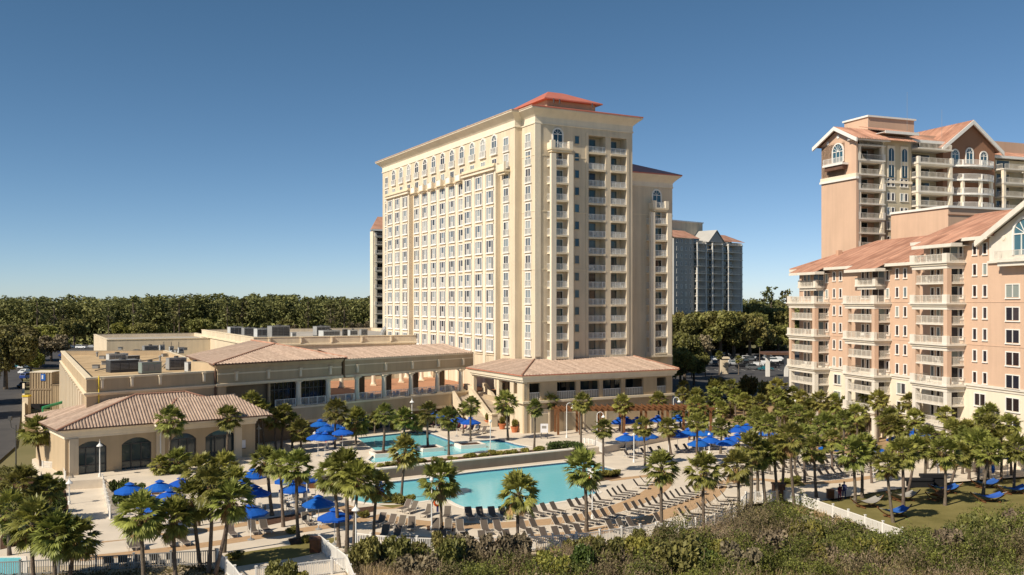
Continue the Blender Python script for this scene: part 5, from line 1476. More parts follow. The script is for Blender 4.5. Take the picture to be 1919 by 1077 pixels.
# ------------------------------------------------------------------ broadleaf trees, pines, shrubs
nrg=np.random.default_rng(5)
def leaf_quads(cent, size, rng, up=.35):
    n=len(cent)
    a=rng.normal(size=(n,3)); a/=np.linalg.norm(a,axis=1)[:,None]
    b=rng.normal(size=(n,3)); b[:,2]*=(1-up); b-=a*(a*b).sum(1)[:,None]; b/=np.linalg.norm(b,axis=1)[:,None]
    s=size*rng.uniform(.6,1.3,(n,1))
    a=a*s; b=b*s*.6
    return np.stack([cent-a,cent-b,cent+a,cent+b],1).reshape(-1,3)
def blob_cloud(rng, blobs, per, thick=.35):
    out=[]
    for (x,y,z,r) in blobs:
        n=max(6,int(per*r*r))
        d=rng.normal(size=(n,3)); d/=np.linalg.norm(d,axis=1)[:,None]; d[:,2]*=.8
        rr=r*(1-thick*rng.random((n,1))**1.5)
        bump=1+.18*np.sin(d[:,0:1]*5+x*9)*np.cos(d[:,1:2]*6+y*7)
        out.append(np.array([x,y,z])+d*rr*bump)
    return np.concatenate(out)
def oak_mesh(seed,mat='leaf_oak',per=3600,size=.055):
    rng=np.random.default_rng(seed); bl=[]
    for i in range(34):
        a=rng.uniform(0,6.28); rr=.72*math.sqrt(rng.random()); z=1.05+.55*rng.uniform(-1,1)*(1-rr*.6)
        bl.append((rr*math.cos(a),rr*math.sin(a),z,rng.uniform(.15,.32)))
    c=blob_cloud(rng,bl,per); return quads('crown',leaf_quads(c,size,rng),mat), bl
def trunk_mesh(bl,h0=.75,r=.06,mat='tree_bark'):
    g=MB(); g.tube((0,0,-.02),(0,0,h0),r*1.25,r*.8,mat,8)
    for (x,y,z,rr) in bl[:9]: g.tube((0,0,h0*.8),(x*.85,y*.85,z),r*.5,r*.15,mat,5)
    return g.mesh('trunk')
def pine_mesh(seed,mat='leaf_pine',per=5200,size=.028):
    rng=np.random.default_rng(seed); bl=[]
    for i in range(26):
        z=.5+.48*(i/25); w=.17*(1-((z-.62)/.42)**2)+.03; a=rng.uniform(0,6.28); rr=w*rng.uniform(.2,1)
        bl.append((rr*math.cos(a),rr*math.sin(a),z,rng.uniform(.032,.06)))
    c=blob_cloud(rng,bl,per,.7); return quads('crown',leaf_quads(c,size,rng,.6),mat), bl
def bush_mesh(seed,mat,per=1500,size=.09,n=9):
    rng=np.random.default_rng(seed); bl=[]
    for i in range(n):
        a=rng.uniform(0,6.28); rr=.6*math.sqrt(rng.random()); bl.append((rr*math.cos(a),rr*math.sin(a),.45+.35*rng.uniform(-.6,1)*(1-rr),rng.uniform(.28,.45)))
    c=blob_cloud(rng,bl,per); c=c[c[:,2]>0]; return quads('foliage',leaf_quads(c,size,rng,.2),mat), bl
OAKS=[(oak_mesh(s,m)) for s,m in ((1,'leaf_oak'),(2,'leaf_oak'),(3,'leaf_oak'),(4,'leaf_light'),(5,'leaf_bare'))]
OAKT=[trunk_mesh(b) for _,b in OAKS]
PINES=[pine_mesh(s) for s in (21,22,23)]
PINET=[trunk_mesh(b,.93,.011) for _,b in PINES]
BUSH={m:[bush_mesh(31+i,'leaf_'+m) for i in range(2)] for m in ('hedge','oak','light','bare')}
BUSHT=[trunk_mesh(b[1],.35,.035) for b in BUSH['oak']]
trng=random.Random(3)
def oak(px,topy,Y,rad,kind,label,group,zg=0):
    c=D(px,topy,Y); hgt=max(3,c.z-zg); b=V((c.x,c.y,zg))
    t=thing('oak_tree',label,'tree',b,group); i=kind
    s=(rad,rad,hgt/1.95); rz=trng.uniform(0,6)
    inst(OAKT[i],'trunk',t,b,rz,s); inst(OAKS[i][0],'crown',t,b,rz,s); return t
OAKLIST=[(1283,600,250,6.5,0),(1315,578,300,9,1),(1350,564,330,10,0),(1335,612,262,7,2),(1375,572,345,10,1),(1405,568,330,9,0),(1440,562,345,10,2),(1470,564,330,9,1),(1395,602,285,8,0),(1425,597,292,8,1),(1458,592,285,8,2),(1300,648,235,4.5,0),(1372,640,255,6,3),(1330,655,248,4.5,1),(1405,645,300,6,0),(1450,640,300,6,2),(1275,640,228,5,1),(1298,560,345,10,2),(1330,556,380,11,0),(1290,612,300,8,4),(1420,556,400,11,1),(1463,556,400,11,0),(1390,560,410,11,2),(1266,570,330,9,0),(1268,605,265,6.5,2),(1313,622,330,7,0),(1362,612,330,8,1),(1432,618,320,7,0)]
for i,(px,ty,Y,rad,k) in enumerate(sorted(OAKLIST)):
    if px>1410 and Y<385: Y+=70; rad*=1.1
    elif 1310<px<=1410: Y=335+(i*7)%20; rad*=1.1
    nm=['dark','dark','broad','light green','bare grey'][k]
    oak(px,ty,Y,rad,k,f"{nm} oak in the wood beyond the car park, {ordw(i)} from the tower",'oaks beyond the car park')
for i,(px,ty,Y) in enumerate([(1446,537,420),(1474,543,430),(1432,548,440)]):
    c=D(px,ty,Y); b=V((c.x,c.y,0)); t=thing('pine_tree',f"tall dark umbrella pine rising over the oak wood, {ordw(i)} from the tower" if i!=2 else 'lower ragged pine rising over the oak wood',  'tree',b,'pines over the oak wood')
    inst(PINET[i],'trunk',t,b,0,(c.z,c.z,c.z)); inst(PINES[i][0],'crown',t,b,0,(c.z*1.1,c.z*1.1,c.z))
# trees by the side road
oak(75,612,300,9,4,'large half bare tree standing between the road and the loading yard','trees by the side road')
oak(20,590,330,11,0,'big dark tree at the far end of the side road','trees by the side road')
oak(-25,600,300,10,2,'broad dark tree at the edge of the frame over the road','trees by the side road')
oak(58,640,262,5,3,'light green small tree in front of the half bare tree','trees by the side road')
oak(96,618,330,7,3,'yellow green tree behind the half bare tree at the car park','trees by the side road')
for i,(X,Y,h,r) in enumerate([(-92,120,14,6),(-98,140,15,7),(-104,165,16,7),(-112,190,16,8),(-122,225,16,8)]):
    t=thing('oak_tree',f"road side oak shading the asphalt, {ordw(i)} from the pool house",'tree',V((X,Y,0)),'oaks shading the road')
    inst(OAKT[i%3],'trunk',t,(X,Y,0),i,(r,r,h/1.95)); inst(OAKS[i%3][0],'crown',t,(X,Y,0),i,(r,r,h/1.95))

# edge of the pine wood: single trees
frng=random.Random(12)
edge=[]
for i in range(74):
    px=-30+i*10.1+frng.uniform(-4,4); Y=frng.uniform(415,520)
    if px>120: Y=frng.uniform(430,520)
    edge.append((px,Y))
for i,(px,Y) in enumerate(edge):
    c=D(px,HY,Y); b=V((c.x,Y,0)); kd=frng.random()
    if kd<.42:
        h=frng.uniform(18,25); t=thing('pine_tree',f"pine at the near edge of the long wood, {ordw(i)} tree from the road",'tree',b,'trees at the edge of the pine wood')
        k=i%3; inst(PINET[k],'trunk',t,b,i,(h*1.1,h*1.1,h)); inst(PINES[k][0],'crown',t,b,i,(h*1.25,h*1.25,h))
    else:
        k=frng.choice([0,1,2,3,4]); h=frng.uniform(9,17); r=frng.uniform(5,8)
        nm=['dark','dull green','olive','yellow green','bare grey'][k]
        t=thing('broadleaf_tree',f"{nm} tree at the near edge of the long wood, {ordw(i)} tree from the road",'tree',b,'trees at the edge of the pine wood')
        inst(OAKT[k],'trunk',t,b,i,(r,r,h/1.95)); inst(OAKS[k][0],'crown',t,b,i,(r,r,h/1.95))

# the deep wood behind, one mass
def forest():
    rng=np.random.default_rng(8); cl=[]
    vars_=[]
    for s in range(5):
        bl=[]
        for i in range(15):
            z=.5+.46*(i/14); w=.2*(1-((z-.66)/.42)**2)+.02; a=rng.uniform(0,6.28); rr=w*rng.uniform(.2,1); bl.append((rr*math.cos(a),rr*math.sin(a),z,rng.uniform(.04,.072)))
        vars_.append(leaf_quads(blob_cloud(rng,bl,3000,.85),.031,rng,.5).astype(np.float32))
    out=[]
    n=2600
    for i in range(n):
        Y=470+ (rng.random()**1.6)*700
        px=rng.uniform(-380,760) if rng.random()<.72 else rng.uniform(1230,2350)
        X=(px-HX)*Y/F
        if px>1000: Y+=60; X=(px-HX)*Y/F
        h=rng.uniform(17,25)*(1+.05*math.sin(X*.03)); w=h*rng.uniform(1.1,1.6)
        v=vars_[i%5]; a=rng.uniform(0,6.28); c,s_=math.cos(a),math.sin(a)
        out.append(np.stack([X+(v[:,0]*c-v[:,1]*s_)*w,Y+(v[:,0]*s_+v[:,1]*c)*w,v[:,2]*h],1))
    return quads('pine_wood',np.concatenate(out),'leaf_wood')
MAT['leaf_wood']=M('wood_leaf',(.12,.13,.045),.7,.55,.03,.2,island=.45,col2=(.26,.255,.09),trans=.18)
o=inst(forest(),'pine_wood'); tag(o,'long dark pine wood stretching along the horizon','wood',None,'stuff')
# understorey that hides the trunks
def understorey():
    rng=np.random.default_rng(9); n=60000
    Y=rng.uniform(455,640,n); px=rng.uniform(-380,760,n); X=(px-HX)*Y/F; z=rng.random(n)**1.4*10
    return quads('understorey',leaf_quads(np.stack([X,Y,z],1),1.1,rng),'leaf_wood')
def canopy_fill():
    rng=np.random.default_rng(19); n=110000
    Y=470+rng.random(n)**1.3*420; px=rng.uniform(-380,760,n); X=(px-HX)*Y/F
    z=9+9*rng.random(n)+2.2*np.sin(X*.11)*np.cos(Y*.09)
    return quads('canopy_fill',leaf_quads(np.stack([X,Y,z],1),.8,rng,.3),'leaf_wood')
o=inst(canopy_fill(),'wood_canopy'); tag(o,'lower crowns filling in between the pines of the long wood','wood',None,'stuff')
o=inst(understorey(),'undergrowth'); tag(o,'dense undergrowth below the pines of the long wood','undergrowth',None,'stuff')
# ------------------------------------------------------------------ parasols
def parasol_proto():
    t=thing('parasol','x','parasol'); rng=random.Random(2)
    g=MB(); n=8; r=1.5; vs=[(0,0,3.0)]
    for ring,(rr,z) in enumerate(((.75,2.72),(r,2.36))):
        for i in range(n*2):
            a=2*PI*i/(n*2); k=rr*(1 if i%2==0 else .955); vs.append((k*math.cos(a),k*math.sin(a),z+(0 if i%2==0 else .03)))
    m=n*2; fs=[(0,1+i,1+(i+1)%m) for i in range(m)]+[(1+i,1+m+i,1+m+(i+1)%m,1+(i+1)%m) for i in range(m)]
    o=len(vs)
    for i in range(m): x,y,z=vs[1+m+i]; vs.append((x*1.0,y*1.0,z-.16))
    fs+=[(1+m+i,o+i,o+(i+1)%m,1+m+(i+1)%m) for i in range(m)]
    g.add(vs,fs,'blue'); can=g.obj('canopy',t)
    g=MB(); g.lathe([(.5,3.0),(.28,3.13),(.04,3.22)],'blue',8); sub(g.mesh('canopy_cap'),'canopy_cap',can)
    g=MB(); g.tube((0,0,0),(0,0,3.0),.03,.03,'white_metal',8); g.tube((0,0,3.15),(0,0,3.32),.03,.02,'white_metal',6); g.obj('pole',t)
    g=MB(); g.lathe([(.3,0),(.3,.07),(.08,.12),(.05,.3)],'grey_metal',12); g.obj('base',t)
    g=MB()
    for i in range(n):
        a=2*PI*i/n; g.tube((0,0,2.95),(1.46*math.cos(a),1.46*math.sin(a),2.34),.014,.014,'white_metal',4)
    g.obj('rib_set',t); return t
PAR=parasol_proto()
prm=random.Random(5)
PARASOLS={
 'plaza':('over the tables below the pool house','pool house ramp',0,[(243,914),(299,909),(340,903),(284,938),(300,950),(318,926)]),
 'dining':('over the dining tables behind the palm trio','pool house',0,[(474,887),(456,907),(478,919),(470,955),(541,896),(572,894),(551,912)]),
 'near':('standing out on the lounger deck','dining tables',0,[(597,938),(627,963)]),
 'bar':('massed at the narrow corner of the back pool','pool house',1.0,[(600,792),(613,801),(642,807),(596,816),(624,796),(609,817)]),
 'sun':('over the sunbathers at the foot of the stair','back pool',1.0,[(817,776),(856,784),(882,788)]),
 'pergola':('beside the brown pergola','stair',0,[(1160,788),(1175,787),(1194,787),(1233,784),(1271,783)]),
 'lawn':('over the shaded deck beyond the curved white fence','pergola',0,[(1173,818),(1197,817),(1214,814),(1270,812),(1290,809),(1320,809),(1309,828),(1331,822),(1363,827),(1382,803),(1400,800),(1381,819),(1438,808),(1556,836)]),
 'grove':('in the grove by the apartment hedge','tower',0,[(1637,853),(1643,842),(1682,820),(1714,810),(1738,821),(1725,816),(1888,851)]),
}
first=True
for k,(where,end,zg,l) in PARASOLS.items():
    for i,(px,py) in enumerate(sorted(l)):
        p=G(px,py,zg+2.65); p.z=zg
        lab=f"blue parasol {where}, {ordw(i)} from the {end}"
        s=prm.uniform(0,.7)
        if first: o=PAR; o.location=p; o['label']=lab; first=False
        else: o=copy_tree(PAR,p,s,lab)
        o['group']='blue parasols of the pool deck'

# ------------------------------------------------------------------ loungers
def lounger_proto():
    t=thing('sun_lounger','x','lounger'); ang=R(52)
    f=MB(); w=.34
    for x in (-w,w):
        f.box(x-.02,x+.02,-.95,.35,.305,.35,'lounger_metal')
        for y in (-.8,.25): f.box(x-.025,x+.025,y-.03,y+.03,0,.30,'lounger_metal')
        f.tube((x,.3,.33),(x,.3+.85*math.cos(ang),.33+.85*math.sin(ang)),.024,.024,'lounger_metal',4)
        f.tube((x,.95,.05),(x,.3+.5*math.cos(ang),.33+.5*math.sin(ang)),.018,.018,'lounger_metal',4)
        f.tube((x,.95,.03),(x,.3,.3),.018,.018,'lounger_metal',4)
    f.box(-w,w,-.95,-.9,.30,.35,'lounger_metal'); f.obj('frame',t)
    g=MB(); g.box(-w+.02,w-.02,-.9,.3,.335,.36,'sling'); g.obj('seat',t)
    g=MB(); c,s_=math.cos(ang),math.sin(ang); a=(.3,.345); b=(.3+.86*c,.345+.86*s_); nx,nz=-s_*.02,c*.02
    vs=[(x,y+dy,z+dz) for x in (-w+.02,w-.02) for (y,z) in (a,b) for (dy,dz) in ((nx,nz),(-nx,-nz))]
    g.add(vs,[(0,1,3,2),(4,6,7,5),(0,2,6,4),(1,5,7,3),(2,3,7,6),(0,4,5,1)],'sling'); g.obj('backrest',t)
    return t
LOU=lounger_proto(); lrng=random.Random(9); nlou=[0]
def lounger(p,face,label,group):
    """face: horizontal direction in which the feet point"""
    rz=math.atan2(face.y,face.x)+PI/2+lrng.uniform(-.09,.09)
    if nlou[0]==0: o=LOU; o.location=p; o.rotation_euler=(0,0,rz); o['label']=label
    else: o=copy_tree(LOU,p,rz,label)
    o['group']=group; nlou[0]+=1
def along(pts,step):
    out=[];acc=0
    for a,b in zip(pts,pts[1:]):
        L=(b-a).length; t=acc
        while t<L: out.append((a+(b-a)*(t/L),(b-a).normalized())); t+=step
        acc=t-L
    return out
def row(px,step,where,end,sign=1,tw=0,gap=.1,z=0,straight=None):
    pts=smooth(GP(px,z),5); k=0
    for p,d in along(pts,step):
        if lrng.random()<gap: continue
        n=V((d.y,-d.x,0)) if sign>0 else V((-d.y,d.x,0))
        a=math.atan2(n.y,n.x)+tw; n=V((math.cos(a),math.sin(a),0))
        lounger(V((p.x,p.y,z+.01)),straight or n,f"grey lounger in the {where}, {ordw(k)} from the {end}",'grey loungers on the pool decks'); k+=1
row([(758,957),(800,967),(850,972),(913,972),(965,970),(1026,964),(1072,957),(1117,947),(1160,933),(1190,921),(1218,906)],1.13,'curved row next to the front pool','road',1,.25)
row([(712,984),(760,991),(815,995),(870,998),(913,999),(960,998),(1006,995),(1058,989),(1110,981),(1150,972),(1210,957),(1260,942),(1312,924)],1.18,'middle curved row between paver bands','road',1,.25,.14)
row([(720,1008),(800,1017),(880,1020),(960,1019),(1010,1014),(1080,1008),(1165,996),(1230,985),(1283,974),(1330,958),(1372,934)],1.15,'outer curved row inside the picket fence','road',1,.25,.45)
row([(1330,893),(1400,889),(1450,886),(1500,880),(1560,872),(1600,866)],1.25,'shaded row beyond the curved fence','tower',1,.3,.15)
row([(1335,914),(1370,912),(1410,906)],1.15,'short row where the curved fence begins','tower',1,.9,.1)
row([(1440,870),(1500,864),(1560,857)],1.3,'back row under the apartment palms','tower',1,.3,.2)
row([(1500,899),(1540,896),(1590,889),(1640,879)],1.15,'row along the sunny path','tower',1,.35,.1)
row([(1180,858),(1230,852),(1290,846),(1350,840)],1.5,'row before the shaded blue parasols','tower',1,.4,.2)
row([(204,1062),(232,1060),(262,1058),(292,1056),(322,1054)],1.15,'row against the thin metal fence','small pool',-1,0,.0)
for i,(x,y) in enumerate([(318,1022),(345,1020),(434,1004),(474,999),(497,997),(575,982),(247,1028),(262,1027)]):
    lounger(G(x,y,.01),azv(150),f"grey lounger on the paver strip under the tall front palms, {ordw(sorted([247,262,318,345,434,474,497,575]).index(x))} from the ramp",'grey loungers on the pool decks')
for i,(x,y) in enumerate([(1140,846),(1168,843),(1186,838)]):
    lounger(G(x,y,.01),azv(200),f"pale lounger by the curved white picket fence, {ordw(i)} from the fence",'grey loungers on the pool decks')
for i in range(9):
    p=G(812,800,TZ)+ (G(905,812,TZ)-G(812,800,TZ))*(i/8); 
    lounger(V((p.x,p.y,TZ+.01)),azv(205),f"lounger in the busy sunbathing row beside the back pool, {ordw(i)} from the wing",'grey loungers on the pool decks')

# ------------------------------------------------------------------ dining tables and chairs
def table_proto():
    t=thing('dining_table','x','table'); g=MB(); g.lathe([(0,.74),(.55,.74),(.55,.70),(0,.70)],'white',16); g.obj('tabletop',t)
    g=MB(); g.tube((0,0,0),(0,0,.7),.04,.04,'white_metal',6); g.lathe([(.3,0),(.3,.04),(.05,.08)],'white_metal',12); g.obj('pedestal',t); return t
def chair_proto():
    t=thing('dining_chair','x','chair'); g=MB(); g.box(-.23,.23,-.22,.22,.42,.46,'cloth_grey'); g.obj('seat',t)
    g=MB(); g.box(-.23,.23,.19,.23,.5,.9,'cloth_grey'); g.obj('backrest',t)
    for x in (-.2,.2):
        for y in (-.2,.2): 
            g=MB(); g.box(x-.02,x+.02,y-.02,y+.02,0,.42 if y<0 else .9,'white_metal'); g.obj('leg',t)
    return t
TAB=table_proto(); CHA=chair_proto(); k=[0,0]
spots=[(243,950),(300,945),(474,925),(456,944),(478,957),(541,931),(572,929),(551,948),(597,975)]
for i,(x,y) in enumerate(spots):
    p=G(x,y+6,.01); lab=f"round white table under a blue parasol, {ordw(sorted(s[0] for s in spots).index(x))} from the ramp"
    if i==0: o=TAB; o.location=p; o['label']=lab
    else: o=copy_tree(TAB,p,0,lab)
    o['group']='white tables under the parasols'
    for j in range(4):
        a=j*PI/2+.5+i; q=p+V((math.cos(a)*.85,math.sin(a)*.85,0)); lab='grey chair drawn up to a round white table under a blue parasol'
        if i==0 and j==0: c=CHA; c.location=q; c.rotation_euler=(0,0,a-PI/2); c['label']=lab
        else: c=copy_tree(CHA,q,a-PI/2,lab)
        c['group']='chairs round the parasol tables'
# terrace chairs behind the arcade railing
def blue_chair():
    t=thing('terrace_chair','x','chair'); g=MB(); g.box(-.25,.25,-.25,.25,.42,.47,'blue_dark'); g.obj('seat',t); g=MB(); g.box(-.25,.25,.2,.25,.5,1.0,'blue_dark'); g.obj('backrest',t)
    for x in (-.22,.22):
        for y in (-.22,.22):
            g=MB(); g.box(x-.02,x+.02,y-.02,y+.02,0,.42,'dark_metal'); g.obj('leg',t)
    return t
BC=blue_chair(); n=0
for i in range(22):
    x=LX(640,-.3)+i*.0; s=LX(628,-.3)+ (LX(860,-.3)-LX(628,-.3))*i/21
    p=L0+LE*s+LN*(.4+.7*(i%2))+V((0,0,5.76)); lab='blue chair in the row along the arcade railing of the upper terrace'
    if i==0: o=BC; o.location=p; o['label']=lab
    else: o=copy_tree(BC,p,RZL+i*1.9,lab)
    o['group']='blue chairs on the upper terrace'

# ------------------------------------------------------------------ lamps
def lamp(px,ptop,pbase,label,z=0.0,kind='bell'):
    b=G(px,pbase,z); h=max(2.6,D(px,ptop,b.y).z-z); t=thing('lamp_post',label,'lamp post',b,'white lamp posts')
    g=MB(); g.tube((0,0,0),(0,0,h-.25 if kind=='bell' else h),.07,.05,'white_metal',8); g.lathe([(.16,0),(.14,.3),(.08,.4)],'white_metal',10); g.obj('post',t,b)
    g=MB()
    if kind=='bell':
        g.lathe([(.04,h+.1),(.06,h-.1),(.12,h-.2),(.34,h-.42),(.36,h-.48),(.1,h-.46)],'white_metal',14); g.tube((0,0,h),(0,0,h+.3),.03,.02,'white_metal',6)
    elif kind=='crook':
        pts=[(.45*(1-math.cos(a))-.0,0,h+.42*math.sin(a)) for a in [i*PI/8 for i in range(9)]]
        g.path(pts,.045,'white_metal',6); g.lathe([(.06,h-.02),(.28,h-.3),(.3,h-.36),(.08,h-.34)],'white_metal',12,(.9,0))
    else:
        g.lathe([(.0,h+.3),(.14,h+.25),(.2,h+.05),(.12,h-.1),(.05,h-.12)],'white_metal',12)
    g.obj('lamp_shade',t,b)
lamp(187,828,893,'tall white bell lamp in front of the pool house arches',TZ)
lamp(130,897,945,'white bell lamp at the head of the ramp')
lamp(22,918,968,'white bell lamp among the bushes at the edge of the frame')
lamp(485,797,842,'white bell lamp at the far corner of the pool house',TZ)
lamp(919,790,850,'slim white pole lamp in the planting between the two pools',TZ,'globe')
lamp(809,900,993,'slim white lamp pole next to the orange float palm',0,'globe')
lamp(667,945,1046,'white bell lamp in front of the palm cluster by the picket fence')
lamp(1110,895,972,'slim white pole rising from the middle lounger row',0,'globe')
lamp(1062,760,820,'white shepherd crook lamp in front of the tower podium',TZ,'crook')
lamp(1119,777,830,'white shepherd crook lamp by the curved hedge',.6,'crook')
lamp(1188,815,866,'white lamp post between the blue parasols and the sunny deck',0,'globe')
lamp(1262,749,800,'white shepherd crook lamp at the outer corner of the podium',TZ,'crook')
lamp(1253,818,850,'short white lamp post before the closed parasols',0,'globe')
lamp(1329,822,850,'short white lamp post between two blue parasols under the palms',0,'globe')
lamp(575,890,964,'slim white pole beside the palm trio and dining parasols',0,'globe')
lamp(772,748,806,'white lamp post before the terrace wall of the arcade wing',TZ,'bell')
lamp(1490,752,800,'white lamp post under two palms by the apartment hedge',0,'globe')
lamp(1760,866,905,'white bollard lamp near the black covered table',0,'globe')
t=thing('street_lamp','dark double armed street lamp by the road next to the pool house','street lamp',G(30,872,0)); b=t.location
g=MB(); g.tube((0,0,0),(0,0,5.2),.09,.07,'dark_metal',8); g.obj('post',t,b); g=MB(); g.path([(0,0,4.6),(-.6,0,4.9),(-.75,0,5.9)],.05,'dark_metal',6); g.box(-.95,-.55,-.15,.15,5.8,6.3,'dark_metal'); g.obj('lamp_arm',t,b)

# ------------------------------------------------------------------ bins, signs, pots, pergola, lifeguard seat
def bin_(px,py,label,z=0,s=1.0):
    t=thing('litter_bin',label,'litter bin',G(px,py,z),'brown litter bins'); b=t.location
    g=MB(); g.box(-.42*s,.42*s,-.35*s,.35*s,0,1.15*s,'wood_dark'); 
    for i in range(7): g.box(-.42*s+.02+i*.12*s,-.42*s+.10+i*.12*s,-.37*s,-.35*s,.08,1.05*s,'wood')
    g.obj('bin_body',t,b); g=MB(); g.box(-.48*s,.48*s,-.41*s,.41*s,1.15*s,1.25*s,'wood_dark'); g.obj('lid',t,b)
bin_(591,1034,'brown panelled litter bin by the white boardwalk fence'); bin_(588,914,'brown litter bin behind the dining parasols'); bin_(1459,936,'dark bin screened by the palm trunk at the fence gate',0,1.4); bin_(1556,934,'grey brown bin beside the standing couple',0,.8)
def pot(px,py,label,z=TZ,leaf='light'):
    t=thing('potted_plant',label,'potted plant',G(px,py,z),'clay pots by the stair'); b=t.location
    g=MB(); g.lathe([(.0,0),(.38,0),(.55,.75),(.62,.78),(.62,.9),(.5,.9),(.48,.8),(0,.8)],'pot',14); g.obj('pot',t,b)
    inst(BUSH[leaf][0][0],'foliage',t,b+V((0,0,.7)),0,(.7,.7,1.5))
pot(941,804,'clay pot with a leafy plant nearer the stair'); pot(964,810,'clay pot with a tall plant near the podium corner'); pot(1027,804,'clay pot with a yellow green plant by the podium doorways'); pot(914,797,'clay pot at the foot of the stair wall')
t=thing('notice_board','pale notice board on two dark legs before the podium wall','sign',G(1020,822,TZ)); b=t.location
g=MB(); g.box(-.55,.55,-.04,.04,.9,2.2,'sign_white'); g.box(-.35,.3,-.05,-.04,1.5,1.9,'cloth_grey'); g.obj('board',t,b)
for x in (-.45,.45):
    g=MB(); g.box(x-.05,x+.05,-.05,.05,0,.9,'dark_metal'); g.obj('leg',t,b)
def pergola():
    a=G(1046,823,.0); zt=4.5
    A=G(1046,771,zt); B=G(1332,768,zt); d=(B-A); d.z=0; L=d.length; d.normalize(); rz=math.atan2(d.y,d.x); A.z=0
    t=thing('pergola','long brown timber pergola in front of the tower podium','pergola',A)
    n=8
    for i in range(n):
        for y in (0,3.2):
            g=MB(); g.box(-.16,.16,-.16,.16,0,zt,'wood'); o=g.obj('post',t,A+d*(L*i/(n-1))+V((-d.y,d.x,0))*y,rz)
    for y in (0,3.2):
        g=MB(); g.box(-.6,L+.6,-.12,.12,zt,zt+.4,'wood'); g.obj('beam',t,A+V((-d.y,d.x,0))*y,rz)
    g=MB(); 
    for i in range(int(L/.9)): g.box(i*.9,i*.9+.12,-.8,4.0,zt+.4,zt+.62,'wood')
    g.obj('rafter_set',t,A,rz)
pergola()
t=thing('lifeguard_chair','white lifeguard chair with orange float on the curved pool deck','lifeguard chair',G(1108,915,0)); b=t.location
g=MB()
for x in (-.4,.4):
    for y in (-.4,.4): g.tube((x*1.2,y*1.2,0),(x*.8,y*.8,1.6),.05,.05,'white',6)
g.box(-.4,.4,-.4,.4,1.5,1.58,'white'); g.obj('frame',t,b); g=MB(); g.box(-.4,.4,.34,.4,1.58,2.3,'white'); g.obj('backrest',t,b); g=MB(); g.lathe([(.28,0),(.36,.06),(.28,.12),(.2,.06)],'orange_red',14); o=g.obj('float',t,b+V((-.5,-.5,.9))); o.rotation_euler=(1.5,0,.5)
t=thing('life_float','red and orange float hanging on the palm trunk by the first lounger row','float',G(820,985,0)+V((0,0,2.2))); g=MB(); g.lathe([(.3,-.08),(.42,0),(.3,.08),(.2,0)],'orange_red',14); o=g.obj('ring',t,t.location); o.rotation_euler=(1.5,0,.3)
g=MB(); g.box(-.1,.1,-.06,.06,-.9,-.3,'cloth_navy'); g.obj('rope_bag',t,t.location)
t=thing('covered_table','long table under black covers beside the sunny path','table',G(1728,912,0)); b=t.location
g=MB(); g.box(-2.1,1.2,-.6,.6,.75,.95,'black'); g.box(-1.6,1.1,-.5,.5,0,.75,'black'); g.obj('table_cover',t,b); g=MB(); g.box(.2,3.0,.3,1.3,.95,1.3,'black'); g.box(.3,2.9,.4,1.2,0,.95,'black'); g.obj('raised_cover',t,b)
t=thing('folded_parasol','rolled blue and white parasol standing by the grove benches','parasol',G(1861,903,0)); b=t.location
g=MB(); g.tube((0,0,0),(0,0,3),.04,.04,'white_metal',6); g.obj('pole',t,b); g=MB(); g.lathe([(.05,1.0),(.2,1.3),(.16,2.4),(.05,2.9)],'blue',8); g.obj('canopy',t,b)
t=thing('pool_slide_tarp','blue wrapped stand beside the palm trunk at the pool end','covered stand',G(713,936,0)); b=t.location
g=MB(); g.lathe([(.5,0),(.42,.8),(.2,1.9),(.0,2.0)],'blue_dark',10); g.obj('wrap',t,b)
# hammocks
def hammock(px,py,az,label,cloth='blue_dark'):
    b=G(px,py,.02); t=thing('hammock',label,'hammock',b,'hammocks on the lawn'); rz=PI/2-R(az)
    g=MB(); pts=[(x,0,.12+.95*(abs(x)/2.1)**2.2) for x in [i*.42-2.1 for i in range(11)]]
    g.path(pts,.06,'wood',6)
    for x in (-.8,.8): g.box(x-.05,x+.05,-.7,.7,.05,.15,'wood')
    g.obj('stand',t,b,rz)
    g=MB(); m=10; vs=[]
    for i in range(m+1):
        x=-1.45+2.9*i/m; w=.75*(1-abs(x/1.6)**3*.55); z=.98-.55*(1-(x/1.6)**2)
        for j,(yy,dz) in enumerate(((-w,.12),(-w*.5,0),(w*.5,0),(w,.12))): vs.append((x,yy,z+dz))
    g.add(vs,[(i*4+j,i*4+j+1,i*4+j+5,i*4+j+4) for i in range(m) for j in range(3)],cloth); g.obj('sling',t,b,rz)
    g=MB()
    for s_ in (-1,1): g.tube((s_*2.05,0,1.02),(s_*1.45,0,.9),.02,.02,'cloth_white',4)
    g.obj('rope',t,b,rz)
hammock(1677,968,70,'blue hammock beside the end of the straight white fence'); hammock(1772,924,80,'blue hammock in the middle of the lawn by a leaning palm'); hammock(1693,938,75,'hammock with empty wooden arc in the shaded lawn','cloth_grey'); hammock(1758,937,60,'orange brown hammock stand between two palms','wood'); hammock(1854,940,85,'striped blue hammock by the scrub edge of the lawn'); hammock(1848,914,75,'blue hammock under the shady palms near the benches'); hammock(1625,950,70,'bare wooden hammock stand near the standing couple','cloth_grey'); hammock(1900,925,80,'hammock at the outermost end of the lawn','blue_dark')
for i,(x,y) in enumerate([(1450,804),(1530,806),(1660,858),(1800,875),(1850,885)]):
    t=thing('bench',f"pale bench in the grove below the apartments, {ordw(i)} from the tower",'bench',G(x,y,0),'benches in the grove'); b=t.location
    g=MB(); g.box(-1.1,1.1,-.25,.25,.42,.5,'concrete_white'); g.obj('seat',t,b); 
    for xx in (-.8,.8):
        g=MB(); g.box(xx-.12,xx+.12,-.2,.2,0,.42,'concrete_white'); g.obj('leg',t,b)
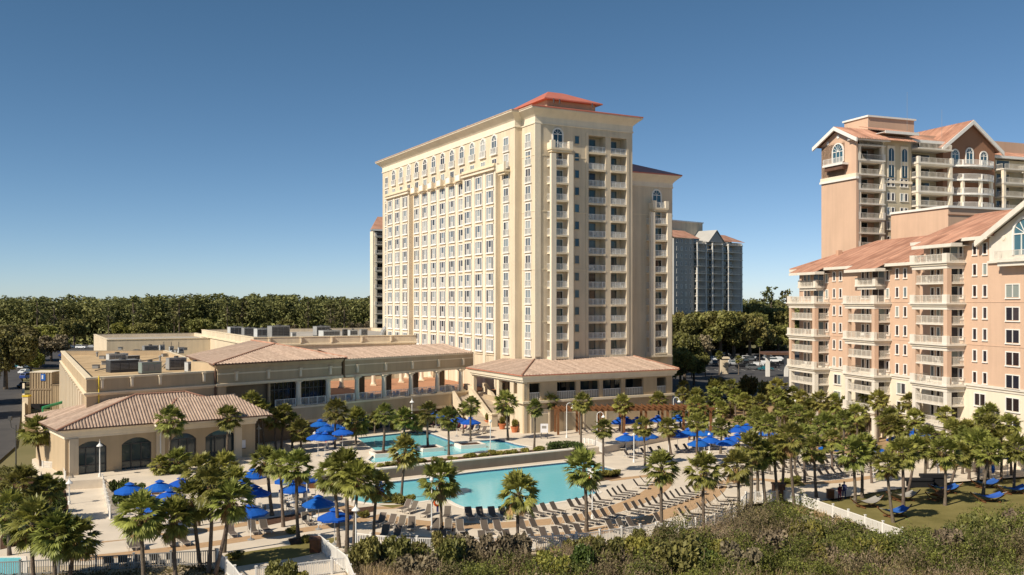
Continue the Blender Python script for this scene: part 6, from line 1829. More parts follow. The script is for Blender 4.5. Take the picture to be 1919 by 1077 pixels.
# planters in the back pool
for i,(x0,x1,y) in enumerate([(697,741,852),(785,825,842),(857,904,836)]):
    a=G(x0,y,TZ); b_=G(x1,y-3,TZ); t=thing('pool_planter',f"white kerbed square palm planter in the back pool, {ordw(i)} from the pool house",'planter',(a+b_)/2,'planters in the back pool'); d=(b_-a); d.z=0; L=d.length; rz=math.atan2(d.y,d.x)
    g=MB(); o_=(a+b_)/2
    g.box(-L/2,L/2,-1.5,-1.15,-.25,.3,'concrete_white'); g.box(-L/2,L/2,1.15,1.5,-.25,.3,'concrete_white'); g.box(-L/2,-L/2+.35,-1.15,1.15,-.25,.3,'concrete_white'); g.box(L/2-.35,L/2,-1.15,1.15,-.25,.3,'concrete_white'); g.obj('kerb',t,o_,rz)
    g=MB(); g.box(-L/2+.35,L/2-.35,-1.15,1.15,-.2,.18,'mulch'); g.obj('soil',t,o_,rz)

# ------------------------------------------------------------------ roof plant and loading yard
def ac(px0,px1,py0,py1,zr,label,mt='grey_metal',deep=1.0):
    """box unit standing on a roof at height zr, its front spanning the given photo box"""
    b=G((px0+px1)/2,py1,zr); w=(px1-px0)*b.y/F; h=(py1-py0)*b.y/F*.92
    t=thing('air_unit',label,'air unit',b,'air handling units on the roofs'); rz=RZL*.9; dp=w*.5*deep
    g=MB(); g.box(-w/2,w/2,0,dp,.15,h,mt); g.box(-w/2,w/2,0.0,dp,0,.15,'dark_metal'); g.box(-w/2-.04,w/2+.04,-.04,dp+.04,h,h+.06,'grey_metal'); g.obj('casing',t,b,rz)
    g=MB()
    for i in range(3):
        x0=-w/2+.12+i*(w-.24)/3; g.box(x0,x0+(w-.24)/3-.1,-.05,0,.4,h-.25,'dark_metal' if mt!='green_unit' else 'grey_metal')
        for j in range(5): z=.45+(h-.75)*j/5; g.box(x0,x0+(w-.24)/3-.1,-.08,-.05,z,z+.05,'grey_metal')
    g.obj('louvre',t,b,rz)
    if w>2:
        g=MB(); g.lathe([(.5*min(1,w/4),h+.06),(.5*min(1,w/4),h+.3),(.35*min(1,w/4),h+.3)],'dark_metal',12,(0,dp/2)); g.obj('fan',t,b,rz)
MAT['green_unit']=M('green_grey_metal',(.22,.27,.25),.5,.1,1,.4); MAT['pale_metal']=M('pale_metal',(.5,.51,.5),.5,.1,1,.4)
for i,(a) in enumerate([(208,260,673,697,'dark_metal'),(205,240,662,676,'pale_metal'),(266,303,677,700,'green_unit'),(317,350,669,693,'grey_metal'),(352,385,677,697,'pale_metal'),(386,410,678,692,'grey_metal'),(271,297,647,660,'grey_metal'),(300,309,645,661,'pale_metal'),(318,326,648,661,'pale_metal'),(240,262,666,676,'dark_metal'),(335,345,650,662,'pale_metal')]):
    ac(*a[:4],10.92,f"{ {'dark_metal':'dark','pale_metal':'pale','green_unit':'green grey','grey_metal':'mid grey'}[a[4]]} air unit on the gravel roof, {ordw([0,0,4,7,9,10,3,5,6,2,8][i] if i>1 else [1,0][i])} from the road",a[4])
for i,a in enumerate([(431,456,611,629,'pale_metal'),(457,481,613,630,'grey_metal'),(481,510,614,632,'pale_metal'),(508,545,609,632,'grey_metal'),(547,556,622,632,'pale_metal'),(592,621,610,629,'grey_metal'),(604,640,618,631,'pale_metal'),(643,652,616,629,'dark_metal'),(655,672,617,630,'pale_metal'),(676,690,616,629,'grey_metal')]):
    ac(*a[:4],13.3,f"air unit behind the parapet of the ballroom block, {ordw(i)} from the road",a[4])
c=D(735,612,212); t=thing('curved_duct','grey curved duct standing on the roof at the foot of the tower','duct',V((c.x,c.y,13.2))); b=t.location
g=MB(); g.path([(-2.2*math.cos(a),0,2.1*math.sin(a)) for a in [i*PI/10 for i in range(11)]],.7,'grey_metal',10); g.obj('duct',t,b)
# loading yard
yz=0.0
def yard():
    a=G(57,772,0); w=lambda px,Y:(px)*Y/F
    t=thing('storage_container','tan ribbed container with a blue square logo in the loading yard','container',a); Y=a.y; W_=w(40,Y); Hh=w(74,Y)
    g=MB(); g.box(0,W_,0,4,1.6,Hh,'tan'); 
    for i in range(9): x=W_*i/8; g.box(x-.08,x+.08,-.1,0,1.6,Hh,'tan_dark')
    g.box(0,W_,-.12,0,Hh*.56,Hh*.6,'tan_dark'); g.box(-.1,W_+.1,-.1,4.1,Hh,Hh+.15,'cream_pale'); g.obj('shell',t,a)
    g=MB(); g.box(W_*.5,W_*.72,-.16,-.1,Hh*.8,Hh*.97,'blue_sign'); g.lathe([(.25,0),(.35,.04),(.25,.04)],'sign_white',12) if False else None
    g.box(W_*.55,W_*.62,-.18,-.16,Hh*.84,Hh*.94,'sign_white'); g.obj('logo_panel',t,a)
    g=MB(); g.box(.3,W_-.3,-.3,.0,.6,1.6,'black'); g.obj('dock_opening',t,a)
    b=G(96,772,0); t=thing('machine_shed','square tan sheet metal cabinet next to the ribbed container','cabinet',b); Wd=w(34,b.y); h=w(50,b.y)
    g=MB(); g.box(0,Wd,0,5,0,h,'tan'); 
    for i in range(12): x=Wd*i/11; g.box(x-.04,x+.04,-.06,0,0,h,'tan')
    g.obj('casing',t,b); g=MB(); g.box(-.1,Wd+.1,-.1,5.1,h,h+.2,'tan_dark'); g.obj('lid',t,b)
    p0=G(44,815,0); p1=G(44,735,0); p2=G(120,795,0)
    t=thing('yard_wall','low cream wall round the loading yard','wall',p0)
    for s,e in ((p1,p0),(p0,p2)):
        d=e-s; L=d.length; g=MB(); g.box(0,L,-.15,.15,0,2.0,'cream'); g.box(0,L,-.22,.22,2.0,2.12,'trim'); g.obj('wall_face',t,s,math.atan2(d.y,d.x))
    q=G(100,795,0); t=thing('green_conveyor','bright green sloping conveyor arm in the loading yard','conveyor',q)
    A=D(80,764,q.y-1); B=D(122,752,q.y+6)
    g=MB(); g.tube(A-q,B-q,.28,.28,'green_plastic',4); g.obj('arm',t,q)
    for p in (A,B):
        g=MB(); g.box(p.x-q.x-.1,p.x-q.x+.1,p.y-q.y-.1,p.y-q.y+.1,0,p.z,'green_plastic'); g.obj('leg',t,q)
    q=G(118,768,0); t=thing('skip','dark waste skip with white rim beside the green conveyor','skip',q); g=MB(); g.prism([(-1.6,-.9),(1.6,-.9),(1.8,1.2),(-1.8,1.2)],0,1.5,'dark_metal'); g.obj('bin_body',t,q); g=MB(); g.box(-1.9,1.9,-1.0,-.9,1.4,1.6,'white_metal'); g.box(-1.9,1.9,1.2,1.3,1.4,1.6,'white_metal'); g.obj('rim',t,q)
    q=G(50,775,0); t=thing('gate_post','cream gate pillar with a yellow guard at the yard entrance','pillar',q); g=MB(); g.box(-.5,.5,-.5,.5,0,3.2,'cream'); g.obj('shaft',t,q); g=MB(); g.box(-.6,.6,-.6,.6,3.2,3.5,'yellow'); g.obj('cap',t,q)
yard()
# ------------------------------------------------------------------ vehicles
def car_meshes(kind):
    if kind=='sedan': prof=[(-2.2,.35),(-2.25,.75),(-1.5,.9),(-.9,1.4),(.55,1.42),(1.15,.95),(2.1,.82),(2.2,.35)]; cab=[(-1.38,.95),(-.85,1.34),(.5,1.36),(.98,.97)]
    elif kind=='suv': prof=[(-2.25,.4),(-2.3,1.0),(-2.15,1.1),(-1.9,1.75),(.4,1.78),(1.0,1.15),(2.2,1.0),(2.25,.4)]; cab=[(-2.02,1.18),(-1.82,1.66),(.36,1.68),(.84,1.18)]
    else: prof=[(-2.7,.45),(-2.7,1.1),(-.6,1.1),(-.5,1.85),(.7,1.88),(1.25,1.2),(2.5,1.1),(2.55,.45)]; cab=[(-.45,1.2),(-.4,1.76),(.66,1.78),(1.1,1.22)]
    return prof,cab
def side_prism(g,prof,hw,mat,inset=0):
    k=len(prof); vs=[(x,-hw*(1 if z<1.0 else 1-inset),z) for x,z in prof]+[(x,hw*(1 if z<1.0 else 1-inset),z) for x,z in prof]
    g.add(vs,[tuple(range(k)),tuple(range(2*k-1,k-1,-1))]+[(i,k+i,k+(i+1)%k,(i+1)%k) for i in range(k)],mat)
WHEEL=None
def car_proto(kind,paint):
    t=thing('parked_car','x','car'); prof,cab=car_meshes(kind)
    g=MB(); side_prism(g,prof,.9,paint,.12); b=g.obj('body',t)
    g=MB(); side_prism(g,cab,.845,'glass_dark',.03); sub(g.mesh('side_window'),'side_window',b)
    g=MB(); zc=[p for p in prof]; 
    i=2 if kind!='pickup' else 2
    a,c=prof[i],prof[i+1]; nrm=.02
    g.add([(a[0]*.99-.02,-.7,a[1]+.06),(a[0]*.99-.02,.7,a[1]+.06),(c[0]-.06,.62,c[1]-.06),(c[0]-.06,-.62,c[1]-.06)],[(0,3,2,1)],'glass_dark'); a,c=prof[-4],prof[-3]
    g.add([(a[0]+.06,-.62,a[1]-.06),(a[0]+.06,.62,a[1]-.06),(c[0]+.02,.7,c[1]+.05),(c[0]+.02,-.7,c[1]+.05)],[(0,3,2,1)],'glass_dark'); sub(g.mesh('windscreen'),'windscreen',b)
    global WHEEL
    if WHEEL is None:
        g=MB(); g.tube((0,-.11,0),(0,.11,0),.34,.34,'rubber',14); g.tube((0,-.12,0),(0,.12,0),.2,.2,'rim',10); WHEEL=g.mesh('wheel')
    for x in (-1.4,1.4):
        for y in (-.82,.82): inst(WHEEL,'wheel',t,(x,y,.34))
    for y in (-.6,.6):
        g=MB(); x=prof[-1][0]+.0; g.box(x-.06,x+.03,y-.18,y+.18,.6,.75,'sign_white'); g.obj('headlight',t)
    return t
CARS={}
def car(p,rz,kind,paint,label,group):
    if (kind,paint) not in CARS:
        o=car_proto(kind,paint); CARS[(kind,paint)]=o; o.location=p; o.rotation_euler=(0,0,rz); o['label']=label
    else: o=copy_tree(CARS[(kind,paint)],p,rz,label)
    o['group']=group; return o
crng=random.Random(6)
lst=[(1452,679,'suv','white',0),(1432,683,'sedan','white',0),(1468,684,'sedan','black',0),(1400,672,'suv','white',.2),(1385,667,'sedan','silver',.2),(1368,672,'suv','black',.4),(1355,668,'sedan','tan',.3),(1372,684,'suv','silver',1.5),(1355,687,'suv','red',1.5),(1338,684,'suv','grey',1.5),(1392,690,'sedan','black',0),(1412,692,'suv','grey',0),(1330,670,'sedan','black',.3),(1318,674,'sedan','red',.3),(1300,680,'sedan','grey',.3),(1288,668,'suv','black',.3),(1412,664,'sedan','white',0),(1345,660,'suv','white',.2),(1435,694,'sedan','teal',0),(1283,688,'sedan','silver',1.5),(1308,677,'suv','white',.3),(1322,681,'sedan','white',.3),(1350,679,'sedan','black',1.5),(1362,680,'suv','white',1.5),(1382,678,'sedan','silver',1.5),(1396,681,'suv','black',1.5),(1408,676,'suv','grey',.1),(1424,676,'sedan','black',.1),(1442,674,'suv','silver',.1),(1460,675,'sedan','white',.1),(1418,686,'sedan','white',0),(1447,689,'suv','black',0)]
for i,(x,y,k,c,a) in enumerate(sorted(lst)):
    y=max(y,674+i%3)
    car(G(x,y,-.05),a+crng.uniform(-.05,.05),k,'car_'+c,f"{c} {k.replace('suv','estate car').replace('sedan','saloon car')} in the car park beyond the podium, {ordw(i)} from the tower",'cars in the car park beyond the podium')
lst=[(130,652,'suv','white',.1),(152,653,'suv','white',0),(172,652,'sedan','silver',0),(120,668,'sedan','blue',1.4),(123,676,'suv','white',1.4),(128,684,'sedan','grey',1.4),(116,660,'sedan','blue',1.4),(45,690,'sedan','white',1.5),(48,700,'sedan','white',1.4),(52,710,'suv','blue',1.4),(48,726,'sedan','black',1.5),(118,641,'sedan','silver',0),(142,642,'sedan','white',0)]
for i,(x,y,k,c,a) in enumerate(sorted(lst)):
    car(G(x,y,-.05),a,k,'car_'+c,f"{c} {k.replace('suv','estate car').replace('sedan','saloon car')} parked beside the flat roofed block, {ordw(i)} from the road",'cars parked by the side road')
b=G(52,688,-.05); t=thing('tour_bus','small white and teal bus parked by the side road','bus',b)
g=MB(); g.box(-1.3,1.3,-4,4,.5,1.5,'car_teal'); g.box(-1.3,1.3,-4,4,1.5,3.0,'car_white'); g.obj('body',t,b,-.2); g=MB(); 
for s_ in (-1.31,1.31): g.box(s_-.02,s_+.02,-3.6,3.6,1.6,2.5,'glass_dark')
g.box(-1.1,1.1,-4.03,-4.0,1.4,2.6,'glass_dark'); g.obj('side_window',t,b,-.2)
for x in (-1.2,1.2):
    for y in (-2.6,2.6): 
        o=inst(WHEEL,'wheel',t,b+V((x*math.cos(-.2)-y*math.sin(-.2),x*math.sin(-.2)+y*math.cos(-.2),.45)),PI/2-.2,(1.3,1.3,1.3))
b=G(66,676,-.05); t=thing('tour_bus','small cream and yellow bus standing beyond the teal bus','bus',b); g=MB(); g.box(-1.2,1.2,-3.5,3.5,.5,2.9,'yellow'); g.obj('body',t,b,-.2); g=MB(); g.box(-1.22,1.22,-3.52,3.52,1.5,2.3,'glass_dark'); g.obj('side_window',t,b,-.2)

# entrance shelter and masonry gate pillar at the car park
b=G(1357,700,0); t=thing('gate_pillar','tan masonry gate pillar at the car park entrance','pillar',b); g=MB(); g.box(-1,1,-1,1,0,4.4,'cream'); g.obj('shaft',t,b); g=MB(); g.box(-1.3,1.3,-1.3,1.3,4.4,4.9,'trim'); g.obj('cap',t,b)
b=D(1456,662,262); b.z=0; t=thing('entrance_canopy','dark flat entrance canopy on white columns beside the apartments','canopy',b); g=MB(); g.box(-4,4,-3,3,6.2,6.9,'wood_dark'); g.obj('canopy_roof',t,b)
for x in (-2.6,2.6):
    g=MB(); g.box(x-.5,x+.5,-.5,.5,0,6.2,'white'); g.obj('column',t,b)

# ------------------------------------------------------------------ people
def skin_body(joints, edges, radii, name, colour):
    me=bpy.data.meshes.new(name); me.from_pydata([tuple(j) for j in joints],edges,[]); o=bpy.data.objects.new(name,me); COL.objects.link(o)
    md=o.modifiers.new('s','SKIN'); md.use_smooth_shade=True; o.modifiers.new('u','SUBSURF').levels=1
    for i,v in enumerate(me.skin_vertices[0].data): v.radius=(radii[i],radii[i]); v.use_root=(i==0)
    dg=bpy.context.evaluated_depsgraph_get(); m2=bpy.data.meshes.new_from_object(o.evaluated_get(dg)); bpy.data.objects.remove(o); bpy.data.meshes.remove(me)
    mats=[]
    for p in m2.polygons:
        m_=colour(p.center)
        if m_ not in mats: mats.append(m_)
        p.material_index=mats.index(m_)
    m2.materials.clear()
    for m_ in mats: m2.materials.append(MAT[m_])
    m2.name=name; return m2
def standing(label,p,rz,shirt,pants,arm=0,h=1.74):
    k=h/1.74
    J=[(0,0,.95),(0,.0,1.15),(0,.01,1.38),(0,.01,1.5),(0,-.02,1.58),(0,-.01,1.68), (.1,0,.9),(.11,-.02,.5),(.12,.03,.08),(.12,-.14,.04), (-.1,0,.9),(-.13,.02,.5),(-.14,.06,.08),(-.14,-.11,.04), (.19,.01,1.4),(.25,.03,1.13),(.20,-.16 if arm else -.06,.98 if arm else .88),(.16,-.3 if arm else -.08,1.0 if arm else .79), (-.19,.01,1.4),(-.25,.03,1.13),(-.24,-.05,.88),(-.23,-.08,.79)]
    E=[(0,1),(1,2),(2,3),(3,4),(4,5),(0,6),(6,7),(7,8),(8,9),(0,10),(10,11),(11,12),(12,13),(2,14),(14,15),(15,16),(16,17),(2,18),(18,19),(19,20),(20,21)]
    Rr=[.15,.135,.15,.058,.085,.08,.095,.068,.046,.04,.095,.068,.046,.04,.07,.05,.036,.034,.07,.05,.036,.034]
    col=lambda c: 'skin' if c.z>1.47 else (shirt if c.z>.98 else pants if c.z>.12 else 'black') if not (abs(c.x)>.19 and c.z<.9 and c.z>.7) else 'skin'
    me=skin_body([V(j)*k for j in J],E,[r*k for r in Rr],'body',lambda c: col(c/k))
    t=thing('person',label,'person',p); o=inst(me,'body',t,p,rz)
    g=MB(); g.lathe([(.02,1.80*k),(.075*k,1.775*k),(.1*k,1.71*k),(.098*k,1.64*k),(.07*k,1.6*k)],'hair',12,(0,.02)); h_=g.obj('hair',t,p,rz,True)
def seated(label,p,rz,shirt,pants):
    J=[(0,.1,.48),(0,.3,.66),(0,.5,.86),(0,.56,.96),(0,.60,1.05),(0,.60,1.13),(.1,.02,.46),(.12,-.38,.5),(.12,-.8,.42),(.12,-.84,.5),(-.1,.02,.46),(-.12,-.4,.56),(-.12,-.78,.42),(-.12,-.82,.5),(.19,.5,.86),(.26,.3,.66),(.2,.02,.56),(-.19,.5,.86),(-.26,.3,.66),(-.2,.02,.56)]
    E=[(0,1),(1,2),(2,3),(3,4),(4,5),(0,6),(6,7),(7,8),(8,9),(0,10),(10,11),(11,12),(12,13),(2,14),(14,15),(15,16),(2,17),(17,18),(18,19)]
    Rr=[.15,.14,.15,.055,.085,.08,.09,.066,.045,.038,.09,.066,.045,.038,.065,.048,.035,.065,.048,.035]
    col=lambda c: 'skin' if (c.z>.95 or c.y<-.45) else (shirt if c.y>.18 else pants)
    me=skin_body(J,E,Rr,'body',col); t=thing('person',label,'person',p,'sunbathers by the back pool'); inst(me,'body',t,p,rz)
    g=MB(); g.lathe([(.02,1.24),(.07,1.22),(.1,1.14),(.09,1.06)],'hair',10,(0,.64)); g.obj('hair',t,p,rz,True)
standing('standing person in a maroon top and dark trousers beside a companion at the lawn edge',G(1574,938,0),.4,'cloth_maroon','cloth_dark',1)
standing('taller standing person in navy clothes behind the maroon topped companion',G(1582,935,0),-.5,'cloth_navy','cloth_dark',1,1.84)
standing('person in white walking near the black covered table',G(1758,893,0),1.2,'cloth_white','cloth_white')
standing('lifeguard in an orange top standing by the white chair',G(1104,918,0),.2,'orange_red','cloth_dark')
cl=['cloth_pink','cloth_navy','cloth_white','cloth_dark','cloth_maroon','cloth_pink','cloth_navy','cloth_white']
nm={'cloth_pink':'pink','cloth_navy':'navy','cloth_white':'white','cloth_dark':'dark','cloth_maroon':'maroon'}
for i,c in enumerate(cl):
    p=G(812,800,TZ)+(G(905,812,TZ)-G(812,800,TZ))*(i/8); face=azv(205)
    seated(f"sunbather in {nm[c]} on a lounger beside the back pool, {ordw(i)} from the wing",V((p.x,p.y,TZ)),math.atan2(face.y,face.x)+PI/2,c,'cloth_navy' if i%2 else 'cloth_grey')
for i,(x,y,c) in enumerate([(600,826,'cloth_maroon'),(612,829,'orange_red'),(626,832,'cloth_navy'),(590,829,'cloth_white'),(640,824,'orange_red')]):
    p=G(x,y,TZ); standing(f"{ {'cloth_maroon':'maroon','orange_red':'orange','cloth_navy':'navy','cloth_white':'white'}[c]} clad guest under the massed blue parasols, {ordw(sorted([600,612,626,590,640]).index(x))} from the pool house",p,i*1.1,c,'cloth_dark')

# ------------------------------------------------------------------ shrubs
srng=random.Random(17)
def shrub(px,py,w,h,kind,label,z=0,cat='shrub',group=None):
    b=G(px,py,z); s=w*b.y/F/2; hh=h*b.y/F
    t=thing('shrub',label,cat,b,group); k=srng.randint(0,1); a=srng.uniform(0,6)
    inst(BUSH[kind][k][0],'foliage',t,b,a,(s*1.15,s*1.15,hh/.95)); inst(BUSHT[k],'stem',t,b,a,(s,s,hh)); return t
SH=[(1000,845,30,12,'hedge','round dark clipped hedge beside the curved white fence',.6),]
t=thing('clipped_hedge','dark clipped horseshoe hedge at the end of the retaining wall','hedge',G(1060,846,TZ)); b=t.location
rg=np.random.default_rng(4); pts=[]
for i in range(5200):
    a=rg.uniform(0,PI); r=2.0+rg.normal()*.28; z=rg.random()*1.05; pts.append((r*math.cos(a),r*math.sin(a)*1.1,z+.02))
inst(quads('foliage',leaf_quads(np.array(pts),.09,rg),'leaf_hedge'),'foliage',t,b)
rows=[
 ('hedge','dark green hedge shrub under the apartment wall','tower',0,[(1575+i*17+srng.uniform(-5,5),806+i*1.6+srng.uniform(-3,3),38,34) for i in range(15)]),
 ('oak','bushy shrub under the grove palms','tower',0,[(1405,806,30,16),(1440,790,30,22),(1470,800,34,24),(1505,802,26,20),(1360,780,30,26),(1390,770,40,34),(1330,770,26,20),(1300,760,30,24),(1345,744,40,40),(1400,745,44,46),(1440,752,40,40)]),
 ('light','yellow green tuft in the planting between the pools','pool house',1,[(735,873,26,10),(760,870,22,9),(790,867,26,10),(822,864,24,9),(850,862,22,8),(880,859,30,11),(905,857,28,10),(932,853,30,11),(958,851,26,9),(985,848,22,9),(1010,845,26,10),(1035,843,22,9),(712,876,20,9)]),
 ('light','low lime green mound beside a deck palm','road',0,[(548,1000,26,14),(572,1016,24,15),(440,1046,34,16),(682,970,22,14),(752,944,36,20),(770,940,22,14),(725,940,26,16),(1135,893,40,14),(1152,890,26,12),(1480,905,34,12),(1492,900,22,10),(1110,895,22,12)]),
 ('hedge','dark bush beside the pool house ramp','road',0,[(100,930,44,34),(70,938,40,34),(40,950,40,36),(110,960,36,36),(15,970,46,36),(90,985,40,34),(50,1000,44,34),(20,1020,40,30),(116,905,34,24),(222,948,34,30),(240,938,40,38),(222,925,34,30),(255,925,30,22)]),
 ('oak','shrub against the terrace wall of the arcade wing','pool house',1,[(800,800,36,26),(775,808,30,22),(826,800,30,24),(740,806,30,24),(700,806,26,22),(660,806,30,20),(850,806,20,14)]),
 ('oak','shrub between the road and the yard wall','road',0,[(20,905,40,34),(44,898,34,28),(8,930,40,36)]),
]
for kind,lab,end,z,l in rows:
    for i,(x,y,w_,h_) in enumerate(sorted(l)):
        shrub(x,y,w_,h_,kind,f"{lab}, {ordw(i)} from the {end}",z,'shrub',lab+'s')
brx=random.Random(31)
big=[(700+i*47+brx.uniform(-16,16),(1078-i*1.5+brx.uniform(-18,14)) if i<12 else (1060-(i-12)*1.5+brx.uniform(-28,22)),brx.uniform(52,96),brx.uniform(40,70)) for i in range(27)]
rows=[('mix','rounded bush standing proud of the dune thicket','road',0,big),('oak','olive bush rising from the dune scrub against the white fence','road',0,[(522,1098,62,52),(560,1100,40,30),(780,1048,40,36),(835,1042,46,50),(868,1042,34,32),(1078,1042,46,36),(1120,1040,44,40),(1240,1018,44,30),(1200,1014,30,26),(1290,1012,30,24),(1480,990,34,18)])]
for kind,lab,end,z,l in rows:
    for i,(x,y,w_,h_) in enumerate(sorted(l)):
        shrub(x,y,w_,h_,srng.choice(['oak','light','oak'] if kind!='mix' else ['oak','light','bare','hedge','oak','bare']),f"{lab}, {ordw(i)} from the {end}",z,'bush','bushes of the dune scrub')

# dune scrub and grasses: one tangled mass along the seaward edge
def inside(poly,x,y):
    c=np.zeros(len(x),bool); n=len(poly)
    for i in range(n):
        x0,y0=poly[i].x,poly[i].y; x1,y1=poly[(i+1)%n].x,poly[(i+1)%n].y
        with np.errstate(divide='ignore',invalid='ignore'):
            t=((y0>y)!=(y1>y))&(x<(x1-x0)*(y-y0)/(y1-y0)+x0)
        c^=t
    return c
def scrub():
    rng=np.random.default_rng(77)
    poly=GP([(668,1046),(700,1050),(740,1042),(800,1050),(900,1052),(1000,1050),(1100,1042),(1180,1030),(1300,1018),(1400,992),(1450,978),(1520,984),(1600,1006),(1690,1032),(1800,1010),(1919,985),(2100,965),(2400,950),(2600,1150),(640,1150)],0)
    X=rng.uniform(-25,75,2300); Y=rng.uniform(58,98,2300); m=inside(poly,X,Y); X,Y=X[m],Y[m]
    kinds={0:[],1:[],2:[],3:[]}
    for x,y in zip(X,Y):
        hb=1.2+.9*math.sin(x*.21+1.0)*math.cos(y*.27)+(.9 if x>14 else 0)+rng.normal()*.3
        f=math.sin(x*.33+y*.21)+math.sin(x*.13-y*.39+2)+rng.normal()*.55
        k=0 if f>-.25 else 1 if f>-.8 else 2
        if (y<70+.06*x and rng.random()<.6) or (k==2 and rng.random()<.3): k=3
        r=rng.uniform(.7,2.0) if k!=2 else rng.uniform(.7,1.6); h=max(.5,hb*rng.uniform(.65,1.25))
        if k==3:
            n=80; a=rng.normal(size=(n,2))*r*.5; z=rng.random(n)*.4; kinds[3].append(np.stack([x+a[:,0],y+a[:,1],z],1)); continue
        n=int(440*r*r) if k<2 else int(190*r*r)
        d=rng.normal(size=(n,3)); d/=np.linalg.norm(d,axis=1)[:,None]; d[:,2]=np.abs(d[:,2])
        rr=(1-.35*rng.random((n,1))**2)*(1+.22*np.sin(d[:,0:1]*7+x)*np.cos(d[:,1:2]*6+y))
        kinds[k].append(np.array([x,y,0])+d*rr*np.array([r,r,h]))
    return [np.concatenate(kinds[k]) for k in range(4)]
sc_=scrub(); rg=np.random.default_rng(5)
MAT['leaf_scrub']=M('scrub_leaf',(.07,.082,.022),.6,.4,.42,.25,island=.45,detail=1,col2=(.20,.21,.045),trans=.2)
MAT['leaf_scrub2']=M('dull_scrub_leaf',(.11,.092,.042),.7,.4,.5,.2,island=.4,detail=1,col2=(.21,.175,.085),trans=.15)
MAT['twig']=M('bare_scrub_twig',(.22,.165,.105),.9,.3,.3,.1,island=.35,col2=(.30,.225,.145))
MAT['dune_grass']=M('dry_dune_grass',(.42,.30,.15),.9,.3,.4,.1,island=.3,col2=(.52,.40,.22),trans=.2)
o=inst(quads('dune_scrub',leaf_quads(sc_[0],.088,rg,.2),'leaf_scrub'),'dune_scrub'); tag(o,'green leafy scrub covering the dune below the white fences','scrub',None,'stuff')
o=inst(quads('dull_scrub',leaf_quads(sc_[1],.085,rg,.2),'leaf_scrub2'),'dull_scrub'); tag(o,'dull olive scrub mixed through the dune thicket','scrub',None,'stuff')
def blades(c,ln,w,rng,lean=.35):
    n=len(c); d=rng.normal(size=(n,3))*lean; d[:,2]=1; d/=np.linalg.norm(d,axis=1)[:,None]; s=rng.normal(size=(n,3)); s[:,2]=0; s/=np.linalg.norm(s,axis=1)[:,None]
    L=ln*rng.uniform(.5,1.3,(n,1)); return np.stack([c-s*w,c+s*w,c+d*L+s*w*.4,c+d*L-s*w*.4],1).reshape(-1,3)
tw=np.concatenate([sc_[2][::2],sc_[1][::9],sc_[0][::40]])
o=inst(quads('bare_twigs',blades(tw,.5,.014,rg,.6),'twig'),'bare_twigs'); tag(o,'grey brown leafless twigs standing in the dune thicket','scrub',None,'stuff')
o=inst(quads('dry_brush',leaf_quads(sc_[2],.06,rg,.1),'twig'),'dry_brush'); tag(o,'dry brown brush filling the bare patches of the dune thicket','scrub',None,'stuff')
o=inst(quads('dune_grass',blades(sc_[3],.55,.02,rg),'dune_grass'),'dune_grass'); tag(o,'dry straw coloured grass along the seaward edge of the dune','grass',None,'stuff')
# sparse tufts in front of the fences and between the palms on the left
poly=GP([(-60,1088),(320,1066),(405,1062),(440,1094),(300,1180),(-60,1180)],0)+[]
rg=np.random.default_rng(8); X=rg.uniform(-45,-15,5000); Y=rg.uniform(60,80,5000); m=inside(poly,X,Y); P_=np.stack([X[m],Y[m],np.zeros(m.sum())],1)
P_=np.repeat(P_[:700],22,0)+rg.normal(size=(len(P_[:700])*22,3))*np.array([.4,.4,.15]); P_[:,2]=np.abs(P_[:,2])
o=inst(quads('edge_plants',leaf_quads(P_,.10,rg,.3),'leaf_scrub2'),'edge_plants'); tag(o,'low olive ground cover below the thin metal fence','ground cover',None,'stuff')
P2=GP([(660,1046),(735,1042),(917,1042),(992,1040),(1165,1024),(1300,1006),(1390,980),(1440,955),(1508,962),(1600,992)],0)
c=[]
for a,b_ in zip(P2,P2[1:]):
    for i in range(26):
        q=a+(b_-a)*rg.random()+V((rg.normal()*.3,-abs(rg.normal())*.7,0)); c.append(np.array(q)+np.abs(rg.normal(size=(28,3)))*np.array([.12,.12,.12]))
o=inst(quads('fence_grass',blades(np.concatenate(c),.6,.02,rg),'dune_grass'),'fence_grass'); tag(o,'tufts of dry grass along the foot of the white fences','grass',None,'stuff')
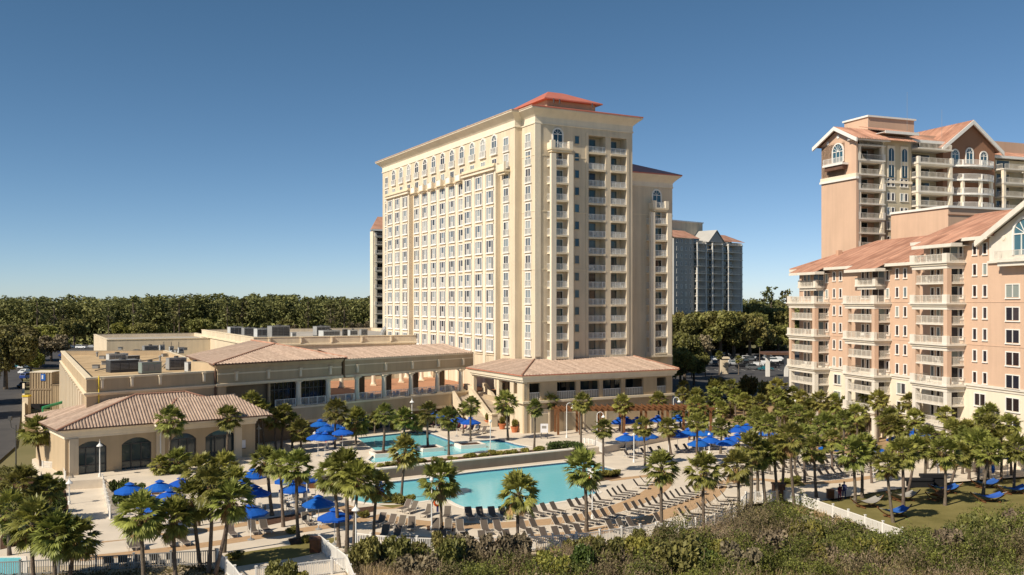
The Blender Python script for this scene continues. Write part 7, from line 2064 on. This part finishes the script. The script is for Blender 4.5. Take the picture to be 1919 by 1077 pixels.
# ------------------------------------------------------------------ light, sky, camera
SUN_AZ, SUN_EL = 50.5, 40.0       # the way the light travels (deg right of straight ahead), height of the sun
w = bpy.data.worlds.new("World"); sc.world = w; w.use_nodes = True
nt = w.node_tree; bg = nt.nodes['Background']
sky = nt.nodes.new('ShaderNodeTexSky'); sky.sky_type = 'NISHITA'; sky.sun_disc = False
sky.sun_elevation = R(SUN_EL); sky.sun_rotation = R(SUN_AZ + 180)
sky.altitude = 1500; sky.air_density = 0.62; sky.dust_density = 0.6; sky.ozone_density = 1.6
sp = nt.nodes.new('ShaderNodeSeparateXYZ'); pw = nt.nodes.new('ShaderNodeMath'); pw.operation = 'POWER'; pw.inputs[1].default_value = 1.18
ml = nt.nodes.new('ShaderNodeMath'); ml.operation = 'MULTIPLY'; ml.inputs[1].default_value = .74
cb = nt.nodes.new('ShaderNodeCombineXYZ')
nt.links.new(sky.outputs[0], sp.inputs[0]); nt.links.new(sp.outputs[0], pw.inputs[0]); nt.links.new(pw.outputs[0], ml.inputs[0])
nt.links.new(ml.outputs[0], cb.inputs[0]); nt.links.new(sp.outputs[1], cb.inputs[1]); nt.links.new(sp.outputs[2], cb.inputs[2])
nt.links.new(cb.outputs[0], bg.inputs['Color']); bg.inputs['Strength'].default_value = .078
ld = bpy.data.lights.new('sun', 'SUN'); ld.energy = 4.2; ld.angle = R(.5); ld.color = (1.0, .90, .74)
lo = bpy.data.objects.new('sun', ld); COL.objects.link(lo)
d = azv(SUN_AZ)*math.cos(R(SUN_EL)) - V((0,0,math.sin(R(SUN_EL))))
lo.rotation_euler = d.to_track_quat('-Z','Y').to_euler(); lo.location = (-60,-60,120)
cd = bpy.data.cameras.new('camera'); co = bpy.data.objects.new('camera', cd); COL.objects.link(co)
co.location = (0,0,H); co.rotation_euler = (PI/2,0,0)
cd.sensor_width = 36; cd.lens = 36*F/1919; cd.shift_y = (HY-538.5)/1919; cd.clip_end = 20000; cd.clip_start = .5
sc.camera = co
sc.view_settings.view_transform = 'Standard'; sc.view_settings.look = 'None'; sc.view_settings.gamma = 1; sc.view_settings.exposure = .4
sc.cycles.max_bounces = 6; sc.cycles.diffuse_bounces = 3; sc.cycles.glossy_bounces = 2; sc.cycles.transmission_bounces = 2; sc.cycles.transparent_max_bounces = 4
sc.cycles.use_denoising = True
